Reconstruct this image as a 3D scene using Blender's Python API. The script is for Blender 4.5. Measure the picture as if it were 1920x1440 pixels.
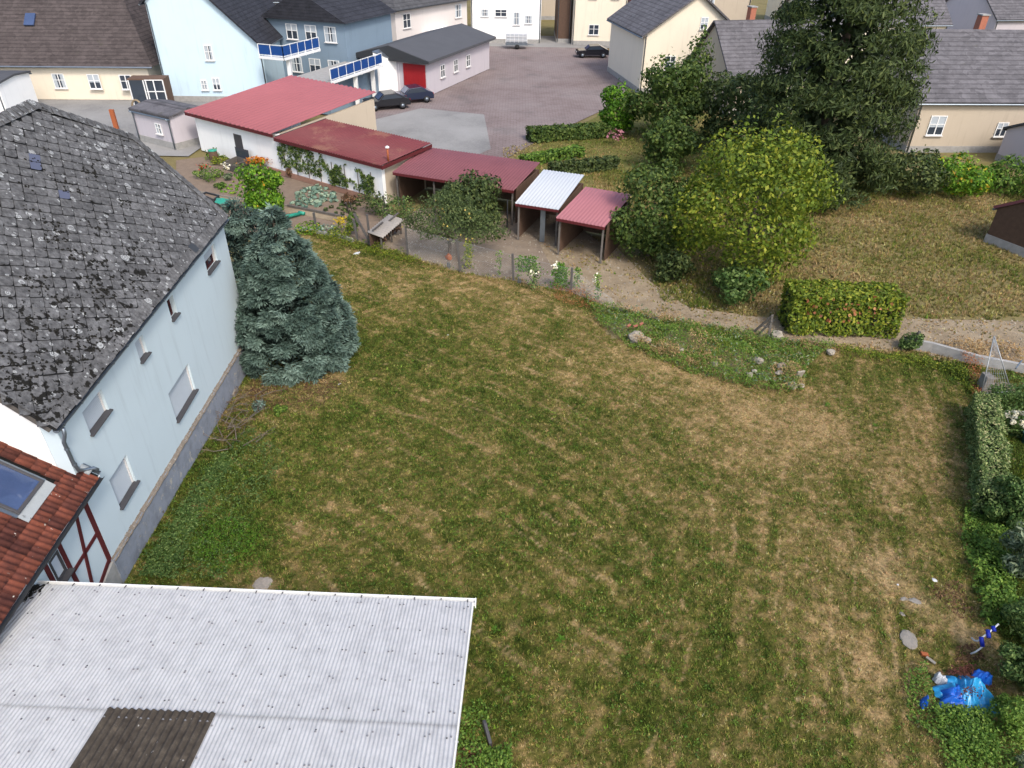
import bpy, bmesh, math, random
import numpy as np
from mathutils import Vector, Matrix
for o in list(bpy.data.objects): bpy.data.objects.remove(o, do_unlink=True)
S = bpy.context.scene
COL = S.collection
random.seed(7); RNG = np.random.default_rng(7)
rad = math.radians

# ------------------------------------------------------------------ camera, sky, sun, exposure
CAM = np.array([0.0, 0.0, 16.0]); FPX = 1333.3; PITCH = rad(34.0); ROLL = rad(1.0)
cam_d = bpy.data.cameras.new('camera'); cam = bpy.data.objects.new('camera', cam_d); COL.objects.link(cam)
cam_d.sensor_width = 36; cam_d.lens = 36 * FPX / 1920; cam_d.clip_end = 2000; cam_d.clip_start = .1
_U = Vector((0, math.sin(PITCH), math.cos(PITCH))); _F = Vector((0, math.cos(PITCH), -math.sin(PITCH))); _X = Vector((1, 0, 0))
_r = _X * math.cos(ROLL) + _U * math.sin(ROLL); _u = -_X * math.sin(ROLL) + _U * math.cos(ROLL)
cam.matrix_world = Matrix(((_r.x, _u.x, -_F.x, 0), (_r.y, _u.y, -_F.y, 0), (_r.z, _u.z, -_F.z, 16), (0, 0, 0, 1)))
S.camera = cam
SUN_EL = rad(48); SUN_DIR = Vector((.46, -.89, 0)).normalized()          # towards the sun, on the ground plan
w = bpy.data.worlds.new('World'); S.world = w; w.use_nodes = True
wn = w.node_tree; wn.nodes.clear()
sky = wn.nodes.new('ShaderNodeTexSky'); sky.sky_type = 'NISHITA'; sky.sun_disc = False
sky.sun_elevation = SUN_EL; sky.sun_rotation = math.atan2(SUN_DIR.x, SUN_DIR.y); sky.dust_density = 3.0; sky.air_density = 1.0
bg = wn.nodes.new('ShaderNodeBackground'); bg.inputs['Strength'].default_value = .15
wo = wn.nodes.new('ShaderNodeOutputWorld'); wn.links.new(sky.outputs[0], bg.inputs[0]); wn.links.new(bg.outputs[0], wo.inputs[0])
sl = bpy.data.lights.new('sun', 'SUN'); sl.energy = 1.2; sl.angle = rad(10); sl.color = (1, .955, .89)
sun = bpy.data.objects.new('sun', sl); COL.objects.link(sun)
sd = Vector((SUN_DIR.x * math.cos(SUN_EL), SUN_DIR.y * math.cos(SUN_EL), math.sin(SUN_EL)))
sun.rotation_euler = (-sd).to_track_quat('-Z', 'Y').to_euler(); sun.location = sd * 60
S.view_settings.view_transform = 'Standard'; S.view_settings.look = 'None'; S.view_settings.exposure = 1.0
S.view_settings.gamma = 1; S.view_settings.use_curve_mapping = False
S.render.engine = 'CYCLES'

# ------------------------------------------------------------------ survey helpers: where a line of sight meets a plane of the place
def ray(px, py):
    x = px - 960; u = 720 - py; c, s = math.cos(ROLL), math.sin(ROLL); x, u = c * x - s * u, s * x + c * u
    return np.array([x, FPX * math.cos(PITCH) + u * math.sin(PITCH), u * math.cos(PITCH) - FPX * math.sin(PITCH)])
def gz(y):
    t = np.clip((np.asarray(y, float) - 12) / 13, 0, 1); return .7 * (1 - t * t * (3 - 2 * t))
def Zp(px, py, z): d = ray(px, py); return CAM + d * ((z - 16) / d[2])
def G(px, py):
    z = 0.0
    for _ in range(8): p = Zp(px, py, z); z = float(gz(p[1]))
    return p
def Yp(px, py, Y): d = ray(px, py); return CAM + d * (Y / d[1])
def proj(P):
    P = np.asarray(P, float) - CAM; c, s = math.cos(ROLL), math.sin(ROLL)
    x = P[..., 0]; u = P[..., 1] * math.sin(PITCH) + P[..., 2] * math.cos(PITCH); f = P[..., 1] * math.cos(PITCH) - P[..., 2] * math.sin(PITCH)
    x = x * FPX / f; u = u * FPX / f
    return 960 + c * x + s * u, 720 - (-s * x + c * u)
AZ = rad(-2.5)
E3 = np.array([math.sin(AZ), math.cos(AZ), 0]); N3 = np.array([math.cos(AZ), -math.sin(AZ), 0]); O3 = np.array([-10.4, 13, 0]); Z3 = np.array([0, 0, 1.0])
def HW(s, z, off=0): return O3 + E3 * s + N3 * off + Z3 * z               # a point on the house wall: along, up, out

# ------------------------------------------------------------------ numpy noise
def _h(ix, iy, iz, seed):
    n = (ix * 374761393 + iy * 668265263 + iz * 1274126177 + seed * 974634551) & 0xffffffff
    n = ((n ^ (n >> 13)) * 1274126177) & 0xffffffff
    return ((n ^ (n >> 16)) & 0xffff) / 65535.0
def vn(p, seed=0):
    p = np.asarray(p, float)
    if p.shape[-1] == 2: p = np.concatenate([p, np.zeros(p.shape[:-1] + (1,))], -1)
    i = np.floor(p).astype(np.int64); f = p - i; f = f * f * (3 - 2 * f); r = 0
    for dx in (0, 1):
        for dy in (0, 1):
            for dz in (0, 1):
                wgt = (f[..., 0] if dx else 1 - f[..., 0]) * (f[..., 1] if dy else 1 - f[..., 1]) * (f[..., 2] if dz else 1 - f[..., 2])
                r = r + wgt * _h(i[..., 0] + dx, i[..., 1] + dy, i[..., 2] + dz, seed)
    return r
def fbm(p, seed=0, oct=4):
    p = np.asarray(p, float); r = 0; a = .5; t = 0
    for k in range(oct): r = r + a * vn(p * 2 ** k + k * 17.3, seed + k); t += a; a *= .5
    return r / t
def sst(a, b, x): t = np.clip((x - a) / (b - a), 0, 1); return t * t * (3 - 2 * t)

# ------------------------------------------------------------------ objects
ORG = {}
def V(p): return Vector([float(c) for c in p])
def thing(name, p, label, cat, group=None, kind=None):
    o = bpy.data.objects.new(name, None); COL.objects.link(o); o.location = V(p); o.empty_display_size = .2
    ORG[o.name] = V(p); tag(o, label, cat, group, kind); return o
def tag(o, label=None, cat=None, group=None, kind=None):
    if label: o['label'] = label
    if cat: o['category'] = cat
    if group: o['group'] = group
    if kind: o['kind'] = kind
    return o
def org(parent): return ORG[parent.name] if parent else Vector((0, 0, 0))
def link(name, me, parent=None, m=None, smooth=False):
    if m is not None and not me.materials:
        for k in (m if isinstance(m, (list, tuple)) else [m]): me.materials.append(k)
    if smooth: me.polygons.foreach_set('use_smooth', [True] * len(me.polygons))
    o = bpy.data.objects.new(name, me); COL.objects.link(o)
    if parent: o.parent = parent
    ORG[o.name] = org(parent); return o
def piece(name, me, parent, M):                                            # a shared-mesh piece placed by a world matrix
    o = bpy.data.objects.new(name, me); COL.objects.link(o); o.parent = parent
    M = M.copy(); M.translation = M.translation - org(parent); o.matrix_local = M; return o
def npmesh(name, v, f, attrs=None, k=4):
    me = bpy.data.meshes.new(name); n = len(f)
    v = np.asarray(v, np.float32); f = np.asarray(f, np.int32)
    me.vertices.add(len(v)); me.vertices.foreach_set('co', v.ravel())
    me.loops.add(n * k); me.loops.foreach_set('vertex_index', f.ravel())
    me.polygons.add(n); me.polygons.foreach_set('loop_start', np.arange(0, n * k, k, dtype=np.int32))
    me.polygons.foreach_set('loop_total', np.full(n, k, np.int32)) if False else None
    for a, (typ, dat) in (attrs or {}).items():
        at = me.attributes.new(a, typ, 'POINT'); at.data.foreach_set('value' if typ == 'FLOAT' else 'color', np.asarray(dat, np.float32).ravel())
    me.update(calc_edges=True); me.validate(); return me
def npobj(name, v, f, m, parent=None, attrs=None, k=4, smooth=False):
    v = np.asarray(v, float) - np.array(org(parent)); return link(name, npmesh(name, v, f, attrs, k), parent, m, smooth)

class MB:
    def __init__(s): s.v = []; s.f = []
    def add(s, vs, fs):
        b = len(s.v); s.v += [tuple(map(float, p)) for p in vs]; s.f += [tuple(b + i for i in q) for q in fs]; return s
    def obox(s, c, sx, sy, sz, ax=(1, 0, 0), ay=(0, 1, 0), az=(0, 0, 1)):
        c, ax, ay, az = [np.asarray(q, float) for q in (c, ax, ay, az)]
        P = [c + ax * (i * sx / 2) + ay * (j * sy / 2) + az * (k * sz / 2) for k in (-1, 1) for j in (-1, 1) for i in (-1, 1)]
        return s.add(P, [(0, 2, 3, 1), (4, 5, 7, 6), (0, 1, 5, 4), (2, 6, 7, 3), (0, 4, 6, 2), (1, 3, 7, 5)])
    def beam(s, p, q, wd, ht, up=(0, 0, 1)):
        p, q, up = [np.asarray(t, float) for t in (p, q, up)]; d = q - p; L = np.linalg.norm(d); d = d / L
        if abs(np.dot(d, up)) > .98: up = np.array([0, 1.0, 0])
        sd_ = np.cross(d, up); sd_ /= np.linalg.norm(sd_); u2 = np.cross(sd_, d)
        return s.obox((p + q) / 2, L, wd, ht, d, sd_, u2)
    def tube(s, pts, r, n=6, cap=True):
        pts = [np.asarray(p, float) for p in pts]; rs = r if hasattr(r, '__len__') else [r] * len(pts); R = []
        for i, p in enumerate(pts):
            d = pts[min(i + 1, len(pts) - 1)] - pts[max(i - 1, 0)]; d = d / (np.linalg.norm(d) + 1e-9)
            a = (np.cross(d, [0, 0, 1.0]) if abs(d[2]) < .95 else np.cross(d, [0, 1.0, 0])) if i == 0 else a - d * np.dot(a, d); a = a / np.linalg.norm(a); b = np.cross(d, a)
            R.append([p + (a * math.cos(t) + b * math.sin(t)) * rs[i] for t in [2 * math.pi * k / n for k in range(n)]])
        b0 = len(s.v); s.v += [tuple(map(float, q)) for ring in R for q in ring]
        for i in range(len(R) - 1):
            for k in range(n): s.f.append((b0 + i * n + k, b0 + i * n + (k + 1) % n, b0 + (i + 1) * n + (k + 1) % n, b0 + (i + 1) * n + k))
        if cap: s.f.append(tuple(b0 + k for k in range(n))[::-1]); s.f.append(tuple(b0 + (len(R) - 1) * n + k for k in range(n)))
        return s
    def prism(s, poly, vec):
        poly = [np.asarray(p, float) for p in poly]; vec = np.asarray(vec, float); n = len(poly)
        return s.add(poly + [p + vec for p in poly], [tuple(range(n))[::-1], tuple(range(n, 2 * n))] + [(i, (i + 1) % n, n + (i + 1) % n, n + i) for i in range(n)])
    def sheet(s, poly): return s.add(poly, [tuple(range(len(poly)))])
    def lathe(s, c, prof, n=16):
        c = np.asarray(c, float); b0 = len(s.v)
        for r, z in prof: s.v += [tuple(map(float, c + np.array([r * math.cos(t), r * math.sin(t), z]))) for t in [2 * math.pi * k / n for k in range(n)]]
        for i in range(len(prof) - 1):
            for k in range(n): s.f.append((b0 + i * n + k, b0 + i * n + (k + 1) % n, b0 + (i + 1) * n + (k + 1) % n, b0 + (i + 1) * n + k))
        return s
    def build(s, name, m, parent=None, smooth=False, bevel=0, norm=True):
        me = bpy.data.meshes.new(name); o = np.array(org(parent)); me.from_pydata([tuple(np.array(v) - o) for v in s.v], [], s.f)
        if norm:
            bm = bmesh.new(); bm.from_mesh(me); bmesh.ops.recalc_face_normals(bm, faces=bm.faces); bm.to_mesh(me); bm.free()
        me.update(); ob = link(name, me, parent, m, smooth)
        if bevel: b = ob.modifiers.new('bevel', 'BEVEL'); b.width = bevel; b.segments = 2; b.limit_method = 'ANGLE'
        return ob
def put(mb, name, m, label, cat, group=None, kind=None, **k):              # a thing that is one mesh
    c = np.mean(np.array(mb.v), 0); c[2] = min(v[2] for v in mb.v)
    mb.v = [tuple(np.array(v) - c) for v in mb.v]
    o = mb.build(name, m, None, **k); o.location = V(c); ORG[o.name] = V(c); return tag(o, label, cat, group, kind)

# ------------------------------------------------------------------ materials
def sc(k, *c): return tuple(x * k for x in lin(*c))
def lin(*c): return tuple(((x / 255) / 12.92 if x / 255 <= .04045 else ((x / 255 + .055) / 1.055) ** 2.4) for x in c)
class NT:
    def __init__(s, name):
        s.m = bpy.data.materials.new(name); s.m.use_nodes = True; s.t = s.m.node_tree; s.b = s.t.nodes['Principled BSDF']
        s.pos = s.t.nodes.new('ShaderNodeNewGeometry'); s.P = s.pos.outputs['Position']
    def new(s, ty, ins=None, **pr):
        n = s.t.nodes.new(ty)
        for k, v in pr.items(): setattr(n, k, v)
        for k, v in (ins or {}).items(): s.set(n.inputs[k], v)
        return n
    def set(s, i, v):
        if hasattr(v, 'is_output'): s.t.links.new(v, i)
        elif isinstance(v, tuple) and len(v) == 3 and i.type == 'RGBA': i.default_value = (*v, 1)
        else: i.default_value = v
    def noise(s, sc, det=4, rough=.55, vec=None, dist=0): return s.new('ShaderNodeTexNoise', {'Vector': vec or s.P, 'Scale': sc, 'Detail': det, 'Roughness': rough, 'Distortion': dist}).outputs[0]
    def math(s, op, a, b=0.0, c=0.0, clamp=False):
        n = s.new('ShaderNodeMath', operation=op, use_clamp=clamp); s.set(n.inputs[0], a); s.set(n.inputs[1], b); s.set(n.inputs[2], c); return n.outputs[0]
    def ramp(s, f, *st):
        n = s.new('ShaderNodeValToRGB', {'Fac': f}); e = n.color_ramp.elements
        while len(e) < len(st): e.new(.5)
        for q, (p, c) in zip(e, st): q.position = p; q.color = (*c, 1) if hasattr(c, '__len__') else (c, c, c, 1)
        return n.outputs[0]
    def mix(s, f, a, b, mode='MIX'):
        n = s.new('ShaderNodeMix', data_type='RGBA', blend_type=mode); s.set(n.inputs[0], f); s.set(n.inputs[6], a); s.set(n.inputs[7], b); return n.outputs[2]
    def sm(s, x, a, b): return s.new('ShaderNodeMapRange', {0: x, 1: a, 2: b, 3: 0.0, 4: 1.0}, interpolation_type='SMOOTHSTEP').outputs[0]
    def dot(s, v, off=(0, 0, 0)):
        a = s.new('ShaderNodeVectorMath', operation='SUBTRACT'); s.set(a.inputs[0], s.P); a.inputs[1].default_value = tuple(map(float, off))
        d = s.new('ShaderNodeVectorMath', operation='DOT_PRODUCT'); s.set(d.inputs[0], a.outputs[0]); d.inputs[1].default_value = tuple(map(float, v)); return d.outputs['Value']
    def rnd(s):                                                            # one random number for each piece
        a = s.new('ShaderNodeObjectInfo').outputs['Random']; return s.math('FRACT', s.math('ADD', a, s.pos.outputs['Random Per Island']))
    def attr(s, n): return s.new('ShaderNodeAttribute', attribute_name=n)
    def bump(s, h, st=.3, d=.02): s.set(s.b.inputs['Normal'], s.new('ShaderNodeBump', {'Height': h, 'Strength': st, 'Distance': d}).outputs[0])
    def out(s, col, rough=.8, metal=0, spec=.3):
        s.set(s.b.inputs['Base Color'], col); s.set(s.b.inputs['Roughness'], rough); s.b.inputs['Metallic'].default_value = metal; s.b.inputs['Specular IOR Level'].default_value = spec; return s.m
def plain(name, c, var=.25, sc=2.5, rough=.8, bump=.15, fine=30, metal=0, piece=0, dirt=None, spec=.3):
    n = NT(name); f = n.noise(sc, 5, .6); g = n.noise(fine, 4, .6)
    k = n.math('ADD', n.math('MULTIPLY', n.math('SUBTRACT', f, .5), var * 2), n.math('MULTIPLY', n.math('SUBTRACT', g, .5), var))
    if piece: k = n.math('ADD', k, n.math('MULTIPLY', n.math('SUBTRACT', n.rnd(), .5), piece))
    k = n.math('ADD', k, 1.0)
    col = n.new('ShaderNodeVectorMath', {0: c}, operation='SCALE'); n.set(col.inputs['Scale'], k); col = col.outputs[0]
    if dirt: col = n.mix(n.sm(n.noise(dirt[1], 6, .7), dirt[2], dirt[2] + .15), col, dirt[0])
    if bump: n.bump(g, bump)
    return n.out(col, rough, metal, spec)
def leaf(name, *st, rough=.6, spec=.25, trans=.25):                        # foliage coloured by each leaf's own tint
    n = NT(name); t = n.attr('tint').outputs['Fac']; c = n.ramp(t, *st); c = n.mix(.5, c, n.mix(n.noise(1.3, 3), n.mix(1.0, c, (.55, .6, .5), 'MULTIPLY'), n.mix(1.0, c, (1.5, 1.4, 1.4), 'MULTIPLY')))
    n.out(c, rough, 0, spec); tr = n.new('ShaderNodeBsdfTranslucent', {'Color': c}); mx = n.new('ShaderNodeMixShader', {0: trans})
    o = n.t.nodes['Material Output']; n.t.links.new(n.b.outputs[0], mx.inputs[1]); n.t.links.new(tr.outputs[0], mx.inputs[2]); n.t.links.new(mx.outputs[0], o.inputs[0]); return n.m

# ------------------------------------------------------------------ foliage builders
def unit(a): return a / (np.linalg.norm(a, axis=-1, keepdims=True) + 1e-9)
def leaves(pts, nrm, size, asp=.55, droop=0.0, rng=RNG, fold=.25):
    """one folded four-cornered leaf at every point; returns vertices, quads-as-triangles"""
    n = len(pts); nrm = unit(nrm + rng.normal(0, .55, (n, 3))); t = unit(np.cross(nrm, rng.normal(0, 1, (n, 3)))); t[:, 2] -= droop; t = unit(t); b = unit(np.cross(nrm, t)); nn = np.cross(t, b)
    s = (size * rng.uniform(.6, 1.35, n))[:, None]
    v = np.stack([pts - t * s * .5, pts + b * s * asp * .5 + nn * s * fold * .3, pts + t * s * .6, pts - b * s * asp * .5 + nn * s * fold * .3], 1)
    i = np.arange(n)[:, None] * 4; f = np.concatenate([i + np.array([0, 1, 2]), i + np.array([0, 2, 3])], 0)
    return v.reshape(-1, 3), f
def foliage(name, pts, nrm, size, m, parent=None, tint=None, asp=.55, droop=0.0, fold=.25):
    v, f = leaves(pts, nrm, size, asp, droop, fold=fold)
    if tint is None: tint = RNG.uniform(0, 1, len(pts))
    return npobj(name, v, f, m, parent, {'tint': ('FLOAT', np.repeat(np.clip(tint, 0, 1), 4))}, 3)
def blob_pts(blobs, n, lo=.55, hi=1.08, rng=RNG, rough=.42, seed=1):
    """points in the outer shell of a union of ellipsoids (cx,cy,cz,rx,ry,rz), ragged by noise"""
    B = np.array(blobs, float); wv = (B[:, 3] * B[:, 4] + B[:, 4] * B[:, 5] + B[:, 3] * B[:, 5]); k = rng.choice(len(B), n, p=wv / wv.sum())
    d = unit(rng.normal(0, 1, (n, 3))); r = rng.uniform(lo ** 2, hi ** 2, n) ** .5
    c = B[k, :3]; R = B[k, 3:]; p = c + d * R * r[:, None]
    p = c + (p - c) * (1 + rough * ((fbm(p * 1.6, seed, 3) - .5) * 2 + (fbm(p * 4.5, seed + 7, 2) - .5) * 1.3))[:, None]
    ins = np.zeros(n, bool)
    for j in range(len(B)): ins |= (k != j) & ((((p - B[j, :3]) / (B[j, 3:] * .78)) ** 2).sum(1) < 1)
    ok = ~ins & (p[:, 2] > .03); nr = unit(d / R); return p[ok], nr[ok]
def crown_blobs(c, r, h, n, seed, flat=.8):
    g = np.random.default_rng(seed); out = [(c[0], c[1], c[2], r * .62, r * .62, h * .42)]
    for i in range(n):
        a = 2.399 * i + g.uniform(-.4, .4); zz = g.uniform(-.8, .85); q = math.sqrt(max(0, 1 - zz * zz)) * g.uniform(.5, .75); rr = r * g.uniform(.26, .42)
        out.append((c[0] + math.cos(a) * q * r, c[1] + math.sin(a) * q * r, c[2] + zz * h * .36, rr, rr, rr * flat))
    return out
def trunk(parent, base, top, r, m, limbs=4, seed=0):
    g = np.random.default_rng(seed); base = np.array(base, float); top = np.array(top, float); mb = MB(); pts = [base + (top - base) * t + (g.normal(0, .05, 3) if 0 < t < 1 else 0) for t in (0, .3, .6, 1)]
    mb.tube([pts[0] + np.array([0, 0, -.1])] + pts, [r * 1.4, r, r * .85, r * .65, r * .3], 8)
    for k in range(limbs):
        a = g.uniform(0, 6.28); st = base + (top - base) * g.uniform(.35, .8); L = np.linalg.norm(top - base) * g.uniform(.35, .55)
        mb.tube([st, st + np.array([math.cos(a) * L * .5, math.sin(a) * L * .5, L * .35]), st + np.array([math.cos(a) * L, math.sin(a) * L, L * .6])], [r * .5, r * .35, r * .12], 6)
    return mb.build('trunk', m, parent, True)
def shrub(name, label, cat, base, r, h, m, n, size, group=None, seed=1, nb=8, stem=None, lift=0.0, asp=.55, tint=None):
    base = np.array(base, float); t = thing(name, base, label, cat, group); c = base + np.array([0, 0, lift + h / 2])
    p, q = blob_pts(crown_blobs(c, r, h, nb, seed), n, seed=seed)
    foliage('foliage', p, q, size, m, t, asp=asp, tint=None if tint is None else tint(p))
    if stem: trunk(t, base, c, stem, M['bark'], 3, seed)
    return t
def tuft_tris(P, nb, L, W, lean, rng=RNG):
    """nb grass blades (one triangle each) standing at every point"""
    n = len(P); b = np.repeat(P, nb, 0); k = len(b); a = rng.uniform(0, 6.283, k); Ls = np.repeat(L, nb) * rng.uniform(.6, 1.25, k); ln = rng.uniform(.25, 1.0, k) * lean
    b = b + np.stack([rng.normal(0, .018, k), rng.normal(0, .018, k), np.zeros(k)], 1)
    Wb = np.repeat(np.broadcast_to(W, (n,)), nb)[:, None]
    d = np.stack([np.cos(a) * ln, np.sin(a) * ln, np.sqrt(np.clip(1 - ln * ln, .05, 1))], 1); s = np.stack([-np.sin(a), np.cos(a), np.zeros(k)], 1) * Wb
    v = np.stack([b - s * .5, b + s * .5, b + d * Ls[:, None]], 1).reshape(-1, 3); return v, np.arange(3 * k).reshape(-1, 3)

# ------------------------------------------------------------------ the materials of the place
M = {}
M['bark'] = plain('bark', (.085, .065, .048), .4, 6, .9, .5)
M['zinc'] = plain('zinc', (.20, .23, .26), .25, 3, .42, .05, metal=.75)
M['white_metal'] = plain('white painted metal', (.72, .72, .70), .08, 4, .45, .05)
M['dark_metal'] = plain('dark metal', (.035, .037, .04), .2, 4, .5, .05)
M['concrete'] = plain('weathered concrete', (.30, .29, .27), .35, 3, .9, .4, 40)
M['old_wood'] = plain('weathered grey wood', (.10, .09, .08), .4, 5, .9, .5, 30, piece=.4)
M['brown_wood'] = plain('brown wood', (.10, .06, .04), .35, 5, .8, .4, 30, piece=.3)
M['post'] = plain('concrete fence post', (.085, .08, .075), .35, 4, .9, .4, 40)
M['glass'] = plain('window glass', (.035, .045, .06), .2, .6, .08, 0, spec=.6)
M['skyglass'] = plain('skylight glass', (.05, .075, .15), .35, 1.2, .06, 0, spec=.7)
M['black'] = plain('dark void', (.012, .012, .013), .2, 3, .7, 0)
M['plastic_white'] = plain('white plastic', (.52, .53, .53), .05, 3, .4, 0)
M['stone'] = plain('pale rubble stone', (.30, .265, .21), .35, 9, .9, .6, 30, piece=.35)
M['soil'] = plain('garden soil', (.19, .14, .10), .35, 2.0, .95, .8, 18)
M['brick_red'] = plain('red brick', (.32, .12, .075), .3, 8, .9, .3, 30, piece=.3)
M['coping'] = plain('terracotta coping', (.27, .15, .105), .3, 4, .9, .3)
M['slab'] = plain('stone slab', (.22, .20, .17), .3, 5, .9, .5, 30)
M['plinth'] = None

# light-blue rendered wall with fine grain, faint streaks and grime low down
def wall_mat(name, c, var=.06, grime=(.33, .33, .31), base=None):
    n = NT(name); f = n.noise(.8, 4); g = n.noise(60, 3); st = n.new('ShaderNodeMapping', {'Vector': n.P}); st.inputs['Scale'].default_value = (3, 3, .25)
    sk = n.noise(1.2, 5, .65, st.outputs[0]); col = n.mix(n.sm(sk, .52, .78), c, tuple(x * .86 for x in c)); col = n.mix(n.math('MULTIPLY', n.sm(f, .45, .7), .25), col, tuple(x * .9 for x in c))
    sp = n.sm(n.noise(9, 3, .5), .74, .78); col = n.mix(n.math('MULTIPLY', sp, .35), col, grime)
    n.bump(g, .25, .01); return n.out(col, .88, 0, .2)
M['wall_blue'] = wall_mat('pale blue render', sc(.80, 212, 226, 231))
M['wall_white'] = wall_mat('white render', lin(232, 232, 229))
M['wall_cream'] = wall_mat('cream render', sc(0.85, 236, 224, 202))
M['wall_pink'] = wall_mat('off white render', sc(0.85, 222, 214, 208))
M['wall_beige'] = wall_mat('beige render', sc(0.85, 192, 178, 158))
M['wall_lilac'] = wall_mat('grey white render', sc(0.8, 206, 198, 202))
M['wall_sky'] = sc and wall_mat('light blue render', sc(.88, 203, 224, 234))
M['wall_azure'] = wall_mat('mid blue render', sc(.72, 140, 160, 176))
M['shutter'] = plain('grey roller shutter', sc(.72, 190, 198, 204), .06, 3, .6, .05, 50)
M['sill'] = plain('slate grey sill', sc(.5, 96, 94, 96), .2, 5, .6, .1)
M['reveal'] = plain('window surround', lin(206, 202, 198), .08, 5, .7, .05)
M['maroon'] = plain('dark red brown timber', lin(84, 30, 32), .25, 6, .7, .3, 40, piece=.15)
M['maroon_frame'] = plain('dark brown window frame', lin(70, 34, 34), .2, 6, .6, .1)
def plinth_mat():
    n = NT('flaking grey plinth'); f = n.noise(1.5, 6, .7); g = n.noise(25, 5, .7); e = n.noise(3.3, 7, .75)
    col = n.ramp(f, (.3, lin(112, 116, 124)), (.55, lin(136, 141, 150)), (.75, lin(122, 124, 128)))
    col = n.mix(n.sm(e, .57, .64), col, lin(170, 164, 152)); col = n.mix(n.sm(n.noise(5, 6, .7), .63, .7), col, lin(100, 86, 76)); n.bump(n.math('ADD', g, n.math('MULTIPLY', e, -.8)), .5, .02); return n.out(col, .9)
M['plinth'] = plinth_mat()
M['ledge'] = plain('crumbling plinth ledge', lin(118, 108, 96), .4, 7, .95, .7, 25, dirt=(lin(172, 166, 154), 9, .55))

# old fibre-cement slates: grey, speckled, ring lichens, black moss growing from the eaves
pit = rad(47.7); RP0 = HW(0, 6.13, .13); RU = -N3 * math.cos(pit) + Z3 * math.sin(pit); RN = N3 * math.sin(pit) + Z3 * math.cos(pit)
def slate_mat(moss=True, name='lichened grey slate'):
    n = NT(name); g = n.noise(7, 7, .72); f = n.noise(28, 5, .7); b = n.noise(.9, 3, .5)
    col = n.ramp(g, (.30, (.034, .033, .033)), (.48, (.096, .095, .095)), (.64, (.155, .153, .153)), (.8, (.21, .21, .21)))
    k = n.math('ADD', n.math('MULTIPLY', n.math('SUBTRACT', n.rnd(), .5), .35), n.math('ADD', .62, n.math('MULTIPLY', b, .75)))
    sc = n.new('ShaderNodeVectorMath', {0: col}, operation='SCALE'); n.set(sc.inputs['Scale'], k); col = sc.outputs[0]
    col = n.mix(n.sm(f, .56, .72), col, (.03, .029, .028))
    wob = n.new('ShaderNodeVectorMath', {0: n.P, 1: n.new('ShaderNodeVectorMath', {0: n.new('ShaderNodeTexNoise', {'Vector': n.P, 'Scale': 9.0}).outputs[1], 1: (.09, .09, .09)}, operation='MULTIPLY').outputs[0]}, operation='ADD').outputs[0]
    for scl, thr in ((2.1, .58), (3.7, .62), (6.5, .6)):
        v = n.new('ShaderNodeTexVoronoi', {'Vector': wob, 'Scale': scl}); d = v.outputs['Distance']; sepc = n.new('ShaderNodeSeparateColor', {0: v.outputs['Color']}); on = n.sm(sepc.outputs[0], thr, thr + .02)
        rr = n.math('MULTIPLY_ADD', sepc.outputs[1], .16, .13); q = n.math('DIVIDE', d, rr)
        ring = n.math('SUBTRACT', 1.0, n.sm(n.math('ABSOLUTE', n.math('SUBTRACT', q, .85)), .05, .2)); r2 = n.math('SUBTRACT', 1.0, n.sm(n.math('ABSOLUTE', n.math('SUBTRACT', q, .38)), .05, .2))
        a = n.math('MULTIPLY', n.math('MULTIPLY', n.math('MAXIMUM', ring, r2), on), n.sm(n.noise(8, 3, .6), .34, .50)); col = n.mix(n.math('MULTIPLY', a, .9), col, (.38, .39, .38))
        inn = n.math('MULTIPLY', n.math('MULTIPLY', n.math('SUBTRACT', 1.0, n.sm(q, .7, .95)), on), .22); col = n.mix(inn, col, (.36, .36, .36))
    col = n.mix(n.math('MULTIPLY', n.sm(n.noise(5, 6, .7), .62, .72), .25), col, (.27, .27, .265))
    h = f
    if moss:
        u = n.dot(RU, RP0); s = n.dot(E3, RP0)
        low = n.math('MULTIPLY', n.math('SUBTRACT', 1.0, n.sm(u, .8, 4.6)), n.math('SUBTRACT', 1.0, n.sm(s, 5.0, 11.0))); low = n.math('ADD', low, n.math('MULTIPLY', n.sm(n.noise(.55, 2), .5, .7), .35))
        mo = n.noise(4.2, 5, .6, dist=.2); m_ = n.sm(n.math('ADD', mo, n.math('MULTIPLY', low, .12)), .685, .712); col = n.mix(m_, col, (.011, .010, .008)); h = n.math('ADD', h, n.math('MULTIPLY', m_, 1.6))
    n.bump(h, .5, .02); return n.out(col, .9, 0, .2)
M['slate'] = slate_mat()
M['ridge_slate'] = slate_mat(False, 'ridge slate')
M['slate_new'] = plain('new blue grey slate', lin(82, 86, 104), .08, 5, .6, .05)
M['deck'] = plain('roof underlay', (.012, .012, .012), .2, 3, .95, 0)
def tile_mat():
    n = NT('red clay tile'); g = n.noise(5, 6, .7); k = n.rnd()
    col = n.ramp(n.math('ADD', n.math('MULTIPLY', g, .7), n.math('MULTIPLY', k, .3)), (.3, sc(.6, 78, 42, 36)), (.5, sc(.55, 118, 68, 56)), (.68, sc(.55, 150, 84, 64)), (.85, sc(.6, 186, 108, 76)))
    col = n.mix(n.sm(n.noise(4, 6, .7), .55, .68), col, lin(70, 40, 36)); col = n.mix(n.sm(n.noise(9, 5, .65), .66, .70), col, lin(190, 182, 170)); n.bump(n.noise(40, 4), .35, .01); return n.out(col, .85, 0, .25)
M['tile'] = tile_mat()
M['verge'] = plain('grey verge tile', lin(150, 154, 154), .2, 5, .6, .15, dirt=(lin(86, 88, 86), 8, .58))
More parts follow.
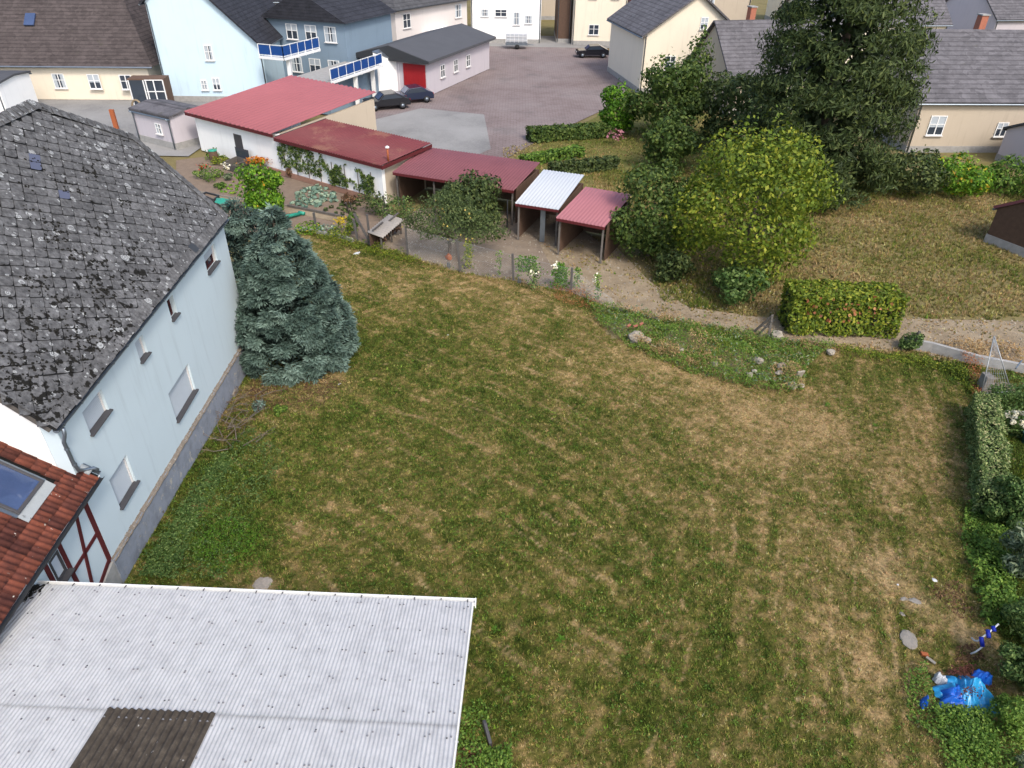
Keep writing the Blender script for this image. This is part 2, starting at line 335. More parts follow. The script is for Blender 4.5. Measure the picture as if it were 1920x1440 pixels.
def corr_mat():
    n = NT('white corrugated sheet'); g = n.noise(3, 6, .7); f = n.noise(45, 4, .6)
    col = n.ramp(g, (.3, sc(.62, 200, 199, 198)), (.6, sc(.66, 218, 217, 215)), (.8, sc(.63, 207, 206, 204))); col = n.mix(n.math('MULTIPLY', n.sm(f, .6, .75), .3), col, lin(140, 142, 144))
    col = n.mix(n.math('MULTIPLY', n.sm(n.noise(1.1, 7, .75), .6, .75), .15), col, lin(150, 148, 142)); lap = n.math('ABSOLUTE', n.math('SUBTRACT', n.dot((-.0291, -.9996 * math.cos(rad(8)), math.sin(rad(8))), (-10.37, 10.27, 3.57)), 3.03)); lapd = n.math('MULTIPLY', n.math('SUBTRACT', 1.0, n.sm(n.math('ADD', lap, n.math('MULTIPLY', n.noise(7, 3), .10)), .03, .14)), .55); col = n.mix(lapd, col, lin(118, 116, 110))   # dirt at the sheet overlap, also painting in the shading of the gap
    n.bump(f, .08, .01); return n.out(col, .55, 0, .25)
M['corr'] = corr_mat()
def old_corr():
    n = NT('old dark fibre cement sheet'); g = n.noise(6, 6, .7); col = n.ramp(g, (.3, sc(.6, 62, 54, 46)), (.55, sc(.6, 92, 83, 72)), (.75, sc(.65, 120, 108, 92)))
    col = n.mix(n.sm(n.noise(10, 6, .7), .64, .69), col, lin(178, 174, 166)); n.bump(n.noise(40, 5), .4, .01); return n.out(col, .9)
M['old_corr'] = old_corr()
M['red_corr'] = plain('dark red corrugated sheet', sc(.62, 128, 62, 64), .2, .5, .5, .05, 20, dirt=(lin(118, 78, 66), .35, .5))
M['red_roof'] = plain('faded red metal roof', sc(.60, 184, 110, 114), .12, .4, .55, .05)
M['red_roof2'] = plain('dull red metal roof', sc(.60, 142, 86, 92), .2, .5, .6, .05)
M['pink_roof'] = plain('pale red metal roof', sc(.60, 190, 124, 130), .12, .5, .55, .05)
M['silver_roof'] = plain('pale grey metal roof', sc(.60, 216, 221, 226), .05, .5, .45, .03)
M['roof_brown'] = plain('brown grey roof tiles', sc(.60, 92, 84, 84), .2, .6, .85, .2, 12)
M['roof_dark'] = plain('anthracite roof tiles', sc(.60, 58, 59, 66), .2, .7, .7, .2, 12)
M['roof_grey'] = plain('grey roof tiles', sc(.60, 112, 110, 114), .2, .6, .8, .2, 12)
M['roof_slate'] = plain('dark slate roof', sc(.60, 92, 92, 94), .25, 1.5, .6, .3, 14, piece=.3)
M['flat_roof'] = plain('grey bitumen roof', sc(.60, 98, 99, 103), .15, .6, .9, .1)
M['blue_panel'] = plain('blue balcony panel', sc(.55, 36, 88, 164), .06, 2, .4, .03)
M['red_paint'] = plain('red painted gate', lin(146, 32, 36), .12, 2, .5, .05)
M['car_black'] = plain('black car paint', (.012, .012, .015), .1, 2, .15, 0, spec=.6)
M['car_blue'] = plain('dark blue car paint', (.015, .022, .045), .1, 2, .15, 0, spec=.6)
M['rubber'] = plain('rubber', (.02, .02, .02), .2, 8, .8, .1)
M['yellow_plastic'] = plain('yellow plastic', lin(190, 176, 60), .1, 3, .5, .03)
M['green_plastic'] = plain('green plastic', lin(48, 140, 118), .1, 3, .4, .03)
M['pot'] = plain('dark green glazed pot', lin(48, 82, 76), .15, 5, .3, .05)
M['terracotta'] = plain('orange terracotta', sc(.6, 190, 108, 66), .15, 6, .8, .1)
M['blue_tube'] = plain('blue foam sleeve', sc(.6, 20, 48, 176), .08, 5, .6, .05)
M['wire'] = plain('galvanised wire', (.30, .31, .31), .2, 6, .45, 0, metal=.5)
M['dark_wire'] = plain('dark green fence wire', (.05, .07, .06), .2, 6, .6, 0)
M['twig'] = plain('dry grey twigs', (.12, .098, .08), .4, 8, .9, .3, piece=.5)

M['lf_cypress'] = leaf('blue green cypress sprays', (0, lin(34, 46, 42)), (.45, lin(74, 94, 84)), (1, lin(134, 156, 143)), trans=.12)
M['lf_brown'] = leaf('dead brown foliage', (0, lin(66, 48, 36)), (.6, lin(110, 82, 60)), (1, lin(150, 116, 84)))
M['lf_ivy'] = leaf('dark green leaves', (0, lin(42, 62, 28)), (.5, lin(72, 100, 46)), (1, lin(128, 146, 84)))
M['lf_hedge'] = leaf('hedge leaves', (0, lin(56, 76, 40)), (.5, lin(100, 122, 66)), (.85, lin(148, 158, 100)), (1, lin(192, 184, 134)))
M['lf_bright'] = leaf('bright green leaves', (0, lin(50, 82, 20)), (.55, lin(92, 136, 34)), (.9, lin(136, 164, 46)), (1, lin(196, 150, 44)))
M['lf_weed'] = leaf('weed leaves', (0, lin(50, 76, 28)), (.5, lin(84, 116, 40)), (1, lin(130, 152, 66)))
M['lf_dark'] = leaf('dark tree leaves', (0, lin(36, 48, 26)), (.5, lin(64, 80, 42)), (1, lin(104, 114, 62)))
M['lf_tree'] = leaf('tree leaves', (0, lin(40, 58, 24)), (.5, lin(68, 90, 38)), (1, lin(112, 126, 60)))
M['lf_apple'] = leaf('apple leaves', (0, lin(48, 62, 34)), (.5, lin(76, 92, 50)), (1, lin(118, 128, 78)))
M['lf_yellow'] = leaf('yellow green leaves', (0, lin(52, 72, 20)), (.5, lin(96, 116, 32)), (1, lin(158, 158, 54)))
M['lf_cabbage'] = leaf('cabbage leaves', (0, lin(70, 94, 84)), (.5, lin(108, 134, 118)), (1, lin(168, 184, 158)), trans=.1)
M['lf_olive'] = leaf('grey green shrub leaves', (0, lin(58, 74, 52)), (.5, lin(96, 114, 82)), (1, lin(150, 160, 128)))
M['lf_dry'] = leaf('dry weeds', (0, lin(116, 88, 58)), (.5, lin(168, 138, 94)), (1, lin(206, 180, 132)))
M['lf_rust'] = leaf('rusty dock stalks', (0, lin(110, 62, 40)), (.5, lin(152, 96, 60)), (1, lin(186, 140, 92)))
M['lf_orange'] = leaf('orange blossom', (0, sc(.6, 170, 84, 20)), (.5, sc(.6, 222, 128, 28)), (1, sc(.6, 240, 170, 60)), trans=.1)
M['lf_white'] = leaf('cream blossom', (0, sc(.95, 206, 196, 162)), (.5, sc(.95, 232, 226, 200)), (1, sc(.95, 244, 240, 226)), trans=.1)
M['lf_purple'] = leaf('purple blossom', (0, sc(.6, 140, 60, 150)), (1, sc(.6, 206, 130, 206)), trans=.1)
M['lf_red'] = leaf('red blossom', (0, sc(.6, 190, 40, 30)), (1, sc(.6, 230, 90, 50)), trans=.1)
M['lf_yel'] = leaf('yellow blossom', (0, sc(.6, 190, 160, 30)), (1, sc(.6, 232, 206, 60)), trans=.1)

def roof_mat(name, c, step=.27):
    n = NT(name); sp = n.new('ShaderNodeSeparateXYZ', {0: n.P}); z = n.math('FRACT', n.math('DIVIDE', sp.outputs[2], step)); line = n.math('SUBTRACT', 1.0, n.sm(z, .0, .35)); a = n.noise(.5, 6, .7); g = n.noise(6, 5, .7); mp = n.new('ShaderNodeMapping', {'Vector': n.P}); mp.inputs['Scale'].default_value = (2.6, 2.6, 3.7); tl = n.new('ShaderNodeTexVoronoi', {'Vector': mp.outputs[0], 'Scale': 1.0}); tv = n.new('ShaderNodeSeparateColor', {0: tl.outputs['Color']}).outputs[0]
    k = n.math('ADD', n.math('ADD', .45, n.math('MULTIPLY', a, .7)), n.math('ADD', n.math('MULTIPLY', n.math('SUBTRACT', tv, .5), .3), n.math('MULTIPLY', n.math('SUBTRACT', g, .5), .5))); k = n.math('MULTIPLY', k, n.math('SUBTRACT', 1.0, n.math('MULTIPLY', line, .45)))
    v = n.new('ShaderNodeVectorMath', {0: c}, operation='SCALE'); n.set(v.inputs['Scale'], n.math('MULTIPLY', k, 1.25)); col = n.mix(n.math('MULTIPLY', n.sm(n.noise(1.4, 7, .75), .6, .72), .5), v.outputs[0], sc(.6, 92, 92, 70)); n.bump(n.math('ADD', z, g), .5, .04); return n.out(col, .85, 0, .2)
M['roof_brown'] = roof_mat('brown grey roof tiles', sc(.6, 96, 87, 85)); M['roof_dark'] = roof_mat('anthracite roof tiles', sc(.6, 62, 63, 70)); M['roof_grey'] = roof_mat('grey roof tiles', sc(.62, 118, 115, 118)); M['roof_slate'] = roof_mat('dark slate roof', sc(.6, 96, 96, 98), .35)

# ------------------------------------------------------------------ the ground
def struct(o): o['kind'] = 'structure'; return o
def flat(name, pts, z, m, n=1):
    mb = MB(); mb.sheet([(p[0], p[1], z) for p in pts]); return struct(mb.build(name, m, None, norm=False))
def ground_mat(name, *st, sc_=.35, fine=8, bump=.5, joints=0):
    n = NT(name); a = n.noise(sc_, 6, .65); b = n.noise(fine, 6, .7); f = n.math('ADD', n.math('MULTIPLY', a, .65), n.math('MULTIPLY', b, .35)); n.bump(b, bump, .04); col = n.ramp(f, *st)
    if joints:                                                             # paving slabs with dark joints, and darker worn patches
        bt = n.new('ShaderNodeTexBrick', {'Vector': n.P, 'Color1': (1.0, 1.0, 1.0), 'Color2': (.82, .82, .82), 'Mortar': (.55, .55, .55), 'Scale': joints, 'Mortar Size': .03}); col = n.mix(.7, col, n.mix(1.0, col, bt.outputs[0], 'MULTIPLY')); col = n.mix(n.math('MULTIPLY', n.sm(n.noise(.25, 6, .7), .52, .68), .45), col, sc(.5, 128, 124, 122))
    return n.out(col, .95, 0, .1)
M['terrain'] = ground_mat('rough meadow', (.3, sc(.85, 98, 92, 54)), (.5, sc(.85, 128, 116, 80)), (.62, sc(.85, 120, 114, 64)), (.75, sc(.85, 150, 134, 104)))
M['gravel'] = ground_mat('beige gravel', (.3, sc(.62, 122, 108, 94)), (.5, sc(.62, 158, 142, 124)), (.7, sc(.62, 180, 164, 142)), sc_=.5, fine=22)
M['sand'] = ground_mat('sandy path', (.28, sc(.6, 128, 112, 92)), (.45, sc(.64, 164, 146, 120)), (.58, sc(.64, 184, 166, 138)), (.72, sc(.72, 200, 184, 156)), sc_=.7, fine=20, bump=1.0)
M['yard'] = ground_mat('pinkish paved yard', (.35, sc(.62, 142, 126, 122)), (.5, sc(.62, 166, 150, 146)), (.65, sc(.62, 176, 164, 160)), sc_=.15, fine=5, bump=.15, joints=.9)
M['asphalt'] = ground_mat('pale asphalt', (.35, sc(.62, 140, 138, 136)), (.5, sc(.62, 168, 166, 162)), (.65, sc(.62, 182, 180, 176)), sc_=.15, fine=9, bump=.15)
M['lawn'] = ground_mat('olive lawn', (.3, sc(.62, 96, 102, 48)), (.5, sc(.62, 124, 122, 66)), (.7, sc(.62, 146, 136, 88)), sc_=.4, fine=10)
struct(MB().sheet([(-600, -300, -.12), (600, -300, -.12), (600, 900, -.12), (-600, 900, -.12)]).build('ground', M['terrain'], None, norm=False))
flat('yard_pavement', [(-14, 60), (-9.6, 46.6), (-4, 50), (-1, 54), (2, 60), (9, 72), (13, 84), (12, 106), (-6, 106), (-14, 84)], -.06, M['yard'])
flat('asphalt_drive', [(-9.8, 47.5), (-5, 52), (-2, 57), (-3, 68), (-9, 70), (-13.8, 64)], -.05, M['asphalt'])
flat('street', [(-60, 106), (70, 106), (70, 116), (-60, 116)], -.055, M['asphalt'])
flat('lawn', [(-1.5, 46.5), (3, 43), (8, 40), (14, 46), (18, 70), (9, 71), (2, 58), (-.8, 52)], -.052, M['lawn'])
flat('meadow', [(17, 30), (46, 24), (60, 60), (16, 58)], -.056, M['terrain'])
flat('gravel_run', [(-8.2, 37.4), (-5.8, 35.9), (-2.8, 34.0), (0, 33.1), (2.8, 31.9), (4.8, 30.2), (5.5, 37), (3, 43), (-6, 43.5), (-7.6, 40)], -.03, M['gravel'])
flat('sandy_path', [(1.2, 39.4), (2, 35), (4.8, 30.2), (11.4, 27.4), (17.5, 26.4), (26, 24.4), (32, 24), (31, 29.8), (18.6, 29.9), (12.6, 29.6), (8.5, 30.6), (7, 33.5), (5.6, 38.5)], -.026, M['sand'])

# the mown field: one fine sheet whose pigment (green, straw, bare) is worked out in field coordinates
FX = [-40, -16, -12.7, -8.4, -5.8, -2.8, 0, 2.8, 4.8, 11.4, 15, 17.6, 20, 27]; FY = [46, 41.3, 39.5, 37.6, 35.9, 34.0, 33.1, 31.9, 30.3, 27.5, 26.9, 26.8, 25.5, 24.4]
def yfar(x): return np.interp(x, FX, FY)
SPOTS = [  # pixel, radius in metres across / along, straw(+) or lush(-), bare
    (1300, 700, 3.2, .17, 0), (1130, 650, 2.6, .12, 0), (1380, 830, 3.5, .15, .0), (1500, 790, 2.5, .13, 0), (1640, 840, 3, .18, 0), (1100, 880, 2.2, -.06, 0), (760, 600, 3.5, -.05, 0), (900, 560, 3, .14, 0),
    (640, 470, 2.0, .06, 0), (720, 530, 2.5, .10, 0), (430, 1010, 1.1, -.50, 0), (330, 1040, 1.2, -.42, 0), (400, 880, 1.4, -.35, 0), (600, 720, 1.7, .22, .25), (520, 720, 1.3, .3, .5), (1700, 690, 1.7, -.30, 0), (1770, 690, 1.2, -.32, 0),
    (1620, 970, 1.3, -.22, 0), (1660, 1070, .7, .3, .4), (1720, 1130, .45, .3, .6), (1560, 700, 1.6, -.22, 0), (1400, 640, 2.0, -.3, 0), (1250, 610, 2.0, -.3, 0), (960, 1200, 1.4, -.12, 0), (495, 1095, .28, .6, .9), (960, 1175, .2, .3, .6),
    (900, 1330, .7, -.35, 0), (1230, 780, 2.0, -.12, 0), (1100, 780, 1.8, -.1, 0), (860, 760, 3, -.08, 0), (1000, 1000, 3, -.03, 0), (1450, 1000, 2.2, .14, 0), (1550, 1200, 2.0, .02, 0), (1680, 1330, 1.0, .1, .1), (1800, 1130, .5, .3, .5), (1815, 1190, .5, .35, .75), (1560, 1040, 1.2, .06, 0),
    (1750, 900, 1.0, .05, 0), (520, 890, .2, .4, .4), (1200, 1045, .25, .3, .3), (1800, 1230, .5, -.3, 0)]
SP = [(G(a, b), r, d, e) for a, b, r, d, e in SPOTS]
def field(P):
    """straw 0..1, bare 0..1 and lush 0..1 at field points"""
    x, y = P[:, 0], P[:, 1]; q = np.stack([x, y], 1); wq = q + .35 * (np.stack([fbm(q * .9, 3), fbm(q * .9, 9)], 1) - .5)
    big = fbm(q * .22, 1, 3); mid = fbm(q * .9, 5, 4); fine = fbm(q * 4.2, 8, 3)
    dry = .43 + (big - .5) * .42 + (mid - .5) * .36 + (fine - .5) * .48 + (fbm(q * 9.5, 14, 2) - .5) * .55 + .26 * sst(.60, .74, fbm(q * 2.9, 17, 3)) + .005 * np.clip(x + 2, -8, 12)
    bare = np.zeros(len(x))
    for c, r, d, e in SP:
        g = np.exp(-(((x - c[0]) ** 2 + (y - c[1]) ** 2) / (r * r))); dry += d * g * (.7 + .6 * mid); bare = np.maximum(bare, e * g * sst(.3, .6, mid + (e > .8) * .3))
    side = sst(-1.6, 1.6, (x - .5) * .782 - (y - 9.5) * .623 + (fbm(q * .15, 21) - .5) * 5)             # mown along the fence, then along the hedge
    a1 = wq[:, 0] * .66 + wq[:, 1] * .75 + .02 * (wq[:, 0] - 2) ** 2 * .3; b1 = wq[:, 0] * .75 - wq[:, 1] * .66; a2 = wq[:, 0] * .94 - wq[:, 1] * .34; b2 = wq[:, 0] * .34 + wq[:, 1] * .94
    def streak(a, b, sd, per):
        k = np.abs(((a / per + .15 * np.sin(b * .5 + sd)) % 1) - .5) * 2; gap = sst(.56, .68, vn(np.stack([np.floor(a / per + .15 * np.sin(b * .5 + sd)) * 7.7, b * .75], 1), sd)); return sst(.88, .99, k) * gap * sst(.25, .6, fbm(np.stack([a * 5, b * 2.2], 1), sd + 4, 2))
    st = (1 - side) * (streak(a1, b1, 31, 1.05) * .9 + streak(a1 + .4, b1, 37, 1.75) * .6) + side * (streak(a2, b2, 41, .62) * .85 + streak(a2, b2, 43, 1.3) * .7)
    grain = (1 - side) * (fbm(np.stack([a1 * 3.0, b1 * .55], 1), 51, 3) - .5) + side * (fbm(np.stack([a2 * 3.2, b2 * .5], 1), 55, 3) - .5)
    dry = dry + st * .75 + grain * .42
    hd = np.clip((x - np.interp(y, [12, 16.5, 22], [12.6, 14.6, 18.2])), -3, 2); dry -= sst(-.5, .5, hd) * .5
    dry += .13 * sst(22, 31, y + .35 * x) * (fbm(q * .5, 23, 2) + .3); bare = np.maximum(bare, .85 * st); return np.clip(dry, 0, 1), np.clip(bare, 0, 1), st
def field_col(dry, bare, r):
    g = np.array([lin(66, 82, 28), lin(92, 103, 40), lin(116, 112, 58), lin(140, 123, 78), lin(164, 139, 100)]); t = np.clip(dry + r * .14, 0, 1) * 4; i = np.clip(t.astype(int), 0, 3); f = (t - i)[:, None]
    c = g[i] * (1 - f) + g[i + 1] * f; return c * (1 - bare[:, None]) + np.array(lin(158, 137, 104)) * bare[:, None]
step = .10; gx_ = np.arange(-12.2, 24.2, step); gy_ = np.arange(3.0, 41.6, step); XX, YY = np.meshgrid(gx_, gy_); FP = np.stack([XX.ravel(), YY.ravel()], 1)
relief = (fbm(FP * .5, 61, 3) - .5) * .16 + (fbm(FP * 3.1, 62, 3) - .5) * .07
dry_, bare_, st_ = field(FP); fcol = field_col(dry_, bare_, RNG.normal(0, .5, len(FP))) * (.34 + .6 * np.maximum(dry_ ** 1.3, bare_))[:, None]
fz = gz(FP[:, 1]) + relief + .03; V_ = np.concatenate([FP, fz[:, None]], 1)
ny, nx = XX.shape; I = np.arange(ny * nx).reshape(ny, nx); Q = np.stack([I[:-1, :-1], I[:-1, 1:], I[1:, 1:], I[1:, :-1]], -1).reshape(-1, 4)
mid_ = FP[Q].mean(1); Q = Q[(mid_[:, 1] < yfar(mid_[:, 0])) & ~((mid_[:, 0] < -11.2) & (mid_[:, 1] < 26))]
n = NT('mown field'); c = n.attr('Col').outputs['Color']; g1 = n.noise(14, 6, .7); g2 = n.noise(55, 4, .65)
c = n.mix(n.sm(g1, .35, .65), n.mix(1.0, c, (.62, .66, .6), 'MULTIPLY'), n.mix(1.0, c, (1.25, 1.2, 1.15), 'MULTIPLY')); n.bump(n.math('ADD', g1, n.math('MULTIPLY', g2, .5)), .8, .05); M['field'] = n.out(c, .95, 0, .08)
fo = struct(npobj('field', V_, Q, M['field'], None, {'Col': ('FLOAT_COLOR', np.concatenate([fcol, np.ones((len(fcol), 1))], 1))}, 4, True))
def fground(x, y):
    q = np.stack([np.atleast_1d(x), np.atleast_1d(y)], -1).astype(float); return gz(q[:, 1]) + (fbm(q * .5, 61, 3) - .5) * .16 + (fbm(q * 3.1, 62, 3) - .5) * .07 + .03
# grass: short mown tufts, each blade a triangle, coloured from the same field
def grass_mat():
    n = NT('grass blades'); c = n.attr('Col').outputs['Color']; n.out(c, .7, 0, .15); tr = n.new('ShaderNodeBsdfTranslucent', {'Color': c}); mx = n.new('ShaderNodeMixShader', {0: .25}); o = n.t.nodes['Material Output']
    n.t.links.new(n.b.outputs[0], mx.inputs[1]); n.t.links.new(tr.outputs[0], mx.inputs[2]); n.t.links.new(mx.outputs[0], o.inputs[0]); return n.m
M['grass'] = grass_mat()
def grass(name, P, dry, bare, label, nb=6, L=.062, W=.013, lean=.97):
    n_ = len(P); lush = 1 - dry; v, f = tuft_tris(P, nb, L * (.75 + .7 * lush) * RNG.uniform(.6, 1.5, n_), W * RNG.uniform(.8, 1.6, n_), lean)
    dt = np.clip(dry + RNG.normal(0, .15, n_), 0, 1); c = field_col(np.repeat(dt, nb), np.repeat(bare, nb) * .4, RNG.normal(0, .9, n_ * nb)); k = np.exp(RNG.normal(.10, .30, n_)); br = (RNG.uniform(0, 1, n_) < .05) & (dt < .6)
    tn = 1 + RNG.normal(0, .07, (n_, 3)); tn[br] *= np.array([.95, 1.35, .8]); c = c * np.repeat(k[:, None] * tn, nb, 0) * RNG.uniform(.75, 1.3, (n_ * nb, 1))
    c = np.clip(np.repeat(c, 3, 0), 0, .6); o = npobj(name, v, f, M['grass'], None, {'Col': ('FLOAT_COLOR', np.concatenate([c, np.ones((len(c), 1))], 1))}, 3); return tag(o, label, 'grass', None, 'stuff')
NG = 270000
gp = np.stack([RNG.uniform(-11.2, 21, NG), RNG.uniform(6.5, 41, NG) ], 1); gp = gp[RNG.uniform(0, 1, NG) < np.clip(22 / gp[:, 1], .45, 1) * 1.0]
px_, py_ = proj(np.concatenate([gp, gz(gp[:, 1])[:, None]], 1))
gp = gp[(gp[:, 1] < yfar(gp[:, 0])) & (px_ > -60) & (px_ < 1990) & (py_ < 1500) & ~((gp[:, 0] < -.9) & (gp[:, 1] < 9.6))]; gp = gp[~((gp[:, 0] < -10.4 - .0437 * (gp[:, 1] - 13)) & (gp[:, 1] < 25.6))]
d_, b_, s_ = field(gp); keep = RNG.uniform(0, 1, len(gp)) > b_ * .85 + s_ * .3; gp, d_, b_ = gp[keep], d_[keep], b_[keep]
grass('mown_grass', np.concatenate([gp, fground(gp[:, 0], gp[:, 1])[:, None]], 1), d_, b_, 'short mown grass, green and straw coloured, covering the whole field')

# low clover and plantain leaves between the blades
lp_ = gp[RNG.integers(len(gp), size=100000)] + RNG.normal(0, .07, (100000, 2)); ld, lb, _s = field(lp_); kp = RNG.uniform(0, 1, len(lp_)) < np.clip(1.25 - 1.7 * ld, 0, 1) * sst(.38, .6, fbm(lp_ * 1.9, 19, 3)); lp_, ld = lp_[kp], ld[kp]
tag(foliage('clover', np.concatenate([lp_, (fground(lp_[:, 0], lp_[:, 1]) + RNG.uniform(.01, .05, len(lp_)))[:, None]], 1), np.tile(Z3, (len(lp_), 1)), .045, M['lf_weed'], None, tint=np.clip(RNG.beta(2, 3, len(lp_)), 0, 1), asp=.8), 'clover and plantain leaves scattered through the mown grass', 'clover', None, 'stuff')

# ------------------------------------------------------------------ the white house with the slate roof
house = thing('house', HW(0, .7), 'large pale blue rendered house with lichen-spotted slate roof at the left of the field', 'house')
Wd = 8.5; RW = 6.3; SE = 12.35                                             # width, slope length, far gable
def prism_wall(s0, s1, z0, z1, off0, off1): return MB().prism([HW(s0, z0, off0), HW(s1, z0, off0), HW(s1, z1, off0), HW(s0, z1, off0)], N3 * (off1 - off0))
WINS = [  # s0, s1, z0, z1, shutter share, sill depth
    (.84, 1.90, 2.42, 3.42, 1.0), (4.95, 6.74, 2.22, 3.30, 1.0), (.84, 1.87, 4.92, 5.60, 1.0), (4.03, 4.55, 5.03, 5.66, 1.0), (6.49, 6.97, 5.03, 5.70, 0.0), (9.97, 11.1, 4.97, 5.68, .5)]
# long wall built as bands round the window openings, so that the openings are real recesses
mb = MB(); cuts = sorted({-.22, SE} | {w_[0] for w_ in WINS} | {w_[1] for w_ in WINS})
for a, b in zip(cuts[:-1], cuts[1:]):
    zz = sorted([(w_[2], w_[3]) for w_ in WINS if w_[0] <= (a + b) / 2 <= w_[1]]); z = 1.0
    for lo, hi in zz + [(6.02, None)]:
        mb.prism([HW(a, z, -.35), HW(b, z, -.35), HW(b, lo, -.35), HW(a, lo, -.35)], N3 * .35); z = hi
mb.build('wall', M['wall_blue'], house)
# gables: plain white walls under the verges
def gable(s, th, name, mt):
    a, b = -.36, -Wd + .25; pk = 6.0 + (Wd / 2) * math.tan(pit) - .18
    hw = 2.05 if s > 5 else 1.6
    pts = [HW(s, .2, a), HW(s, 6.0, a)]
    if s > 5: pts += [HW(s, pk - hw, a - (pk - hw - 6.0) / math.tan(pit)), HW(s, pk - hw, b + (pk - hw - 6.0) / math.tan(pit))]
    else: pts += [HW(s, pk - hw, a - (pk - hw - 6.0) / math.tan(pit)), HW(s, pk - hw, b + (pk - hw - 6.0) / math.tan(pit))]
    pts += [HW(s, 6.0, b), HW(s, .2, b)]; MB().prism(pts, E3 * th).build(name, mt, house)
gable(-.22, .3, 'gable_wall', M['wall_white']); gable(SE - .3, .3, 'gable_wall', M['wall_white'])
MB().prism([HW(-.22, .2, -Wd + .25), HW(SE, .2, -Wd + .25), HW(SE, 6, -Wd + .25), HW(-.22, 6, -Wd + .25)], N3 * .3).build('back_wall', M['wall_white'], house)
# plinth, its top sloping with the ground, with a crumbling ledge
g0, g1 = -.28, SE + .06; zt = lambda s: 1.64 - .0415 * s
pts = []; mbp = MB(); n_ = 40
for i in range(n_):
    a = g0 + (g1 - g0) * i / n_; b = g0 + (g1 - g0) * (i + 1) / n_
    mbp.prism([HW(a, -.6, -.3), HW(b, -.6, -.3), HW(b, zt(b), -.3), HW(a, zt(a), -.3)], N3 * .375)
mbp.build('plinth', M['plinth'], house)
mbl = MB()
for i in range(90):
    a = g0 + (g1 - g0) * i / 90; b = g0 + (g1 - g0) * (i + 1) / 90; q = .05 + .06 * random.random(); zz = zt(a) + random.uniform(-.02, .02)
    mbl.add([HW(a, zz + .05, 0.003), HW(b, zz + .05, .003), HW(b, zz - .03, .085 + q * .3), HW(a, zz - .03, .085 + q * .3), HW(a, zz - .09, .078), HW(b, zz - .09, .078)], [(0, 1, 2, 3), (3, 2, 5, 4)])
mbl.build('ledge', M['ledge'], house)
for a, b, z0, z1 in ((2.0, 3.3, .2, .52), (3.35, 3.9, .15, .42), (9.3, 9.8, -.3, .32), (11.2, 11.6, -.4, .3)):
    MB().prism([HW(a, z0, .07), HW(b, z0, .07), HW(b, z1 - .12, .07), HW((a + b) / 2, z1, .07), HW(a, z1 - .05, .07)], N3 * .09).build('footing_stone', M['brick_red'] if a < 3 else M['slab'], house, bevel=.02)
# windows: frame, pane, roller shutter, sill
for k, (s0, s1, z0, z1, sh) in enumerate(WINS):
    lab = ['lower window nearest the half-timbered annex, shutter down', 'wide lower window with its shutter down', 'upper window nearest the annex, shutter down', 'narrow upper window, shutter down', 'narrow upper window with dark open glass', 'farthest upper window with shutter half down'][k]
    fm = MB(); d0 = -.14
    for (a, b, c, d) in ((s0, s0 + .06, z0, z1), (s1 - .06, s1, z0, z1), (s0 + .06, s1 - .06, z0, z0 + .06), (s0 + .06, s1 - .06, z1 - .06, z1)): fm.prism([HW(a, c, d0 - .06), HW(b, c, d0 - .06), HW(b, d, d0 - .06), HW(a, d, d0 - .06)], N3 * .06)
    if sh < 1: fm.prism([HW((s0 + s1) / 2 - .025, z0 + .06, d0 - .055), HW((s0 + s1) / 2 + .025, z0 + .06, d0 - .055), HW((s0 + s1) / 2 + .025, z1 - .06, d0 - .055), HW((s0 + s1) / 2 - .025, z1 - .06, d0 - .055)], N3 * .05)
    wf = fm.build('window', M['reveal'] if sh == 1 else M['maroon_frame'], house); wf['label'] = lab
    MB().sheet([HW(s0, z0, d0 - .045), HW(s1, z0, d0 - .045), HW(s1, z1, d0 - .045), HW(s0, z1, d0 - .045)]).build('pane', M['glass'], wf)
    if sh:
        zb = z1 - (z1 - z0) * sh; sm_ = MB(); nz = max(6, int((z1 - zb) / .055))
        for i in range(nz):
            a_, b_2 = zb + (z1 - zb) * i / nz, zb + (z1 - zb) * (i + 1) / nz
            sm_.add([HW(s0 + .045, a_, d0 + .03), HW(s1 - .045, a_, d0 + .03), HW(s1 - .045, a_ + (b_2 - a_) * .5, d0 + .045), HW(s0 + .045, a_ + (b_2 - a_) * .5, d0 + .045), HW(s1 - .045, b_2, d0 + .03), HW(s0 + .045, b_2, d0 + .03)], [(0, 1, 2, 3), (3, 2, 4, 5)])
        sm_.build('roller_shutter', M['shutter'], wf)
        for a in (s0, s1 - .045): MB().prism([HW(a, z0, d0), HW(a + .045, z0, d0), HW(a + .045, z1, d0), HW(a, z1, d0)], N3 * .075).build('shutter_rail', M['reveal'], wf)
    MB().add([HW(s0 - .04, z0 + .035, d0 + .06), HW(s1 + .06, z0 + .035, d0 + .06), HW(s1 + .06, z0 + .005, .085), HW(s0 - .04, z0 + .005, .085), HW(s0 - .04, z0 - .03, .085), HW(s1 + .06, z0 - .03, .085), HW(s0 - .04, z0 - .03, d0 + .06), HW(s1 + .06, z0 - .03, d0 + .06)],
             [(0, 1, 2, 3), (3, 2, 5, 4), (4, 5, 7, 6), (0, 3, 4, 6), (1, 7, 5, 2), (0, 6, 7, 1)]).build('sill', M['sill'], wf, bevel=.008)
# roof: a dark deck, then slates laid one by one
def RP(s, u, n_=0): return RP0 + E3 * s + RU * u + RN * n_
hipu, hips, s_near, s_far = 4.0, 10.0, -.45, 12.62
roof = MB().prism([RP(s_near, -.08, -.07), RP(s_far, -.08, -.07), RP(s_far, hipu, -.07), RP(hips, RW + .03, -.07), RP(s_near, RW + .03, -.07)], RN * .05).build('roof', M['deck'], house)
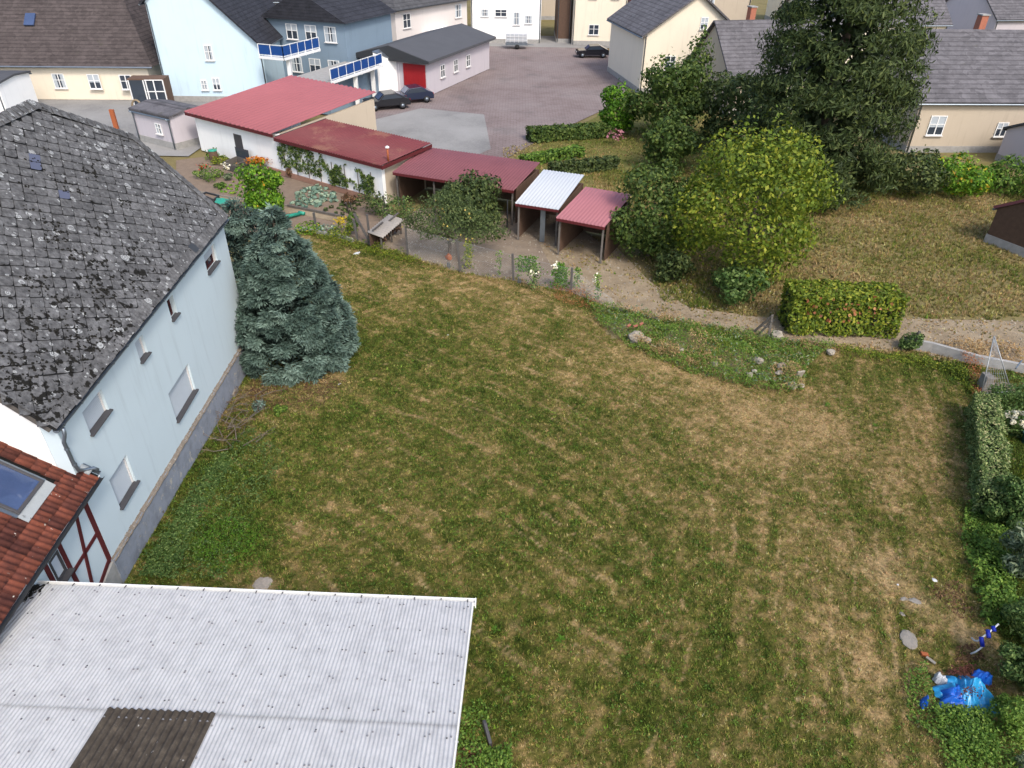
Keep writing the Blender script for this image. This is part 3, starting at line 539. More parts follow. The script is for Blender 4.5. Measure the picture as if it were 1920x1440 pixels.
# far slope, half hip and soffits close the roof
RB = HW(0, 6.13, .13 - 2 * RW * math.cos(pit)); RU2 = N3 * math.cos(pit) + Z3 * math.sin(pit)
def RQ(s, u, n_=0): return RB + E3 * s + RU2 * u + (-N3 * math.sin(pit) + Z3 * math.cos(pit)) * n_
MB().sheet([RQ(s_near, -.1), RQ(s_far, -.1), RQ(s_far, hipu), RQ(hips, RW), RQ(s_near, RW)]).build('back_slope', M['slate'], house)
MB().sheet([RP(s_far, hipu), RP(hips, RW), RQ(s_far, hipu)]).build('half_hip', M['slate'], house)
sl_v = [(-.262, 0), (-.14, -.098), (-.07, -.146), (-.01, -.164), (.05, -.146), (.13, -.098), (.262, 0), (0, .19)]
def slate_mesh(name, pts, th, mats, tilt=.0):
    nn = len(pts); v = [(a, b, th + (-b) * tilt) for a, b in pts] + [(a, b, (-b) * tilt) for a, b in pts]
    me = bpy.data.meshes.new(name); me.from_pydata(v, [], [tuple(range(nn)), tuple(range(nn, 2 * nn))[::-1]] + [(i, nn + i, nn + (i + 1) % nn, (i + 1) % nn) for i in range(nn)])
    bm = bmesh.new(); bm.from_mesh(me); bmesh.ops.recalc_face_normals(bm, faces=bm.faces); bm.to_mesh(me); bm.free(); me.materials.append(mats); return me
me_slate = slate_mesh('slate', sl_v, .009, M['slate'], .05); me_new = slate_mesh('slate_new', sl_v, .010, M['slate_new'], .05)
def rmat(s, u, rz=0, lift=.0, tx=0, ty=0): 
    B = Matrix.Identity(4); x, y, z = Vector(E3), Vector(RU), Vector(RN)
    for i in range(3): B[i][0], B[i][1], B[i][2] = x[i], y[i], z[i]
    p = RP(s, u, lift); B.translation = V(p); return B @ Matrix.Rotation(rz, 4, 'Z') @ Matrix.Rotation(tx, 4, 'X') @ Matrix.Rotation(ty, 4, 'Y')
def smax(u): return s_far - .32 if u < hipu - .1 else s_far - .32 - (u - hipu + .1) * (s_far - hips) / (RW - hipu)
cand = []
for r in range(32):
    u = .33 + r * .2 - .06; 
    if u > RW - .36: break
    for k in range(30):
        s = s_near + .05 + k * .555 + (r % 2) * .2775
        if s - .1 < smax(u): cand.append((s, u))
newset = [(7.66, 4.92), (7.22, 3.72), (7.38, 4.72)]
nw = {min(range(len(cand)), key=lambda i: (cand[i][0] - a) ** 2 + (cand[i][1] - b) ** 2) for a, b in newset}
pp = np.array([RP(s, u) for s, u in cand]); qx, qy = proj(pp); dist = np.linalg.norm(pp - CAM, axis=1); vis = (qx > -20)
order = sorted(range(len(cand)), key=lambda i: (0 if i in nw else 1, 0 if vis[i] else 1, dist[i])); big = MB()
for rank, i in enumerate(order):
    s, u = cand[i]; Mx = rmat(s + random.gauss(0, .006), u + random.gauss(0, .006), random.gauss(0, .025), random.uniform(0, .006), random.gauss(0, .012), random.gauss(0, .012))
    if rank < 298:
        o = piece('slate', me_new if i in nw else me_slate, house, Mx)
        if i in nw: o['label'] = 'clean blue grey replacement slate'
    else:
        big.add([Mx @ v.co for v in me_slate.vertices], [tuple(p.vertices) for p in me_slate.polygons])
tag(big.build('slate_covering', M['slate'], house, norm=False), kind='stuff')
# eave course, hip and verge course: narrow slates laid square to the edge
def strip(pa, pb, wid, depth, inward, name, lift=.016, overlap=.05):
    pa, pb = np.array(pa), np.array(pb); d = (pb - pa); L = np.linalg.norm(d); d = d / L; n_ = int(L / wid); up = np.cross(d, inward); up /= np.linalg.norm(up)
    if up[2] < 0: up = -up
    mb = MB()
    for i in range(n_):
        a = pa + d * (L * i / n_) + up * (lift + random.uniform(0, .006)); e = (wid + overlap) * random.uniform(.93, 1.0); o1 = inward * random.uniform(-.015, .012)
        b1 = up * .028
        mb.prism([a + o1, a + d * e * .86 + o1 + b1 * .8, a + d * e + o1 + inward * .05 + b1, a + d * e + inward * depth + b1, a + inward * depth], up * .008)
    return mb.build(name, M['slate'], house)
strip(RP(s_near, -.06, .0), RP(s_far - .2, -.06, .0), .30, .34, RU, 'eave_slates')
strip(RP(s_far, -.02, .012), RP(s_far, hipu, .012), .27, .30, -E3, 'verge_slates')
hd_ = unit(RP(hips, RW) - RP(s_far, hipu)); hin = np.cross(RN, hd_); hin = hin if np.dot(hin, -E3) > 0 else -hin
strip(RP(s_far, hipu, .012), RP(hips, RW, .012), .27, .32, hin, 'hip_slates')
strip(RP(hips, RW + .02, .014), RP(s_near, RW + .02, .014), .27, .34, -RU, 'ridge_slates')
strip(RP(s_near, RW - .06, .02), RP(s_near, .2, .012), .30, .04, E3, 'near_verge_slates')
o = MB().prism([RP(9.05, .02, .05), RP(9.42, .02, .05), RP(9.42, .33, .05), RP(9.05, .33, .05)], RN * .01).build('replacement_slate', M['dark_metal'], house)
# moss cushions on the lower slope: small dark lumps in the joints
gm = np.random.default_rng(4); cu = []
c_ = np.stack([gm.uniform(-.4, 12, 9000), gm.uniform(.1, 5, 9000)], 1)
ok = (fbm(c_ * 1.6, 90, 4) + .16 * (1 - sst(.8, 4.2, c_[:, 1])) * (1 - sst(5, 10, c_[:, 0])) > .69); c_ = c_[ok]
rr_ = np.minimum(np.abs(((c_[:, 0] - s_near - .05) / .2775 + (c_[:, 1] - .27) / .2) % 2 - 1), np.abs(((c_[:, 0] - s_near - .05) / .2775 - (c_[:, 1] - .27) / .2) % 2 - 1)); c_ = c_[gm.uniform(0, 1, len(c_)) < np.exp(-(rr_ / .25) ** 2) + .25]
mm = MB()
for s, u in c_[:1500]:
    r = gm.uniform(.018, .05); p = RP(s, u, .02); a0 = gm.uniform(0, 6)
    ring = [p + (E3 * math.cos(a0 + t * 1.047) + RU * math.sin(a0 + t * 1.047) * .8) * r * gm.uniform(.7, 1.3) for t in range(6)]
    mm.add(ring + [p + RN * r * .55], [(t, (t + 1) % 6, 6) for t in range(6)])
M['moss'] = plain('black moss', (.012, .011, .008), .5, 9, .98, .8, 60)
tag(mm.build('moss', M['moss'], house, norm=False), kind='stuff')
# near verge board and soffit
MB().prism([RP(s_near, 0, -.08), RP(s_near, RW, -.08), RP(s_near, RW, -.2), RP(s_near, 0, -.2)], E3 * .03).build('verge_board', M['old_wood'], house)
MB().sheet([RP(s_near + .03, .1, -.1), RP(s_near + .03, RW, -.1), RP(-.2, RW, -.1), RP(-.2, .1, -.1)]).build('soffit', M['brown_wood'], house)
# half-round zinc gutter with brackets, and the downpipe to the annex
gp0, gp1 = RP(s_near - .02, -.12, -.06), RP(s_far, -.12, -.06); gp0[2] = gp1[2] = 6.06; gm_ = MB(); nG = 14; prof = []
for k in range(9): t = math.pi * k / 8; prof.append((math.cos(t) * .075, -math.sin(t) * .075))
prof2 = [(a * .93, b * .93) for a, b in prof[::-1]]; pr = prof + prof2; ring = lambda p: [p + N3 * a + Z3 * b for a, b in pr]
gm_.add(ring(gp0) + ring(gp1), [(i, (i + 1) % 18, 18 + (i + 1) % 18, 18 + i) for i in range(18)] + [tuple(range(18))[::-1], tuple(range(18, 36))])
gut = gm_.build('gutter', M['zinc'], house)
MB().prism([gp0 + N3 * a + Z3 * b for a, b in prof], E3 * .004).build('gutter_end', M['zinc'], gut)
for i in range(15):
    c = gp0 + (gp1 - gp0) * (i + .3) / 15; br = MB(); br.tube([c + N3 * math.cos(t) * .08 + Z3 * -math.sin(t) * .08 for t in [math.pi * k / 6 for k in range(7)]], .008, 4); br.tube([c + N3 * .08, c - N3 * .08], .007, 4); br.build('bracket', M['zinc'], gut)
dp = [HW(-.30, 6.0, .22), HW(-.30, 5.82, .2), HW(-.25, 5.55, .07), HW(-.22, 4.95, .06), HW(-.15, 4.62, .06), HW(.0, 4.5, .1), HW(.12, 4.46, .24), HW(.16, 4.36, .3)]
dpo = MB().tube(dp, .045, 10).build('downpipe', M['zinc'], house, True)
for q in (HW(-.24, 5.35, .065), HW(-.20, 4.85, .06)): MB().tube([q - Z3 * .02, q + Z3 * .02], .055, 10).build('pipe_clip', M['zinc'], dpo)

# ------------------------------------------------------------------ the half-timbered annex with the red tile roof
annex = thing('annex', HW(-3, .7, -1), 'half-timbered annex with red pantile roof and skylight in front of the pale house', 'house extension')
AW = -.03; ap = rad(38); AU = -N3 * math.cos(ap) + Z3 * math.sin(ap); AN = N3 * math.sin(ap) + Z3 * math.cos(ap); AP0 = HW(0, 4.27, .3)
def APt(s, u, h=0): return AP0 + E3 * s + AU * u + AN * h
wa0, wa1 = -2.12, -1.72; wz0, wz1 = 2.92, 3.60; mb = MB()
for a, b, c, d in ((-.235, wa1, .2, 4.2), (wa1, wa0, .2, wz0), (wa1, wa0, wz1, 4.2), (wa0, -9, .2, 4.2)): mb.prism([HW(a, c, AW - .25), HW(b, c, AW - .25), HW(b, d, AW - .25), HW(a, d, AW - .25)], N3 * .25)
mb.build('wall', M['wall_blue'], annex)
MB().prism([HW(-.235, -.3, AW), HW(-1.0, -.3, AW), HW(-1.05, 1.42, AW), HW(-.7, 1.52, AW), HW(-.235, 1.60, AW)], N3 * .07).build('plinth', M['concrete'], annex)
def bm_(a, za, b, zb, wd=.13):
    p, q = HW(a, za, AW + .0), HW(b, zb, AW + .0); o = MB().beam(p, q, .05, wd, up=np.cross(unit(q - p), N3)); return o.build('beam', M['maroon'], annex)
for q in ((-.30, 1.62, -.30, 4.1, .16), (-.235, 3.80, -6, 3.80, .12), (-.72, 3.76, -1.24, 1.7, .11), (-.38, 2.69, -1.60, 2.69, .11), (-1.62, 3.76, -1.62, 1.7, .13), (-.36, 1.70, -1.5, 1.35, .13), (-2.24, 3.76, -2.24, 1.7, .13), (-2.24, 2.85, -4.5, 2.85, .11), (-3.1, 3.76, -3.1, 1.7, .13), (-4.2, 3.76, -4.2, 1.7, .13), (-3.1, 3.7, -2.3, 1.8, .11)): bm_(*q)
for s in (-.95, -1.62, -2.24, -2.9, -3.6): MB().obox(HW(s, 3.93, AW + .05), .11, .14, .16, E3, N3, Z3).build('rafter_end', M['maroon'], annex)
fm = MB()
for (a, b, c, d) in ((wa0, wa0 + .06, wz0, wz1), (wa1 - .06, wa1, wz0, wz1), (wa0 + .06, wa1 - .06, wz0, wz0 + .06), (wa0 + .06, wa1 - .06, wz1 - .06, wz1)): fm.prism([HW(a, c, AW - .06), HW(b, c, AW - .06), HW(b, d, AW - .06), HW(a, d, AW - .06)], N3 * .075)
wf = fm.build('window', M['sill'], annex)
MB().sheet([HW(wa0, wz0, AW - .05), HW(wa1, wz0, AW - .05), HW(wa1, wz1, AW - .05), HW(wa0, wz1, AW - .05)]).build('pane', M['glass'], wf)
sm_ = MB()
for i in range(14):
    a_ = wz0 + .06 + (wz1 - wz0 - .12) * i / 14; h_ = (wz1 - wz0 - .12) / 14; sm_.add([HW(wa0 + .06, a_, AW - .03), HW(wa1 - .06, a_, AW - .03), HW(wa1 - .06, a_ + h_ * .5, AW - .012), HW(wa0 + .06, a_ + h_ * .5, AW - .012), HW(wa1 - .06, a_ + h_, AW - .03), HW(wa0 + .06, a_ + h_, AW - .03)], [(0, 1, 2, 3), (3, 2, 4, 5)])
sm_.build('roller_shutter', M['shutter'], wf)
MB().prism([HW(wa0 - .06, wz0 - .04, AW), HW(wa1 + .06, wz0 - .04, AW), HW(wa1 + .06, wz0, AW), HW(wa0 - .06, wz0, AW)], N3 * .16).build('sill', M['sill'], wf)
MB().prism([APt(.12, -.02, -.10), APt(-8.5, -.02, -.10), APt(-8.5, 4.2, -.10), APt(.12, 4.2, -.10)], AN * .05).build('roof_deck', M['deck'], annex)
MB().prism([APt(.15, -.05, -.05), APt(-8.5, -.05, -.05), APt(-8.5, -.05, -.20), APt(.15, -.05, -.20)], -N3 * .03).build('fascia', M['white_metal'], annex)
# pantile: two shallow troughs, overlapping the one below
TW, TH_ = .30, .335
def tile_mesh():
    nx_ = 12; v = []; f = []
    for j, (yy, zz) in enumerate(((-.03, .030), (TH_ + .04, .004), (-.03, .004))):
        for i in range(nx_ + 1):
            x = -TW / 2 - .01 + (TW + .02) * i / nx_; ph = 2 * math.pi * (x / TW) * 2; w_ = .016 * math.cos(ph) + (.012 if i == 0 else 0)
            v.append((x, yy, zz + w_ * (1 if j < 2 else 1) + (.0 if j < 2 else -.004)))
    q = nx_ + 1
    for i in range(nx_): f.append((i, i + 1, q + i + 1, q + i)); f.append((i + 1, i, 2 * q + i, 2 * q + i + 1))
    me = bpy.data.meshes.new('roof_tile'); me.from_pydata(v, [], f); me.materials.append(M['tile']); me.update(); me.polygons.foreach_set('use_smooth', [True] * len(f)); return me
me_tile = tile_mesh(); AB = Matrix.Identity(4)
for i in range(3): AB[i][0], AB[i][1], AB[i][2] = E3[i], AU[i], AN[i]
SK = (-1.88, -.80, .86, 2.05); rest = MB(); cnt = 0; tl = []
for r in range(12):
    for k in range(26):
        s, u = -.02 - TW / 2 - k * TW, r * TH_ - .02
        if SK[0] - .02 < s < SK[1] + .05 and SK[2] - .12 < u + .16 < SK[3] + .12: continue
        tl.append((s, u))
tp = np.array([APt(s, u) for s, u in tl]); tx, ty = proj(tp); od = sorted(range(len(tl)), key=lambda i: (0 if tx[i] > -30 and ty[i] < 1300 else 1, np.linalg.norm(tp[i] - CAM)))
for rank, i in enumerate(od):
    s, u = tl[i]; B = AB.copy(); B.translation = V(APt(s + random.gauss(0, .003), u + random.gauss(0, .006), random.uniform(0, .006))); B = B @ Matrix.Rotation(random.gauss(0, .012), 4, 'Z')
    if rank < 230: piece('roof_tile', me_tile, annex, B)
    else: rest.add([B @ v.co for v in me_tile.vertices], [tuple(p.vertices) for p in me_tile.polygons])
tag(rest.build('tile_covering', M['tile'], annex, True, norm=False), kind='stuff')
# grey verge tiles stepping up against the white gable
for r in range(9):
    u0 = r * TH_ + .16; B = MB(); pts = []
    for k in range(7): t = math.pi * (k / 6); pts.append((.06 - math.cos(t) * .12, math.sin(t) * .075 + .02))
    a = [APt(x, u0, h) for x, h in pts]; b = [APt(x * .93, u0 + TH_ + .05, h * .8) for x, h in pts]
    B.add(a + b + [p - AN * .02 for p in a], [(i, i + 1, 8 + i, 7 + i) for i in range(6)] + [(i + 1, i, 14 + i, 15 + i) for i in range(6)]); B.build('verge_tile', M['verge'], annex, True)
MB().prism([APt(.19, -.02, -.08), APt(.19, 4, -.08), APt(.19, 4, .05), APt(.19, -.02, .05)], E3 * -.02).build('verge_flashing', M['zinc'], annex)
# skylight: frame, pane, flashing
s0, s1, u0, u1 = SK; fr = MB()
for a, b, c, d in ((s0, s0 + .07, u0, u1), (s1 - .07, s1, u0, u1), (s0 + .07, s1 - .07, u0, u0 + .08), (s0 + .07, s1 - .07, u1 - .08, u1)): fr.prism([APt(a, c, 0), APt(b, c, 0), APt(b, d, 0), APt(a, d, 0)], AN * .11)
skl = fr.build('skylight', M['sill'], annex, bevel=.01)
MB().sheet([APt(s0 + .05, u0 + .05, .085), APt(s1 - .05, u0 + .05, .085), APt(s1 - .05, u1 - .05, .085), APt(s0 + .05, u1 - .05, .085)]).build('pane', M['skyglass'], skl)
MB().prism([APt(s0 - .06, u0 - .24, .035), APt(s1 + .06, u0 - .24, .035), APt(s1 + .06, u0, .05), APt(s0 - .06, u0, .05)], AN * .012).build('flashing', M['verge'], skl)
for a in (s0 - .08, s1): MB().prism([APt(a, u0, .0), APt(a + .08, u0, .0), APt(a + .08, u1, .0), APt(a, u1, .0)], AN * .06).build('flashing', M['zinc'], skl)
# black half-round gutter of the annex
ag0, ag1 = APt(.16, -.09, -.07), APt(-8.5, -.09, -.07); gm_ = MB(); gm_.add([p for c in (ag0, ag1) for p in [c + N3 * a * .85 + Z3 * b * .85 for a, b in pr]], [(i, (i + 1) % 18, 18 + (i + 1) % 18, 18 + i) for i in range(18)] + [tuple(range(18))[::-1], tuple(range(18, 36))])
gm_.build('gutter', M['dark_metal'], annex)

# ------------------------------------------------------------------ the garage with the corrugated roof
GL = np.array([-10.37, 10.27, 3.57]); GR_ = np.array([-.74, 9.99, 3.57]); GX = unit(GR_ - GL); GHh = np.array([GX[1], -GX[0], 0]); ga = rad(8); GU = GHh * math.cos(ga) + Z3 * math.sin(ga); GN = np.cross(GX, GU); GN = GN if GN[2] > 0 else -GN
def GP(x, u, h=0): return GL + GX * x + GU * u + GN * h
shed = thing('garage', GP(5, 3) * np.array([1, 1, 0]) + Z3 * .7, 'low outbuilding under a white corrugated roof in the near left corner', 'outbuilding')
def corr(name, x0, x1, u0, u1, pitch, amp, h0, h1, m, seg=8, th=.006, rows=2):
    nx_ = int(round((x1 - x0) / pitch * seg)); P = []; F = []
    for j in range(rows + 1):
        t = j / rows
        for i in range(nx_ + 1):
            x = x0 + (x1 - x0) * i / nx_; P.append(GP(x, u0 + (u1 - u0) * t, h0 + (h1 - h0) * t + amp * math.cos(2 * math.pi * x / pitch)))
    q = nx_ + 1
    for j in range(rows):
        for i in range(nx_): F.append((j * q + i, j * q + i + 1, (j + 1) * q + i + 1, (j + 1) * q + i))
    b = len(P); P += [p for p in P[:q]] + [p - GN * th for p in P[:q]]      # the cut lower edge shows its thickness
    for i in range(nx_): F.append((b + i + 1, b + i, b + q + i, b + q + i + 1))
    o = MB().add(P, F).build(name, m, shed, True, norm=False); return o
edges = [0, .52, 1.47, 2.42, 3.37, 4.32, 5.27, 6.22, 7.17, 8.12, 9.07, 9.60]
for i in range(len(edges) - 1):
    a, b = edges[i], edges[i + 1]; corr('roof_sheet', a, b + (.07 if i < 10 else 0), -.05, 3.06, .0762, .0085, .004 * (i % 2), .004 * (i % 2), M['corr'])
    if 3.3 < a < 5.2: continue
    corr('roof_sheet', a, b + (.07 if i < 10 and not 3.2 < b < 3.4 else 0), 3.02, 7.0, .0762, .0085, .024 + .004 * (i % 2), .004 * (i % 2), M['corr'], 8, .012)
oc = corr('old_roof_sheet', 3.34, 5.30, 3.00, 7.0, .131, .024, .048, .03, M['old_corr'], 10, .012); oc['label'] = 'old dark brown corrugated sheet patched into the white roof'
# white screw caps, paired at the overlaps and single between them
def dome(name, r, h, m):
    mb = MB().lathe((0, 0, 0), [(r * 1.25, 0), (r * 1.2, h * .25), (r * .85, h * .3), (r * .75, h * .8), (r * .2, h)], 8); me = bpy.data.meshes.new(name); me.from_pydata(mb.v, [], mb.f); me.materials.append(m); return me
M['cap'] = plain('grey screw cap', lin(120, 120, 122), .2, 8, .4, 0); me_cap = dome('screw_cap', .017, .024, M['cap']); me_washer = dome('screw_washer', .014, .012, M['dark_metal'])
GB = Matrix.Identity(4)
for i in range(3): GB[i][0], GB[i][1], GB[i][2] = GX[i], -GU[i], GN[i]
xs = []
for k in range(1, 11):
    e = edges[k]; xs += [e - .02, e + .045] + ([e - .475] if k > 1 else [])
xs += [9.46, 9.54]
for u in (.12, .80, 1.45, 2.11, 2.77, 3.27, 3.90, 4.6):
    for x in xs:
        if u > 3 and 3.2 < x < 5.3: continue
        xx = round((x + random.gauss(0, .012)) / .0762) * .0762; B = GB.copy(); B.translation = V(GP(xx, u + random.gauss(0, .025), .010 + (.02 if u > 3 else 0))); piece('screw_cap', me_cap if random.random() < .85 else me_washer, shed, B)
for x in np.arange(3.45, 5.3, .2): B = GB.copy(); B.translation = V(GP(round(x / .131) * .131, 3.2, .06)); piece('screw_cap', me_cap, shed, B)
# white box gutter at the eave, end cap, joints
g_ = MB(); a, b = GP(-.05, -.03, -.02), GP(9.66, -.03, -.02); d = -GHh
prf = [(0, 0), (0, -.09), (.11, -.09), (.11, .03), (.095, .03), (.095, -.078), (.012, -.078), (.012, 0)]
g_.add([p + d * x + Z3 * z for p in (a, b) for x, z in prf], [(i, (i + 1) % 8, 8 + (i + 1) % 8, 8 + i) for i in range(8)] + [tuple(range(8))[::-1], tuple(range(8, 16))]); gg = g_.build('gutter', M['white_metal'], shed)
for i in range(17): MB().beam(GP(.3 + i * .575, -.035, 0), GP(.3 + i * .575, -.15, 0), .02, .012).build('gutter_clip', M['sill'], gg)
MB().prism([b + d * x + Z3 * z for x, z in ((-.02, .01), (-.02, -.13), (.12, -.10), (.12, .035))], GX * .02).build('gutter_end', M['white_metal'], gg)
MB().prism([GP(9.63, -.02, -.02), GP(9.63, 7, -.02), GP(9.63, 7, -.14), GP(9.63, -.02, -.14)], -GX * .03).build('verge_board', M['white_metal'], shed)
for pts in ([GP(.06, .3), GP(9.15, .3)], [GP(9.15, .3), GP(9.15, 7)], [GP(.06, .2), GP(.06, 7)]):
    p, q = pts; MB().prism([(p[0], p[1], 0), (q[0], q[1], 0), (q[0], q[1], q[2] - .08), (p[0], p[1], p[2] - .08)], (GHh * .2) if abs((q - p)[0]) > 3 else -GX * .2).build('wall', M['wall_white'], shed)
# black moss and leaves caught where the annex drips on the roof
lit = MB()
for i in range(90):
    x, u = abs(random.gauss(0, .13)), abs(random.gauss(.1, .22)); p = GP(x + .02, u, .02); lit.obox(p, random.uniform(.02, .07), random.uniform(.02, .06), .02, unit(np.array([random.random(), random.random(), .1])))
tag(lit.build('leaf_litter', M['moss'], shed), kind='stuff')

# ------------------------------------------------------------------ conifers by the house
def sprays(pts, outd, L, wd, K, rng, droop=.45, fan=1.0):
    """a drooping feathery spray of K narrow blades at each point"""
    n = len(pts); o = outd.copy(); o[:, 2] -= droop; o = unit(o + rng.normal(0, .22, (n, 3))); side = unit(np.cross(o, np.array([0, 0, 1.0]) + rng.normal(0, .25, (n, 3)))); up = unit(np.cross(side, o)); VV = []
    for k in range(K):
        t = k / (K - 1) - .5; along = rng.uniform(.0, .55, n)[:, None] * L; a = t * 2 * fan * rng.uniform(.7, 1.2, n)[:, None]
        d = unit(o * np.cos(a) + side * np.sin(a) + up * rng.normal(0, .16, (n, 1)) - np.array([0, 0, .25]) * abs(t)); st = pts + o * along + side * (t * .12); ln = L * rng.uniform(.45, .85, (n, 1)); w2 = wd * rng.uniform(.7, 1.3, (n, 1)); s2 = unit(np.cross(d, up + rng.normal(0, .35, (n, 3))))
        VV.append(np.stack([st, st + d * ln * .55 + s2 * w2, st + d * ln + up * ln * .05, st + d * ln * .55 - s2 * w2], 1))
    v = np.stack(VV, 1).reshape(-1, 3); return v, np.arange(len(v)).reshape(-1, 4)
def conifer(label, base, h, prof, nclump, per, seed, tip, cat='conifer', brown=None, L=.30):
    g = np.random.default_rng(seed); base = np.array(base, float); t = thing('conifer', base, label, cat); tip = np.array(tip, float)
    zz = []
    while len(zz) < nclump:
        u = g.uniform(0, 1)
        if g.uniform(0, 1) < np.interp(u, *prof) / max(prof[1]) + .08: zz.append(u)
    zz = np.array(zz); a = np.arange(nclump) * 2.39996 + g.normal(0, .3, nclump); R = np.interp(zz, *prof) * g.uniform(.86, 1.1, nclump)
    ax = base + (tip - base) * zz[:, None]; od = np.stack([np.cos(a), np.sin(a), np.zeros(nclump)], 1); cr = .18 + .20 * np.interp(zz, *prof) / max(prof[1])
    C = ax + od * (R - cr * .8)[:, None]; k = np.repeat(np.arange(nclump), per); q = unit(od[k] * 1.0 + np.array([0, 0, .28]) + g.normal(0, .62, (len(k), 3)))
    P = C[k] + q * (cr[k] * g.uniform(.55, 1.08, len(k)))[:, None] * np.array([1, 1, .75]); keep = P[:, 2] > base[2] + .02; P, q, kk = P[keep], q[keep], k[keep]
    v, f = sprays(P, unit(q + od[kk] * .6), L, .026, 9, g)
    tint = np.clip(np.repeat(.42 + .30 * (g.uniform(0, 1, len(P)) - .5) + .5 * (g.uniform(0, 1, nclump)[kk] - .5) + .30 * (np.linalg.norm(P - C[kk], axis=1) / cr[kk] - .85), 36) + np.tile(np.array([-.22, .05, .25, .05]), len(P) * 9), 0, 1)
    m = M['lf_cypress']
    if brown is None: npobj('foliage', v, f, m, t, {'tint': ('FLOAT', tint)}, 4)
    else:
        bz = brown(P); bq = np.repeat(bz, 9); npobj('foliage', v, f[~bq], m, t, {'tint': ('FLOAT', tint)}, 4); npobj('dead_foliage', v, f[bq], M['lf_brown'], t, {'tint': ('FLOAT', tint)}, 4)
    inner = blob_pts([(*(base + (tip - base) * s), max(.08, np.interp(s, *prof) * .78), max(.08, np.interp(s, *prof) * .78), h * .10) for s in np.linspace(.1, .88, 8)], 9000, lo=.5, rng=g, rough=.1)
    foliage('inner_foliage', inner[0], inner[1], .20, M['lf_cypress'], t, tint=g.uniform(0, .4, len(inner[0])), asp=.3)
    MB().tube([base - Z3 * .2, base + (tip - base) * .5, tip - Z3 * .3], [.16, .10, .02], 8).build('trunk', M['bark'], t, True); return t
b1 = np.array([-8.95, 25.55, fground(-8.95, 25.55)[0]]); tip1 = Yp(506, 388, 26.0)
conifer('broad blue green conifer standing on the field at the corner of the pale house', b1, 6.7, ([0, .06, .2, .42, .6, .75, .86, .94, 1], [1.95, 2.18, 2.2, 1.88, 1.42, .88, .44, .24, .06]), 330, 24, 11, tip1)
b2 = np.array([-10.75, 27.4, -.05]); tip2 = Yp(440, 376, 27.4)
conifer('narrow blue green conifer half dead, squeezed between the house corner and the broad conifer', b2, 6.4, ([0, .2, .5, .75, .9, 1], [1.2, 1.3, 1.15, .9, .6, .15]), 90, 28, 12, tip2, brown=lambda P: (P[:, 0] > -10.75) & (P[:, 1] < 27.6) & (P[:, 2] < 4.4) & (P[:, 2] > 1.6) & (fbm(P * 1.1, 5, 2) > .5))

# ------------------------------------------------------------------ the hedge and the shrubs along the right edge
def ribbon(P0, P1, wdt, h, n, seed):                                        # points on the faces of a clipped hedge
    g = np.random.default_rng(seed); P0, P1 = np.array(P0, float), np.array(P1, float); L = np.linalg.norm(P1 - P0); d = (P1 - P0) / L; s = np.array([-d[1], d[0], 0]); face = g.choice(4, n, p=np.array([L * h, L * h, L * wdt, wdt * h]) / (2 * L * h + L * wdt + wdt * h))
    a = g.uniform(0, L, n); b = g.uniform(-.5, .5, n) * wdt; c = g.uniform(.03, 1, n) * h; e = g.choice([-1, 1], n)
    b = np.where(face == 0, -wdt / 2, np.where(face == 1, wdt / 2, b)); c = np.where(face == 2, h, c); a = np.where(face == 3, np.where(e > 0, L, 0), a)
    nr = np.where((face == 0)[:, None], -s, np.where((face == 1)[:, None], s, np.where((face == 2)[:, None], Z3, d * e[:, None]))); P = P0 + d * a[:, None] + s * b[:, None] + Z3 * c[:, None]
    P = P + nr * (((fbm(P * 2.2, seed, 3) - .5) * .42) + g.uniform(-.16, .03, n))[:, None]; return P, nr + Z3 * .2
hp0 = np.array([17.7, 21.9, 0.08]); hp1 = np.array([14.65, 15.9, .38])
t = thing('hedge', (hp0 + hp1) / 2, 'clipped green hedge along the right edge of the field below the wire panel', 'hedge')
P, q = ribbon(hp0, hp1, .85, 1.15, 13000, 5); foliage('foliage', P, q, .085, M['lf_hedge'], t, tint=np.clip(RNG.beta(2, 2.2, len(P)) + (q[:, 2] > .5) * .12, 0, 1))  # top leaves tinted lighter, light from above put into the colour
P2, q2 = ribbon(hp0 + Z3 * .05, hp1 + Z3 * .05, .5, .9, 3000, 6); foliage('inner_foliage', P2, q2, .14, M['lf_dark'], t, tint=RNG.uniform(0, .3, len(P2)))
mb = MB()
for i in range(14): c = hp0 + (hp1 - hp0) * (i + .5) / 14; mb.tube([c, c + np.array([random.gauss(0, .1), random.gauss(0, .1), .95])], [.025, .01], 5)
tag(mb.build('stems', M['bark'], t), kind='stuff')
t = thing('hedge', np.array([20, 23.2, 0]), 'short cross hedge behind the cream hydrangea', 'hedge'); P, q = ribbon((18.2, 22.3, 0), (21.6, 22.5, 0), .7, 1.1, 5000, 8); foliage('foliage', P, q, .085, M['lf_ivy'], t, tint=RNG.beta(2, 2.5, len(P)))
def gp(px, py): p = G(px, py); return np.array([p[0], p[1], fground(p[0], p[1])[0]])
shrub('shrub', 'dark green rounded shrub below the end of the clipped hedge', 'shrub', gp(1895, 985), 1.05, 1.7, M['lf_ivy'], 9000, .10, seed=21, stem=.05, tint=lambda p: RNG.beta(2, 2, len(p)))
shrub('shrub', 'grey green long-leaved shrub at the right edge below the dark shrub', 'shrub', gp(1915, 1085), .85, 1.7, M['lf_olive'], 2600, .20, seed=22, stem=.05, asp=.32)
shrub('shrub', 'small bright yellow green shoots beside the clipped hedge', 'shrub', gp(1905, 925), .35, 1.6, M['lf_yellow'], 700, .09, seed=23, nb=3)
shrub('shrub', 'big dark bush at the lower right edge beside the blue tarp', 'shrub', gp(1928, 1300), 1.0, 1.6, M['lf_ivy'], 9000, .085, seed=24, stem=.05)
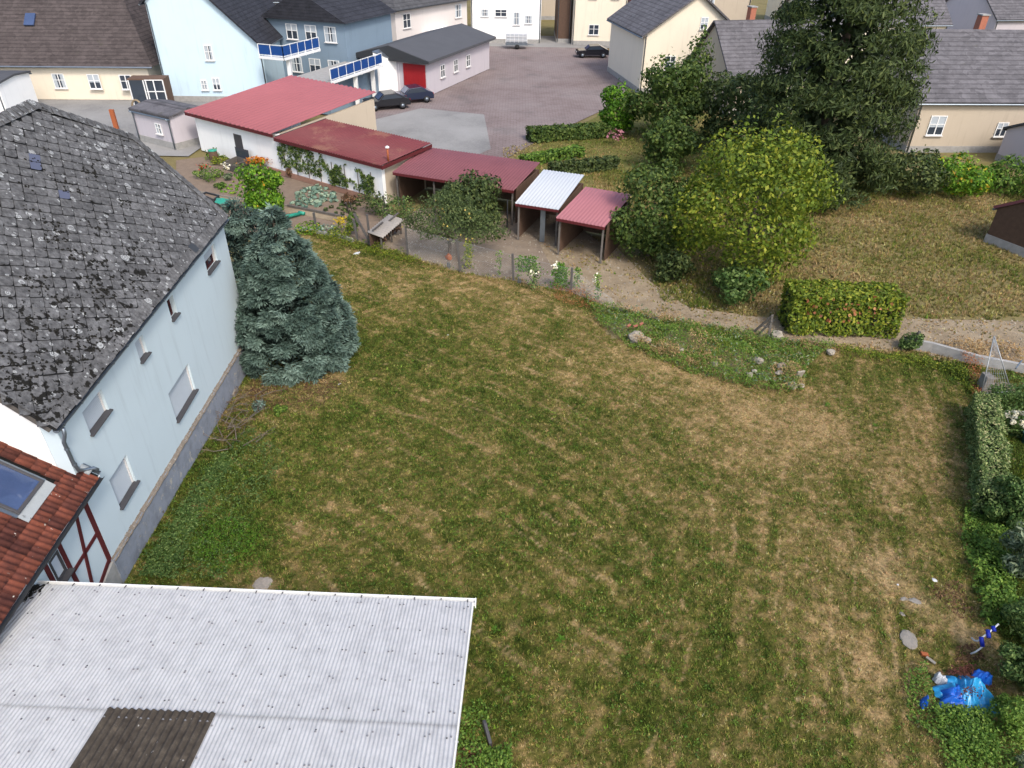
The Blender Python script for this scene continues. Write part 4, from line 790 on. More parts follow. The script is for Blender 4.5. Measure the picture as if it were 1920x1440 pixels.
shrub('shrub', 'yellow green bush right of the blue tarp', 'shrub', gp(1888, 1365), .52, .95, M['lf_weed'], 4200, .065, seed=25, tint=lambda p: RNG.beta(3, 2, len(p)))
shrub('shrub', 'dark bush behind the blue and white tube frame', 'shrub', gp(1915, 1195), .75, 1.25, M['lf_ivy'], 5000, .075, seed=26)
shrub('shrub', 'silver grey shrub in the lower right corner', 'shrub', gp(1912, 1445), .3, .5, M['lf_olive'], 700, .10, seed=27, nb=4, asp=.2)
# ivy and nettles: a low strip at the hedge foot, and bramble round the tarp
def cover(name, polys, n, hgt, size, m, label, seed, cat='ground cover', asp=.7, tint=None, gnd=None):
    g = np.random.default_rng(seed); PP = []
    for poly in polys:
        W = np.array([G(*p)[:2] for p in poly]); lo, hi = W.min(0), W.max(0); q = g.uniform(lo, hi, (n * 4, 2)); ins = np.zeros(len(q), bool); j = len(W) - 1
        for i in range(len(W)):
            c = ((W[i, 1] > q[:, 1]) != (W[j, 1] > q[:, 1])) & (q[:, 0] < (W[j, 0] - W[i, 0]) * (q[:, 1] - W[i, 1]) / (W[j, 1] - W[i, 1] + 1e-9) + W[i, 0]); ins ^= c; j = i
        PP.append(q[ins][:n])
    q = np.concatenate(PP); hh = hgt * (.25 + 1.3 * sst(.3, .7, fbm(q * 1.6, seed, 3))); z = (gnd(q[:, 0], q[:, 1]) if gnd else fground(q[:, 0], q[:, 1])) + hh * g.uniform(.05, 1, len(q)) ** .7
    P = np.concatenate([q, z[:, None]], 1); nr = np.tile(Z3, (len(P), 1)) + g.normal(0, .35, (len(P), 3)); o = foliage(name, P, nr, size, m, None, tint=(g.beta(2, 2, len(P)) if tint is None else tint(g, len(P))), asp=asp); return tag(o, label, cat, None, 'stuff')
cover('ivy', [[(1806, 955), (1800, 1015), (1818, 1085), (1832, 1150), (1838, 1185), (1900, 1170), (1880, 1010), (1850, 950)]], 5200, .30, .075, M['lf_weed'], 'green ivy and nettles at the foot of the right hand hedge', 31)
cover('bramble', [[(1690, 1270), (1730, 1250), (1745, 1330), (1850, 1345), (1920, 1400), (1920, 1470), (1780, 1470), (1750, 1400), (1700, 1350)], [(1740, 1330), (1850, 1340), (1870, 1440), (1790, 1440)]], 3600, .20, .055, M['lf_weed'], 'low bramble and weeds around the blue tarp', 32)
cover('nettles', [[(250, 1085), (330, 960), (400, 860), (470, 800), (540, 860), (480, 960), (420, 1090)], [(262, 1085), (345, 950), (420, 850), (440, 870), (380, 960), (330, 1090)]], 5200, .15, .055, M['lf_ivy'], 'green nettles along the foot of the pale house', 33)
cover('nettles', [[(868, 1330), (905, 1310), (920, 1350), (905, 1440), (930, 1470), (850, 1470)], [(905, 1410), (960, 1400), (960, 1470), (890, 1470)]], 900, .22, .06, M['lf_weed'], 'dark green nettles beside the garage wall', 34)
cover('bright_clover', [[(395, 990), (430, 972), (462, 985), (490, 1015), (476, 1042), (440, 1052), (415, 1075), (385, 1062), (360, 1030)], [(350, 960), (420, 950), (520, 1000), (500, 1075), (400, 1085), (330, 1050)]], 1300, .06, .045, M['lf_bright'], 'patch of bright clover near the house', 35, tint=lambda g, n: g.uniform(.0, .5, n))
cover('yellow_vetch', [[(1560, 655), (1700, 668), (1800, 690), (1838, 720), (1826, 745), (1780, 700), (1690, 685), (1580, 672)]], 3000, .22, .06, M['lf_yellow'], 'yellowing vetch under the low concrete wall', 36)
cover('rust_weeds', [[(1790, 670), (1838, 690), (1838, 745), (1822, 745), (1815, 700)]], 900, .35, .06, M['lf_rust'], 'rust coloured weeds beside the wire panel', 37)
cover('leaf_litter', [[(1735, 1105), (1795, 1090), (1830, 1160), (1800, 1165)], [(1790, 1215), (1830, 1210), (1845, 1240), (1790, 1250)], [(870, 1400), (905, 1400), (890, 1470), (850, 1470)]], 500, .04, .06, M['lf_brown'], 'brown fallen leaves on the ground by the shrubs', 38)
cover('needle_litter', [[(470, 700), (560, 690), (650, 715), (610, 740), (520, 740), (470, 735)], [(455, 735), (520, 705), (650, 722), (600, 765), (500, 770)]], 1700, .03, .07, M['lf_brown'], 'brown needles on the soil under the broad conifer', 39, tint=lambda g, n: g.uniform(0, .5, n))

# ------------------------------------------------------------------ the weedy rubble bank at the far edge of the field
bank = [(1095, 560), (1120, 610), (1180, 655), (1290, 700), (1380, 725), (1462, 742), (1506, 738), (1512, 690), (1570, 652), (1490, 642), (1390, 625), (1240, 600), (1150, 582)]
def bankz(x, y):
    c = np.array([[5.5, 28.6], [7.5, 27.2], [9.3, 26], [11, 25.2]]); z = fground(x, y)
    for a, b in c: z = np.maximum(z, fground(x, y) + .20 * np.exp(-(((x - a) ** 2 + (y - b) ** 2) / 1.6)))
    return z + (fbm(np.stack([x, y], 1) * 1.3, 71, 3) - .5) * .15
bx, by = np.meshgrid(np.arange(3.6, 15, .2), np.arange(22.8, 30.8, .2)); bz = bankz(bx.ravel(), by.ravel()) - .08; ny, nx = bx.shape; I = np.arange(ny * nx).reshape(ny, nx); Q = np.stack([I[:-1, :-1], I[:-1, 1:], I[1:, 1:], I[1:, :-1]], -1).reshape(-1, 4)
W = np.stack([bx.ravel(), by.ravel(), bz], 1); cq = W[Q].mean(1); cq = W[Q].mean(1); d_up = (cq[:, 2] > fground(cq[:, 0], cq[:, 1]) + .01) & (cq[:, 1] < yfar(cq[:, 0]) + .3)
struct(npobj('rubble_bank', W, Q[d_up], plain('dry bank soil', lin(120, 108, 76), .4, 1.5, .95, .8, 12), smooth=True))
cover('bank_weeds', [bank], 26000, .26, .085, M['lf_weed'], 'dense green weeds growing over the rubble bank', 41, gnd=bankz, asp=.38, tint=lambda g, n: g.beta(2.6, 1.7, n))
cover('bank_herbs', [bank], 1500, .38, .11, M['lf_olive'], 'darker leafy herbs among the bank weeds', 44, gnd=bankz, asp=.5)
cover('bank_dry_weeds', [[(1150, 580), (1240, 598), (1330, 612), (1320, 630), (1180, 600)], [(1290, 640), (1370, 660), (1350, 700), (1280, 690)], [(1480, 640), (1600, 650), (1560, 668), (1500, 660)], [(1440, 700), (1500, 700), (1505, 735), (1460, 740)], [(1180, 640), (1300, 672), (1290, 690), (1190, 655)], bank], 1500, .35, .08, M['lf_dry'], 'pale dry stalks on the rubble bank', 42, gnd=bankz, asp=.3)
bm_ = [G(1330 + random.gauss(10, 38), 672 + random.gauss(0, 16)) for _ in range(34)]; P = np.array([[p[0], p[1], bankz(np.array([p[0]]), np.array([p[1]]))[0]] for p in bm_]); v, f = tuft_tris(P, 6, RNG.uniform(.25, .6, 34), .024, .5)
tag(npobj('tall_weeds', v, f, M['lf_yellow'], None, {'tint': ('FLOAT', RNG.uniform(.3, 1, len(v)))}, 3), 'tall pale weed stalks in the middle of the rubble bank', 'weeds', None, 'stuff')
def rock(name, p, r, m, label, group=None, seed=0, sq=(1, 1, .7), cat='stone', rough=.75):
    g = np.random.default_rng(seed); bm = bmesh.new(); bmesh.ops.create_icosphere(bm, subdivisions=2, radius=1)
    for v in bm.verts: k = 1 + rough * (float(fbm(np.array(v.co)[None] * 1.7 + seed * 5.1, seed, 3)[0]) - .5) * 2; v.co = Vector((v.co.x * k * r * sq[0], v.co.y * k * r * sq[1], v.co.z * k * r * sq[2]))
    bmesh.ops.rotate(bm, cent=(0, 0, 0), matrix=Matrix.Rotation(g.uniform(0, 6), 3, 'Z'), verts=bm.verts); me = bpy.data.meshes.new(name); bm.to_mesh(me); bm.free(); o = link(name, me, None, m); o.location = V(p); return tag(o, label, cat, group)
SL = [((1190, 640), .34, 'broken pale rubble lump with brick scraps at the left end of the bank'), ((1212, 645), .22, 'pale squarish stone right beside the brick-flecked lump'), ((1275, 664), .13, 'small pale stone alone in mid bank weeds'), ((1338, 690), .16, 'buff stone under the tall pale weed stalks'), ((1404, 711), .14, 'bright stone low on the bank edge'), ((1412, 704), .10, 'small bright stone just above another low on the bank'), ((1418, 688), .2, 'flat buff stone in the weeds toward the right end'), ((1462, 700), .2, 'grey stone among dry stalks near the bank corner'), ((1458, 709), .15, 'flat pale stone just below the grey stone'), ((1484, 731), .22, 'chalky stone at the lowest corner of the bank'), ((1500, 730), .14, 'small chalky stone at the right tip of the bank'), ((1455, 635), .3, 'pale stones heap at the foot of the trestle'), ((1555, 668), .18, 'pale stone in grass right of the bank')]
for i, ((a, b), r, lab) in enumerate(SL):
    p = G(a, b); x, y = p[0], p[1]; p = np.array([x, y, bankz(np.array([x]), np.array([y]))[0] + r * .25 + .08]); rock('stone', p, r, M['stone'], lab, 'stones on the rubble bank', i + 3)
p = gp(1495, 715); put(MB().obox(p + Z3 * .28, .34, .08, .5, unit(np.array([1, .3, 0])), unit(np.array([-.3, 1, 0])), unit(np.array([.05, -.35, 1]))), 'broken_slab', M['stone'], 'upright broken pale slab at the right end of the bank', 'slab', bevel=.02)
p = G(1190, 636); 
for k in range(3): q = p + np.array([-.3 + .27 * k, random.uniform(-.1, .2), .62 + .03 * k]); put(MB().obox(q, .2, .1, .07, unit(np.array([1, random.random(), .2])), unit(np.array([-random.random(), 1, 0]))), 'brick', M['brick_red'], ['leftmost one of three red brick fragments on the leftmost rubble lump', 'middle one of three red brick fragments on the leftmost rubble lump', 'rightmost one of three red brick fragments on the leftmost rubble lump'][k], 'brick', 'brick fragments on the rubble', bevel=.01)

# ------------------------------------------------------------------ fence along the chicken run, with its climbing plants
fence = thing('fence', G(963, 527), 'wire mesh fence on grey posts between the field and the gravel run', 'fence')
FB = [(694, 458), (765, 480), (864, 510), (963, 527), (1070, 548), (1150, 582)]; FT = [(688, 402), (760, 425), (856, 449), (961, 476), (1073, 502), None]
bases, tops = [], []
for (bx_, by_), tp_ in zip(FB, FT):
    b = G(bx_, by_); bases.append(b); tops.append(Yp(*tp_, b[1] - .03) if tp_ else b + Z3 * 1.3)
for b, tt in list(zip(bases, tops))[:-1]: MB().beam(b - Z3 * .3, tt, .11, .11, up=(0, 1, 0)).build('post', M['post'], fence, bevel=.012)
wm = MB()
for i in range(1, len(bases) - 1):
    a0, b0, a1, b1_ = bases[i] + Z3 * .02, bases[i + 1] + Z3 * .02, tops[i] - Z3 * .05, tops[i + 1] - Z3 * .05; L = np.linalg.norm(b0 - a0); H_ = np.linalg.norm(a1 - a0)
    if i == len(bases) - 2: b1_ = b0 + Z3 * .5
    f_ = lambda u, v_: (a0 * (1 - u) + b0 * u) * (1 - v_) + (a1 * (1 - u) + b1_ * u) * v_
    nn = int(L / .13)
    for k in range(-int(H_ / .13), nn):
        for sgn in (1, -1):
            u0_, u1_ = k * .13 / L, (k * .13 + H_) / L; v0, v1 = 0.0, 1.0
            if u0_ < 0: v0 = -u0_ / (u1_ - u0_); u0_ = 0
            if u1_ > 1: v1 = v0 + (1 - u0_) / (u1_ - u0_) * (1 - v0); u1_ = 1
            if sgn < 0: v0, v1 = 1 - v0, 1 - v1
            wm.tube([f_(u0_, v0), f_(u1_, v1)], .002, 3, False)
    for v_ in (.03, .5, .98): wm.tube([f_(0, v_), f_(1, v_)], .004, 3, False)
tag(wm.build('wire_mesh', M['wire'], fence), kind='stuff')
def vine(px, y0, y1, wpx, n, m, label, size=.10, Y=None, cat='climbing plant', tint=None, dx=0):
    b = G(px, y1); tt = Yp(px + dx, y0, b[1] - .05); h = tt[2]; wdt = wpx / 37.0; g = np.random.default_rng(int(px)); t = thing('climbing_plant', b, label, cat); z = g.uniform(0, 1, n) ** .8
    P = np.stack([b[0] + (tt[0] - b[0]) * z + g.normal(0, wdt * .3, n) * (.5 + .8 * fbm(np.stack([z * 5, z * 0], 1), int(px), 2)), b[1] + g.normal(-.03, .08, n), b[2] + h * z], 1)
    foliage('foliage', P, np.tile(np.array([0, -1, .5]), (n, 1)), size, m, t, tint=None if tint is None else tint(g, n), asp=.8)
    MB().tube([b - Z3 * .05, b + (tt - b) * .5 + np.array([.05, 0, 0]), tt], [.012, .009, .004], 5).build('stem', M['twig'], t)
vine(878, 452, 503, 16, 260, M['lf_yellow'], 'yellow green climber beside the second fence post from the tree', .10)
vine(936, 470, 515, 14, 90, M['lf_weed'], 'thin green climber on the mesh left of the third post', .08)
vine(972, 478, 520, 14, 90, M['lf_weed'], 'thin green climber clinging to the third fence post', .08)
vine(990, 480, 508, 44, 260, M['lf_bright'], 'bright green vine hanging over the top wire right of the third post', .10, tint=lambda g, n: g.uniform(0, .5, n))
vine(1000, 492, 545, 26, 220, M['lf_ivy'], 'straggly dark climber with pale flowers between the third and fourth posts', .09)
vine(1050, 495, 540, 24, 520, M['lf_bright'], 'full bright green bean plant left of the fourth post', .11, tint=lambda g, n: g.uniform(0, .6, n))
vine(1082, 503, 540, 16, 160, M['lf_weed'], 'loose green climber just right of the fourth post', .09)
vine(1120, 512, 562, 12, 120, M['lf_weed'], 'last green climber at the right end of the mesh', .09)
for (px, py, nf) in ((1042, 498, 5), (1117, 521, 7), (1000, 512, 3)): 
    c = Yp(px, py, G(px, 550)[1] - .1); P = c + RNG.normal(0, .09, (nf * 3, 3)); o = foliage('blossom', P, np.tile(np.array([0, -1, .8]), (len(P), 1)), .10, M['lf_white'], None, asp=.9); tag(o, {1042: 'white bindweed flowers on the full bean plant', 1117: 'white flowers on the last climber of the fence', 1000: 'few pale flowers on the straggly dark climber'}[px], 'flowers', None, 'stuff')
cover('dock_stalks', [[(1035, 545), (1075, 545), (1130, 572), (1128, 582), (1090, 578), (1040, 565)]], 800, .42, .09, M['lf_rust'], 'rust brown dock stalks at the right end of the fence', 51, asp=.3)
cover('dry_fringe', [[(770, 482), (860, 512), (960, 530), (1040, 552), (1030, 566), (950, 545), (850, 525), (770, 496)]], 1100, .16, .09, M['lf_dry'], 'straw coloured dry grass along the fence foot', 52, asp=.2)
cover('fence_weeds', [[(690, 462), (765, 478), (800, 500), (740, 490), (690, 478)], [(580, 440), (700, 462), (700, 480), (600, 455)]], 1600, .28, .09, M['lf_yellow'], 'yellow green weeds at the garden corner of the field', 53, asp=.4)
for i, (a, b) in enumerate(((840, 503), (972, 532))): p = gp(a, b); put(MB().obox(p + Z3 * .14, .07, .05, .34).obox(p + np.array([.09, .02, .12]), .06, .05, .28), 'stake', M['zinc'], ['short grey metal stake pair at the foot of the second post', 'short grey metal stake pair at the foot of the third post'][i], 'stake')
p0, p1 = G(1146, 581), G(1232, 603); put(MB().beam(p0 + Z3 * .12, p1 + Z3 * .16, .13, .11), 'timber', M['old_wood'], 'long grey timber lying along the top of the bank', 'timber', bevel=.015)
# wooden trestle
tr = thing('trestle', G(1430, 635), 'grey weathered wooden frame leaning at the top of the rubble bank', 'wooden frame'); a, b = G(1410, 628), G(1440, 636); c = Yp(1448, 592, b[1])
for p, q, wd in ((a + Z3 * .1, c, .12), (b - Z3 * .1, c + Z3 * .05, .10), (a + np.array([.25, -.05, .02]), c - Z3 * .25 + np.array([.02, -.03, 0]), .09)): MB().beam(p, q, wd, .05, up=(0, 1, .3)).build('board', M['old_wood'], tr, bevel=.008)
MB().beam(a * .5 + c * .5, b * .5 + c * .5, .06, .05).build('rail', M['old_wood'], tr)

# ------------------------------------------------------------------ apple tree in the gravel run
ab = G(842, 482); ap_ = thing('apple_tree', ab, 'low spreading apple tree behind the wire fence', 'apple tree'); ac = np.array([-3.35, 36.3, 2.05])
bl = [(ac[0] + dx, ac[1] + dy, 2.0 + dz, r, r, r * .62) for dx, dy, dz, r in ((0, 0, .5, 1.25), (-1.5, -.2, .15, .95), (1.4, .1, -.1, 1.0), (-.6, .7, .65, 1.0), (.7, -.5, .2, 1.0), (-2.1, .3, -.3, .7), (2.1, -.2, -.55, .75), (.2, -.9, -.15, .9), (-.9, -.9, -.2, .8), (1.3, -.8, -.45, .7), (-.2, .6, .95, .7), (2.5, .2, -.75, .5))]
P, q = blob_pts(bl, 9500, .45, 1.12, seed=81, rough=.5); foliage('foliage', P, q, .12, M['lf_apple'], ap_, tint=RNG.beta(2, 2.4, len(P)))
trunk(ap_, ab, ab + np.array([-.1, .2, 2.0]), .11, M['bark'], 7, 82)
for i in range(26): 
    c = P[RNG.integers(len(P))]; 
    if i == 0: mesh_app = dome('apple', .045, .08, plain('ripening apple', lin(170, 150, 80), .3, 5, .5, 0))
    piece('apple', mesh_app, ap_, Matrix.Translation(V(c + np.array([0, -.05, -.05]))))
rock('terracotta_ball', G(840, 482) + np.array([.05, -.3, .15]), .16, M['terracotta'], 'orange terracotta pot lying at the apple tree foot', None, 9, (1, 1, 1.3), 'pot')

# ------------------------------------------------------------------ wire panel, low wall and block, hydrangea and pot at the right
wp = thing('wire_panel', G(1862, 735), 'leaning triangular galvanised wire panel above the end of the hedge', 'wire panel'); A = G(1838, 742) + Z3 * .1; B = G(1893, 740) + Z3 * .15; Cc = Yp(1864, 630, 24.6)
fr = MB(); fr.tube([A, Cc], .022, 6); fr.tube([B, Cc], .022, 6); fr.tube([A, B], .018, 6); fr.build('tube_frame', M['wire'], wp, True); wr = MB()
for i in range(1, 10): p = A + (B - A) * i / 10; t_ = 1 - abs(i / 10 - .5) * .0; e = Cc + (p - Cc) * .06; wr.tube([p, e], .006, 4, False)
for k in range(1, 12): s = k / 12; wr.tube([Cc + (A - Cc) * s, Cc + (B - Cc) * s], .003, 3, False)
tag(wr.build('wires', M['wire'], wp), kind='stuff')
wl = MB(); wpts = [G(1690, 650), G(1745, 660), G(1830, 684), G(1920, 702), G(2000, 715)]
for p, q in zip(wpts[:-1], wpts[1:]): wl.prism([p - Z3 * .2, q - Z3 * .2, q + Z3 * .42, p + Z3 * .42], np.array([.06, .16, 0]))
wo_ = wl.build('low_wall', M['concrete'], None); wo_.location = (0, 0, 0); tag(wo_, 'low grey concrete wall behind the wire panel', 'wall')
p = G(1842, 728); put(MB().obox(p + Z3 * .3, .3, .45, .7), 'concrete_block', M['slab'], 'pale grey concrete block at the foot of the wire panel', 'block', bevel=.02)
p = G(1884, 742); put(MB().tube([p + np.array([-.3, -.25, 1.45]), p + np.array([.2, .25, 1.5])], .03, 8), 'metal_rod', M['zinc'], 'short grey metal tube lying across the hedge top', 'tube')
MB_ = G(1815, 668); cover('dry_beans', [[(1738, 648), (1830, 640), (1925, 660), (1925, 692), (1830, 674), (1745, 656)]], 1800, .5, .10, M['lf_dry'], 'pale dried plants behind the low concrete wall', 61, asp=.35)
cover('gravel_weeds', [[(1895, 705), (1925, 712), (1925, 728), (1890, 720)]], 120, .15, .07, M['lf_weed'], 'weeds on the gravel behind the hedge end', 62)
flat('gravel_patch', [(18.6, 23.6), (24, 23), (24, 26), (19.5, 26)], .035, M['gravel'])
shrub('ivy_bush', 'dark ivy clump around a leaning post at the end of the low wall', 'ivy', gp(1705, 655), .65, .75, M['lf_ivy'], 1500, .11, seed=63, nb=5)
p = G(1706, 656); put(MB().beam(p, p + np.array([.12, 0, .95]), .09, .07), 'post', M['old_wood'], 'leaning grey post in the ivy clump', 'post')
hb = np.array([18.42, 20.8, .15]); hy = thing('hydrangea', hb, 'hydrangea with cream flower heads behind the hedge', 'hydrangea'); P, q = blob_pts([(hb[0], hb[1], .62, .5, .5, .42)], 900, seed=64); foliage('foliage', P, q, .12, M['lf_ivy'], hy)
for k in range(16):
    a = k * 2.4; r = .1 + .42 * math.sqrt(k / 16); c = np.array([hb[0] + math.cos(a) * r, hb[1] + math.sin(a) * r * .9, 1.08 - r * .5]); d = unit(RNG.normal(0, 1, (60, 3))); foliage('flower_head', c + d * .085, d, .07, M['lf_white'], hy, asp=.9)
pp_ = gp(1924, 832); pt = thing('plant_pot', pp_, 'dark green glazed pot below the hydrangea', 'pot'); MB().lathe(pp_, [(.17, 0), (.24, .38), (.27, .40), (.27, .44), (.23, .44), (.22, .36)], 20).build('pot', M['pot'], pt, True); MB().lathe(pp_, [(.0, .37), (.225, .37)], 20).build('soil', M['soil'], pt)

# ------------------------------------------------------------------ blue tarp, tube frame and odds and ends at the lower right
tc = gp(1802, 1308); tb = thing('tarp_heap', tc, 'crumpled blue tarpaulin heap with dead leaves at the lower right', 'tarpaulin')
def tarp(name, cx, cy, rx, ry, h, m, seed, rot=0, nr_=46, na=110):
    Pv = []
    for i in range(nr_ + 1):
        for j in range(na):
            a = 2 * math.pi * j / na; e = 1 + .55 * (fbm(np.array([[math.cos(a) * 1.5 + seed, math.sin(a) * 1.5]]), seed, 3)[0] - .5) * 2; r = i / nr_ * e; x, y = r * math.cos(a) * rx, r * math.sin(a) * ry; x, y = x * math.cos(rot) - y * math.sin(rot), x * math.sin(rot) + y * math.cos(rot); Pv.append((cx + x, cy + y, i / nr_))
    Pv = np.array(Pv); q = Pv[:, :2]; e = Pv[:, 2]; wq = q + .30 * (np.stack([fbm(q * 2.8, seed + 1, 3), fbm(q * 2.8, seed + 2, 3)], 1) - .5); ct, st_ = math.cos(seed), math.sin(seed); u = wq @ np.array([ct, st_]); v_ = wq @ np.array([-st_, ct])
    def rg(sc_, sd_): return 1 - np.abs(vn(np.stack([u * sc_, v_ * sc_ * .45], 1), sd_) - .5) * 2
    fold = rg(4.2, seed + 3) ** 3 * .24 + rg(8, seed + 4) ** 2 * .12 + rg(17, seed + 5) * .045
    Pv[:, 2] = fground(q[:, 0], q[:, 1]) + .01 + h * (1 - e ** 2.6) * (.35 + .75 * vn(q * 3.2, seed + 6)) + fold * (1.15 - e) 
    F = [(i * na + j, i * na + (j + 1) % na, (i + 1) * na + (j + 1) % na, (i + 1) * na + j) for i in range(nr_) for j in range(na)]; return npobj(name, Pv, np.array(F), m, tb, smooth=True)
M['tarp'] = plain('turquoise tarpaulin', sc(.8, 44, 152, 206), .12, 4, .35, .05, spec=.5, dirt=(sc(.5, 70, 56, 50), 5, .68)); M['tarp2'] = plain('blue tarpaulin', sc(.75, 24, 98, 200), .12, 4, .35, .05, spec=.5); M['tarp3'] = plain('white sheet', sc(.6, 214, 216, 218), .08, 5, .4, .05)
tarp('turquoise_tarp', tc[0] + .1, tc[1] + .03, .62, .52, .26, M['tarp'], 3); tarp('blue_tarp', tc[0] - .28, tc[1] - .16, .38, .30, .24, M['tarp2'], 8, .5); tarp('white_sheet', *G(1760, 1281)[:2], .17, .15, .20, M['tarp3'], 12, 0, 24, 60); tarp('blue_fold', *G(1836, 1277)[:2], .20, .16, .24, M['tarp2'], 21, -.6, 40, 90); tarp('blue_scrap', *G(1728, 1324)[:2], .08, .13, .12, M['tarp2'], 16)
lp = []
for (a, b, n_) in ((1808, 1264, 220), (1806, 1281, 110), (1838, 1298, 70), (1804, 1318, 70), (1782, 1270, 110)):
    for _ in range(n_): p = G(a + random.gauss(0, 11), b + random.gauss(0, 5)); lp.append([p[0], p[1], fground(p[0], p[1])[0] + .38 * max(.2, 1 - ((p[0] - tc[0]) / .75) ** 2 - ((p[1] - tc[1]) / .65) ** 2) + .05])
lp = np.array(lp); tag(foliage('dead_leaves', lp, np.tile(Z3, (len(lp), 1)), .055, plain('dead red leaves', sc(.6, 104, 60, 48), .3, 8, .8, 0), None), 'reddish dead leaves strewn over the blue tarpaulin heap', 'leaves', None, 'stuff')
tf = thing('tube_frame', gp(1845, 1200), 'bent white tube with blue foam sleeves sticking out of the right hand shrubs', 'tube frame'); z_ = .55
def tz(px, py, z): p = G(px, py); return np.array([*Zp(px, py, p[2] + z)[:2], p[2] + z])
t1 = [tz(1820, 1226, .18), tz(1830, 1222, .3), tz(1838, 1216, .42), tz(1843, 1211, .5)]; t2 = [tz(1838, 1197, .6), tz(1846, 1192, .68), tz(1854, 1186, .75), tz(1862, 1179, .8), tz(1872, 1170, .85)]; t3 = [tz(1822, 1196, .3), tz(1827, 1201, .38), tz(1832, 1202, .45), tz(1839, 1199, .6)]
for q in (t1, t2, t3): MB().tube(q, .021, 8).build('tube', M['plastic_white'], tf, True)
for p, q in ((t1[3] + Z3 * -.02, t2[0] + Z3 * .05), (tz(1852, 1181, .78), tz(1854, 1196, .7)), (tz(1862, 1174, .84), tz(1864, 1184, .78))): MB().tube([p, q], .05, 10).build('sleeve', M['blue_tube'], tf, True)
rock('stone_slab', gp(1702, 1203) + Z3 * .02, .25, M['slab'], 'round pale stone slab lying in the grass left of the blue frame', None, 30, (1.15, .85, .22), 'slab', .3)
rock('stone', gp(1750, 1091), .075, M['plastic_white'], 'small white stone in the grass right of the bare patch', None, 31, (1.2, .8, .5)); rock('stone', gp(1682, 1099), .03, M['plastic_white'], 'tiny white pebble beside the brown bare patch', None, 32)
rock('stone', gp(1716, 1130), .13, M['slab'], 'flat pale stone half buried above the round slab', None, 33, (1.4, .8, .25)); rock('stone', gp(1694, 1126), .09, M['slab'], 'smaller half buried stone left of the flat pale one', None, 34, (1.3, .8, .25)); rock('stone', gp(1690, 1155), .07, M['slab'], 'little pale stone just above the round slab', None, 35, (1.2, .8, .3))
p0, p1 = gp(1733, 1238), gp(1751, 1250); bo = thing('board', p0, 'short pale split board lying above the blue tarp', 'board'); MB().beam(p0 + Z3 * .10, p1 + Z3 * .07, .07, .03).build('board', M['slab'], bo, bevel=.006); put(MB().obox(p0 + np.array([.02, .1, .06]), .16, .1, .07, unit(np.array([1, -.4, .2]))), 'brick', M['terracotta'], 'orange brick scrap beside the split board', 'brick', bevel=.01)
pa, pb = gp(904, 1360), gp(917, 1402); lean = unit(pb - pa); sp_ = MB(); c0 = pa + Z3 * .05
sp_.prism([pa + Z3 * -.1, pb + Z3 * -.1, pb + Z3 * .17, pa + lean * .12 + Z3 * .27, pa + lean * .03 + Z3 * .24, pa + Z3 * .18], np.array([.07, .02, 0])); put(sp_, 'kerb_stone', M['sill'], 'dark grey kerb stone set on edge beside the garage', 'kerb stone', bevel=.012)
rock('orange_ball', gp(880, 1409), .035, M['terracotta'], 'small orange ball in the nettles by the garage', None, 41, (1, 1, 1), 'ball'); rock('white_shard', gp(857, 1392), .045, M['plastic_white'], 'white shard in the nettles by the garage wall', None, 42, (.6, 1.4, .4), 'shard')
rock('paper_scrap', gp(669, 477), .15, M['plastic_white'], 'white scrap of foil in the grass below the garden fence', None, 43, (1.2, .8, .3), 'litter'); rock('paper_scrap', gp(636, 721), .07, M['plastic_white'], 'small white scrap right of the broad conifer', None, 44, (1.3, .7, .3), 'litter'); rock('paper_scrap', gp(840, 629), .04, M['plastic_white'], 'tiny white scrap in the upper left of the field', None, 45, (1, 1, .4), 'litter')
rock('terracotta_shard', gp(530, 701), .12, M['terracotta'], 'orange shard on the bare soil under the broad conifer', None, 46, (1.6, .6, .4), 'shard')
rock('ash_heap', gp(495, 1094), .24, plain('grey ash', lin(150, 140, 128), .3, 12, .95, .8, 40), 'flat grey heap of ash behind the garage gutter', None, 47, (1, 1, .22), 'ash heap')
# molehill-like bare mounds and rosettes
for i, (a, b, r) in enumerate(((1553, 762, .17), (1030, 600, .14), (1050, 1200, .14), (960, 650, .1), (1640, 800, .13), (930, 1180, .13), (1600, 660, .12), (860, 720, .1), (1230, 560 + 90, .12))):
    p = gp(a, b); t = 14; an = RNG.uniform(0, 6.28, t); v, f = [], []
    for k, q in enumerate(an): d = np.array([math.cos(q), math.sin(q), .45]); s = np.array([-math.sin(q), math.cos(q), 0]); L = r * random.uniform(.7, 1.3); v += [p, p + d * L * .5 + s * L * .16, p + d * L - Z3 * L * .2, p + d * L * .5 - s * L * .16]; f.append((4 * k, 4 * k + 1, 4 * k + 2, 4 * k + 3))
    tag(npobj('weed_rosette', np.array(v), np.array(f), M['lf_bright'], None, {'tint': ('FLOAT', RNG.uniform(0, .5, len(v)))}), ['bright thistle rosette in the grass below the bank corner', 'leafy rosette near the fence in the upper field', 'pale rosette right of the garage roof edge', 'small rosette in the middle of the upper field', 'green rosette in the straw coloured right part of the field', 'rosette close to the garage gutter end', 'rosette near the vetch at the far right of the field', 'small rosette right of the broad conifer', 'rosette at the foot of the rubble bank'][i], 'weed')
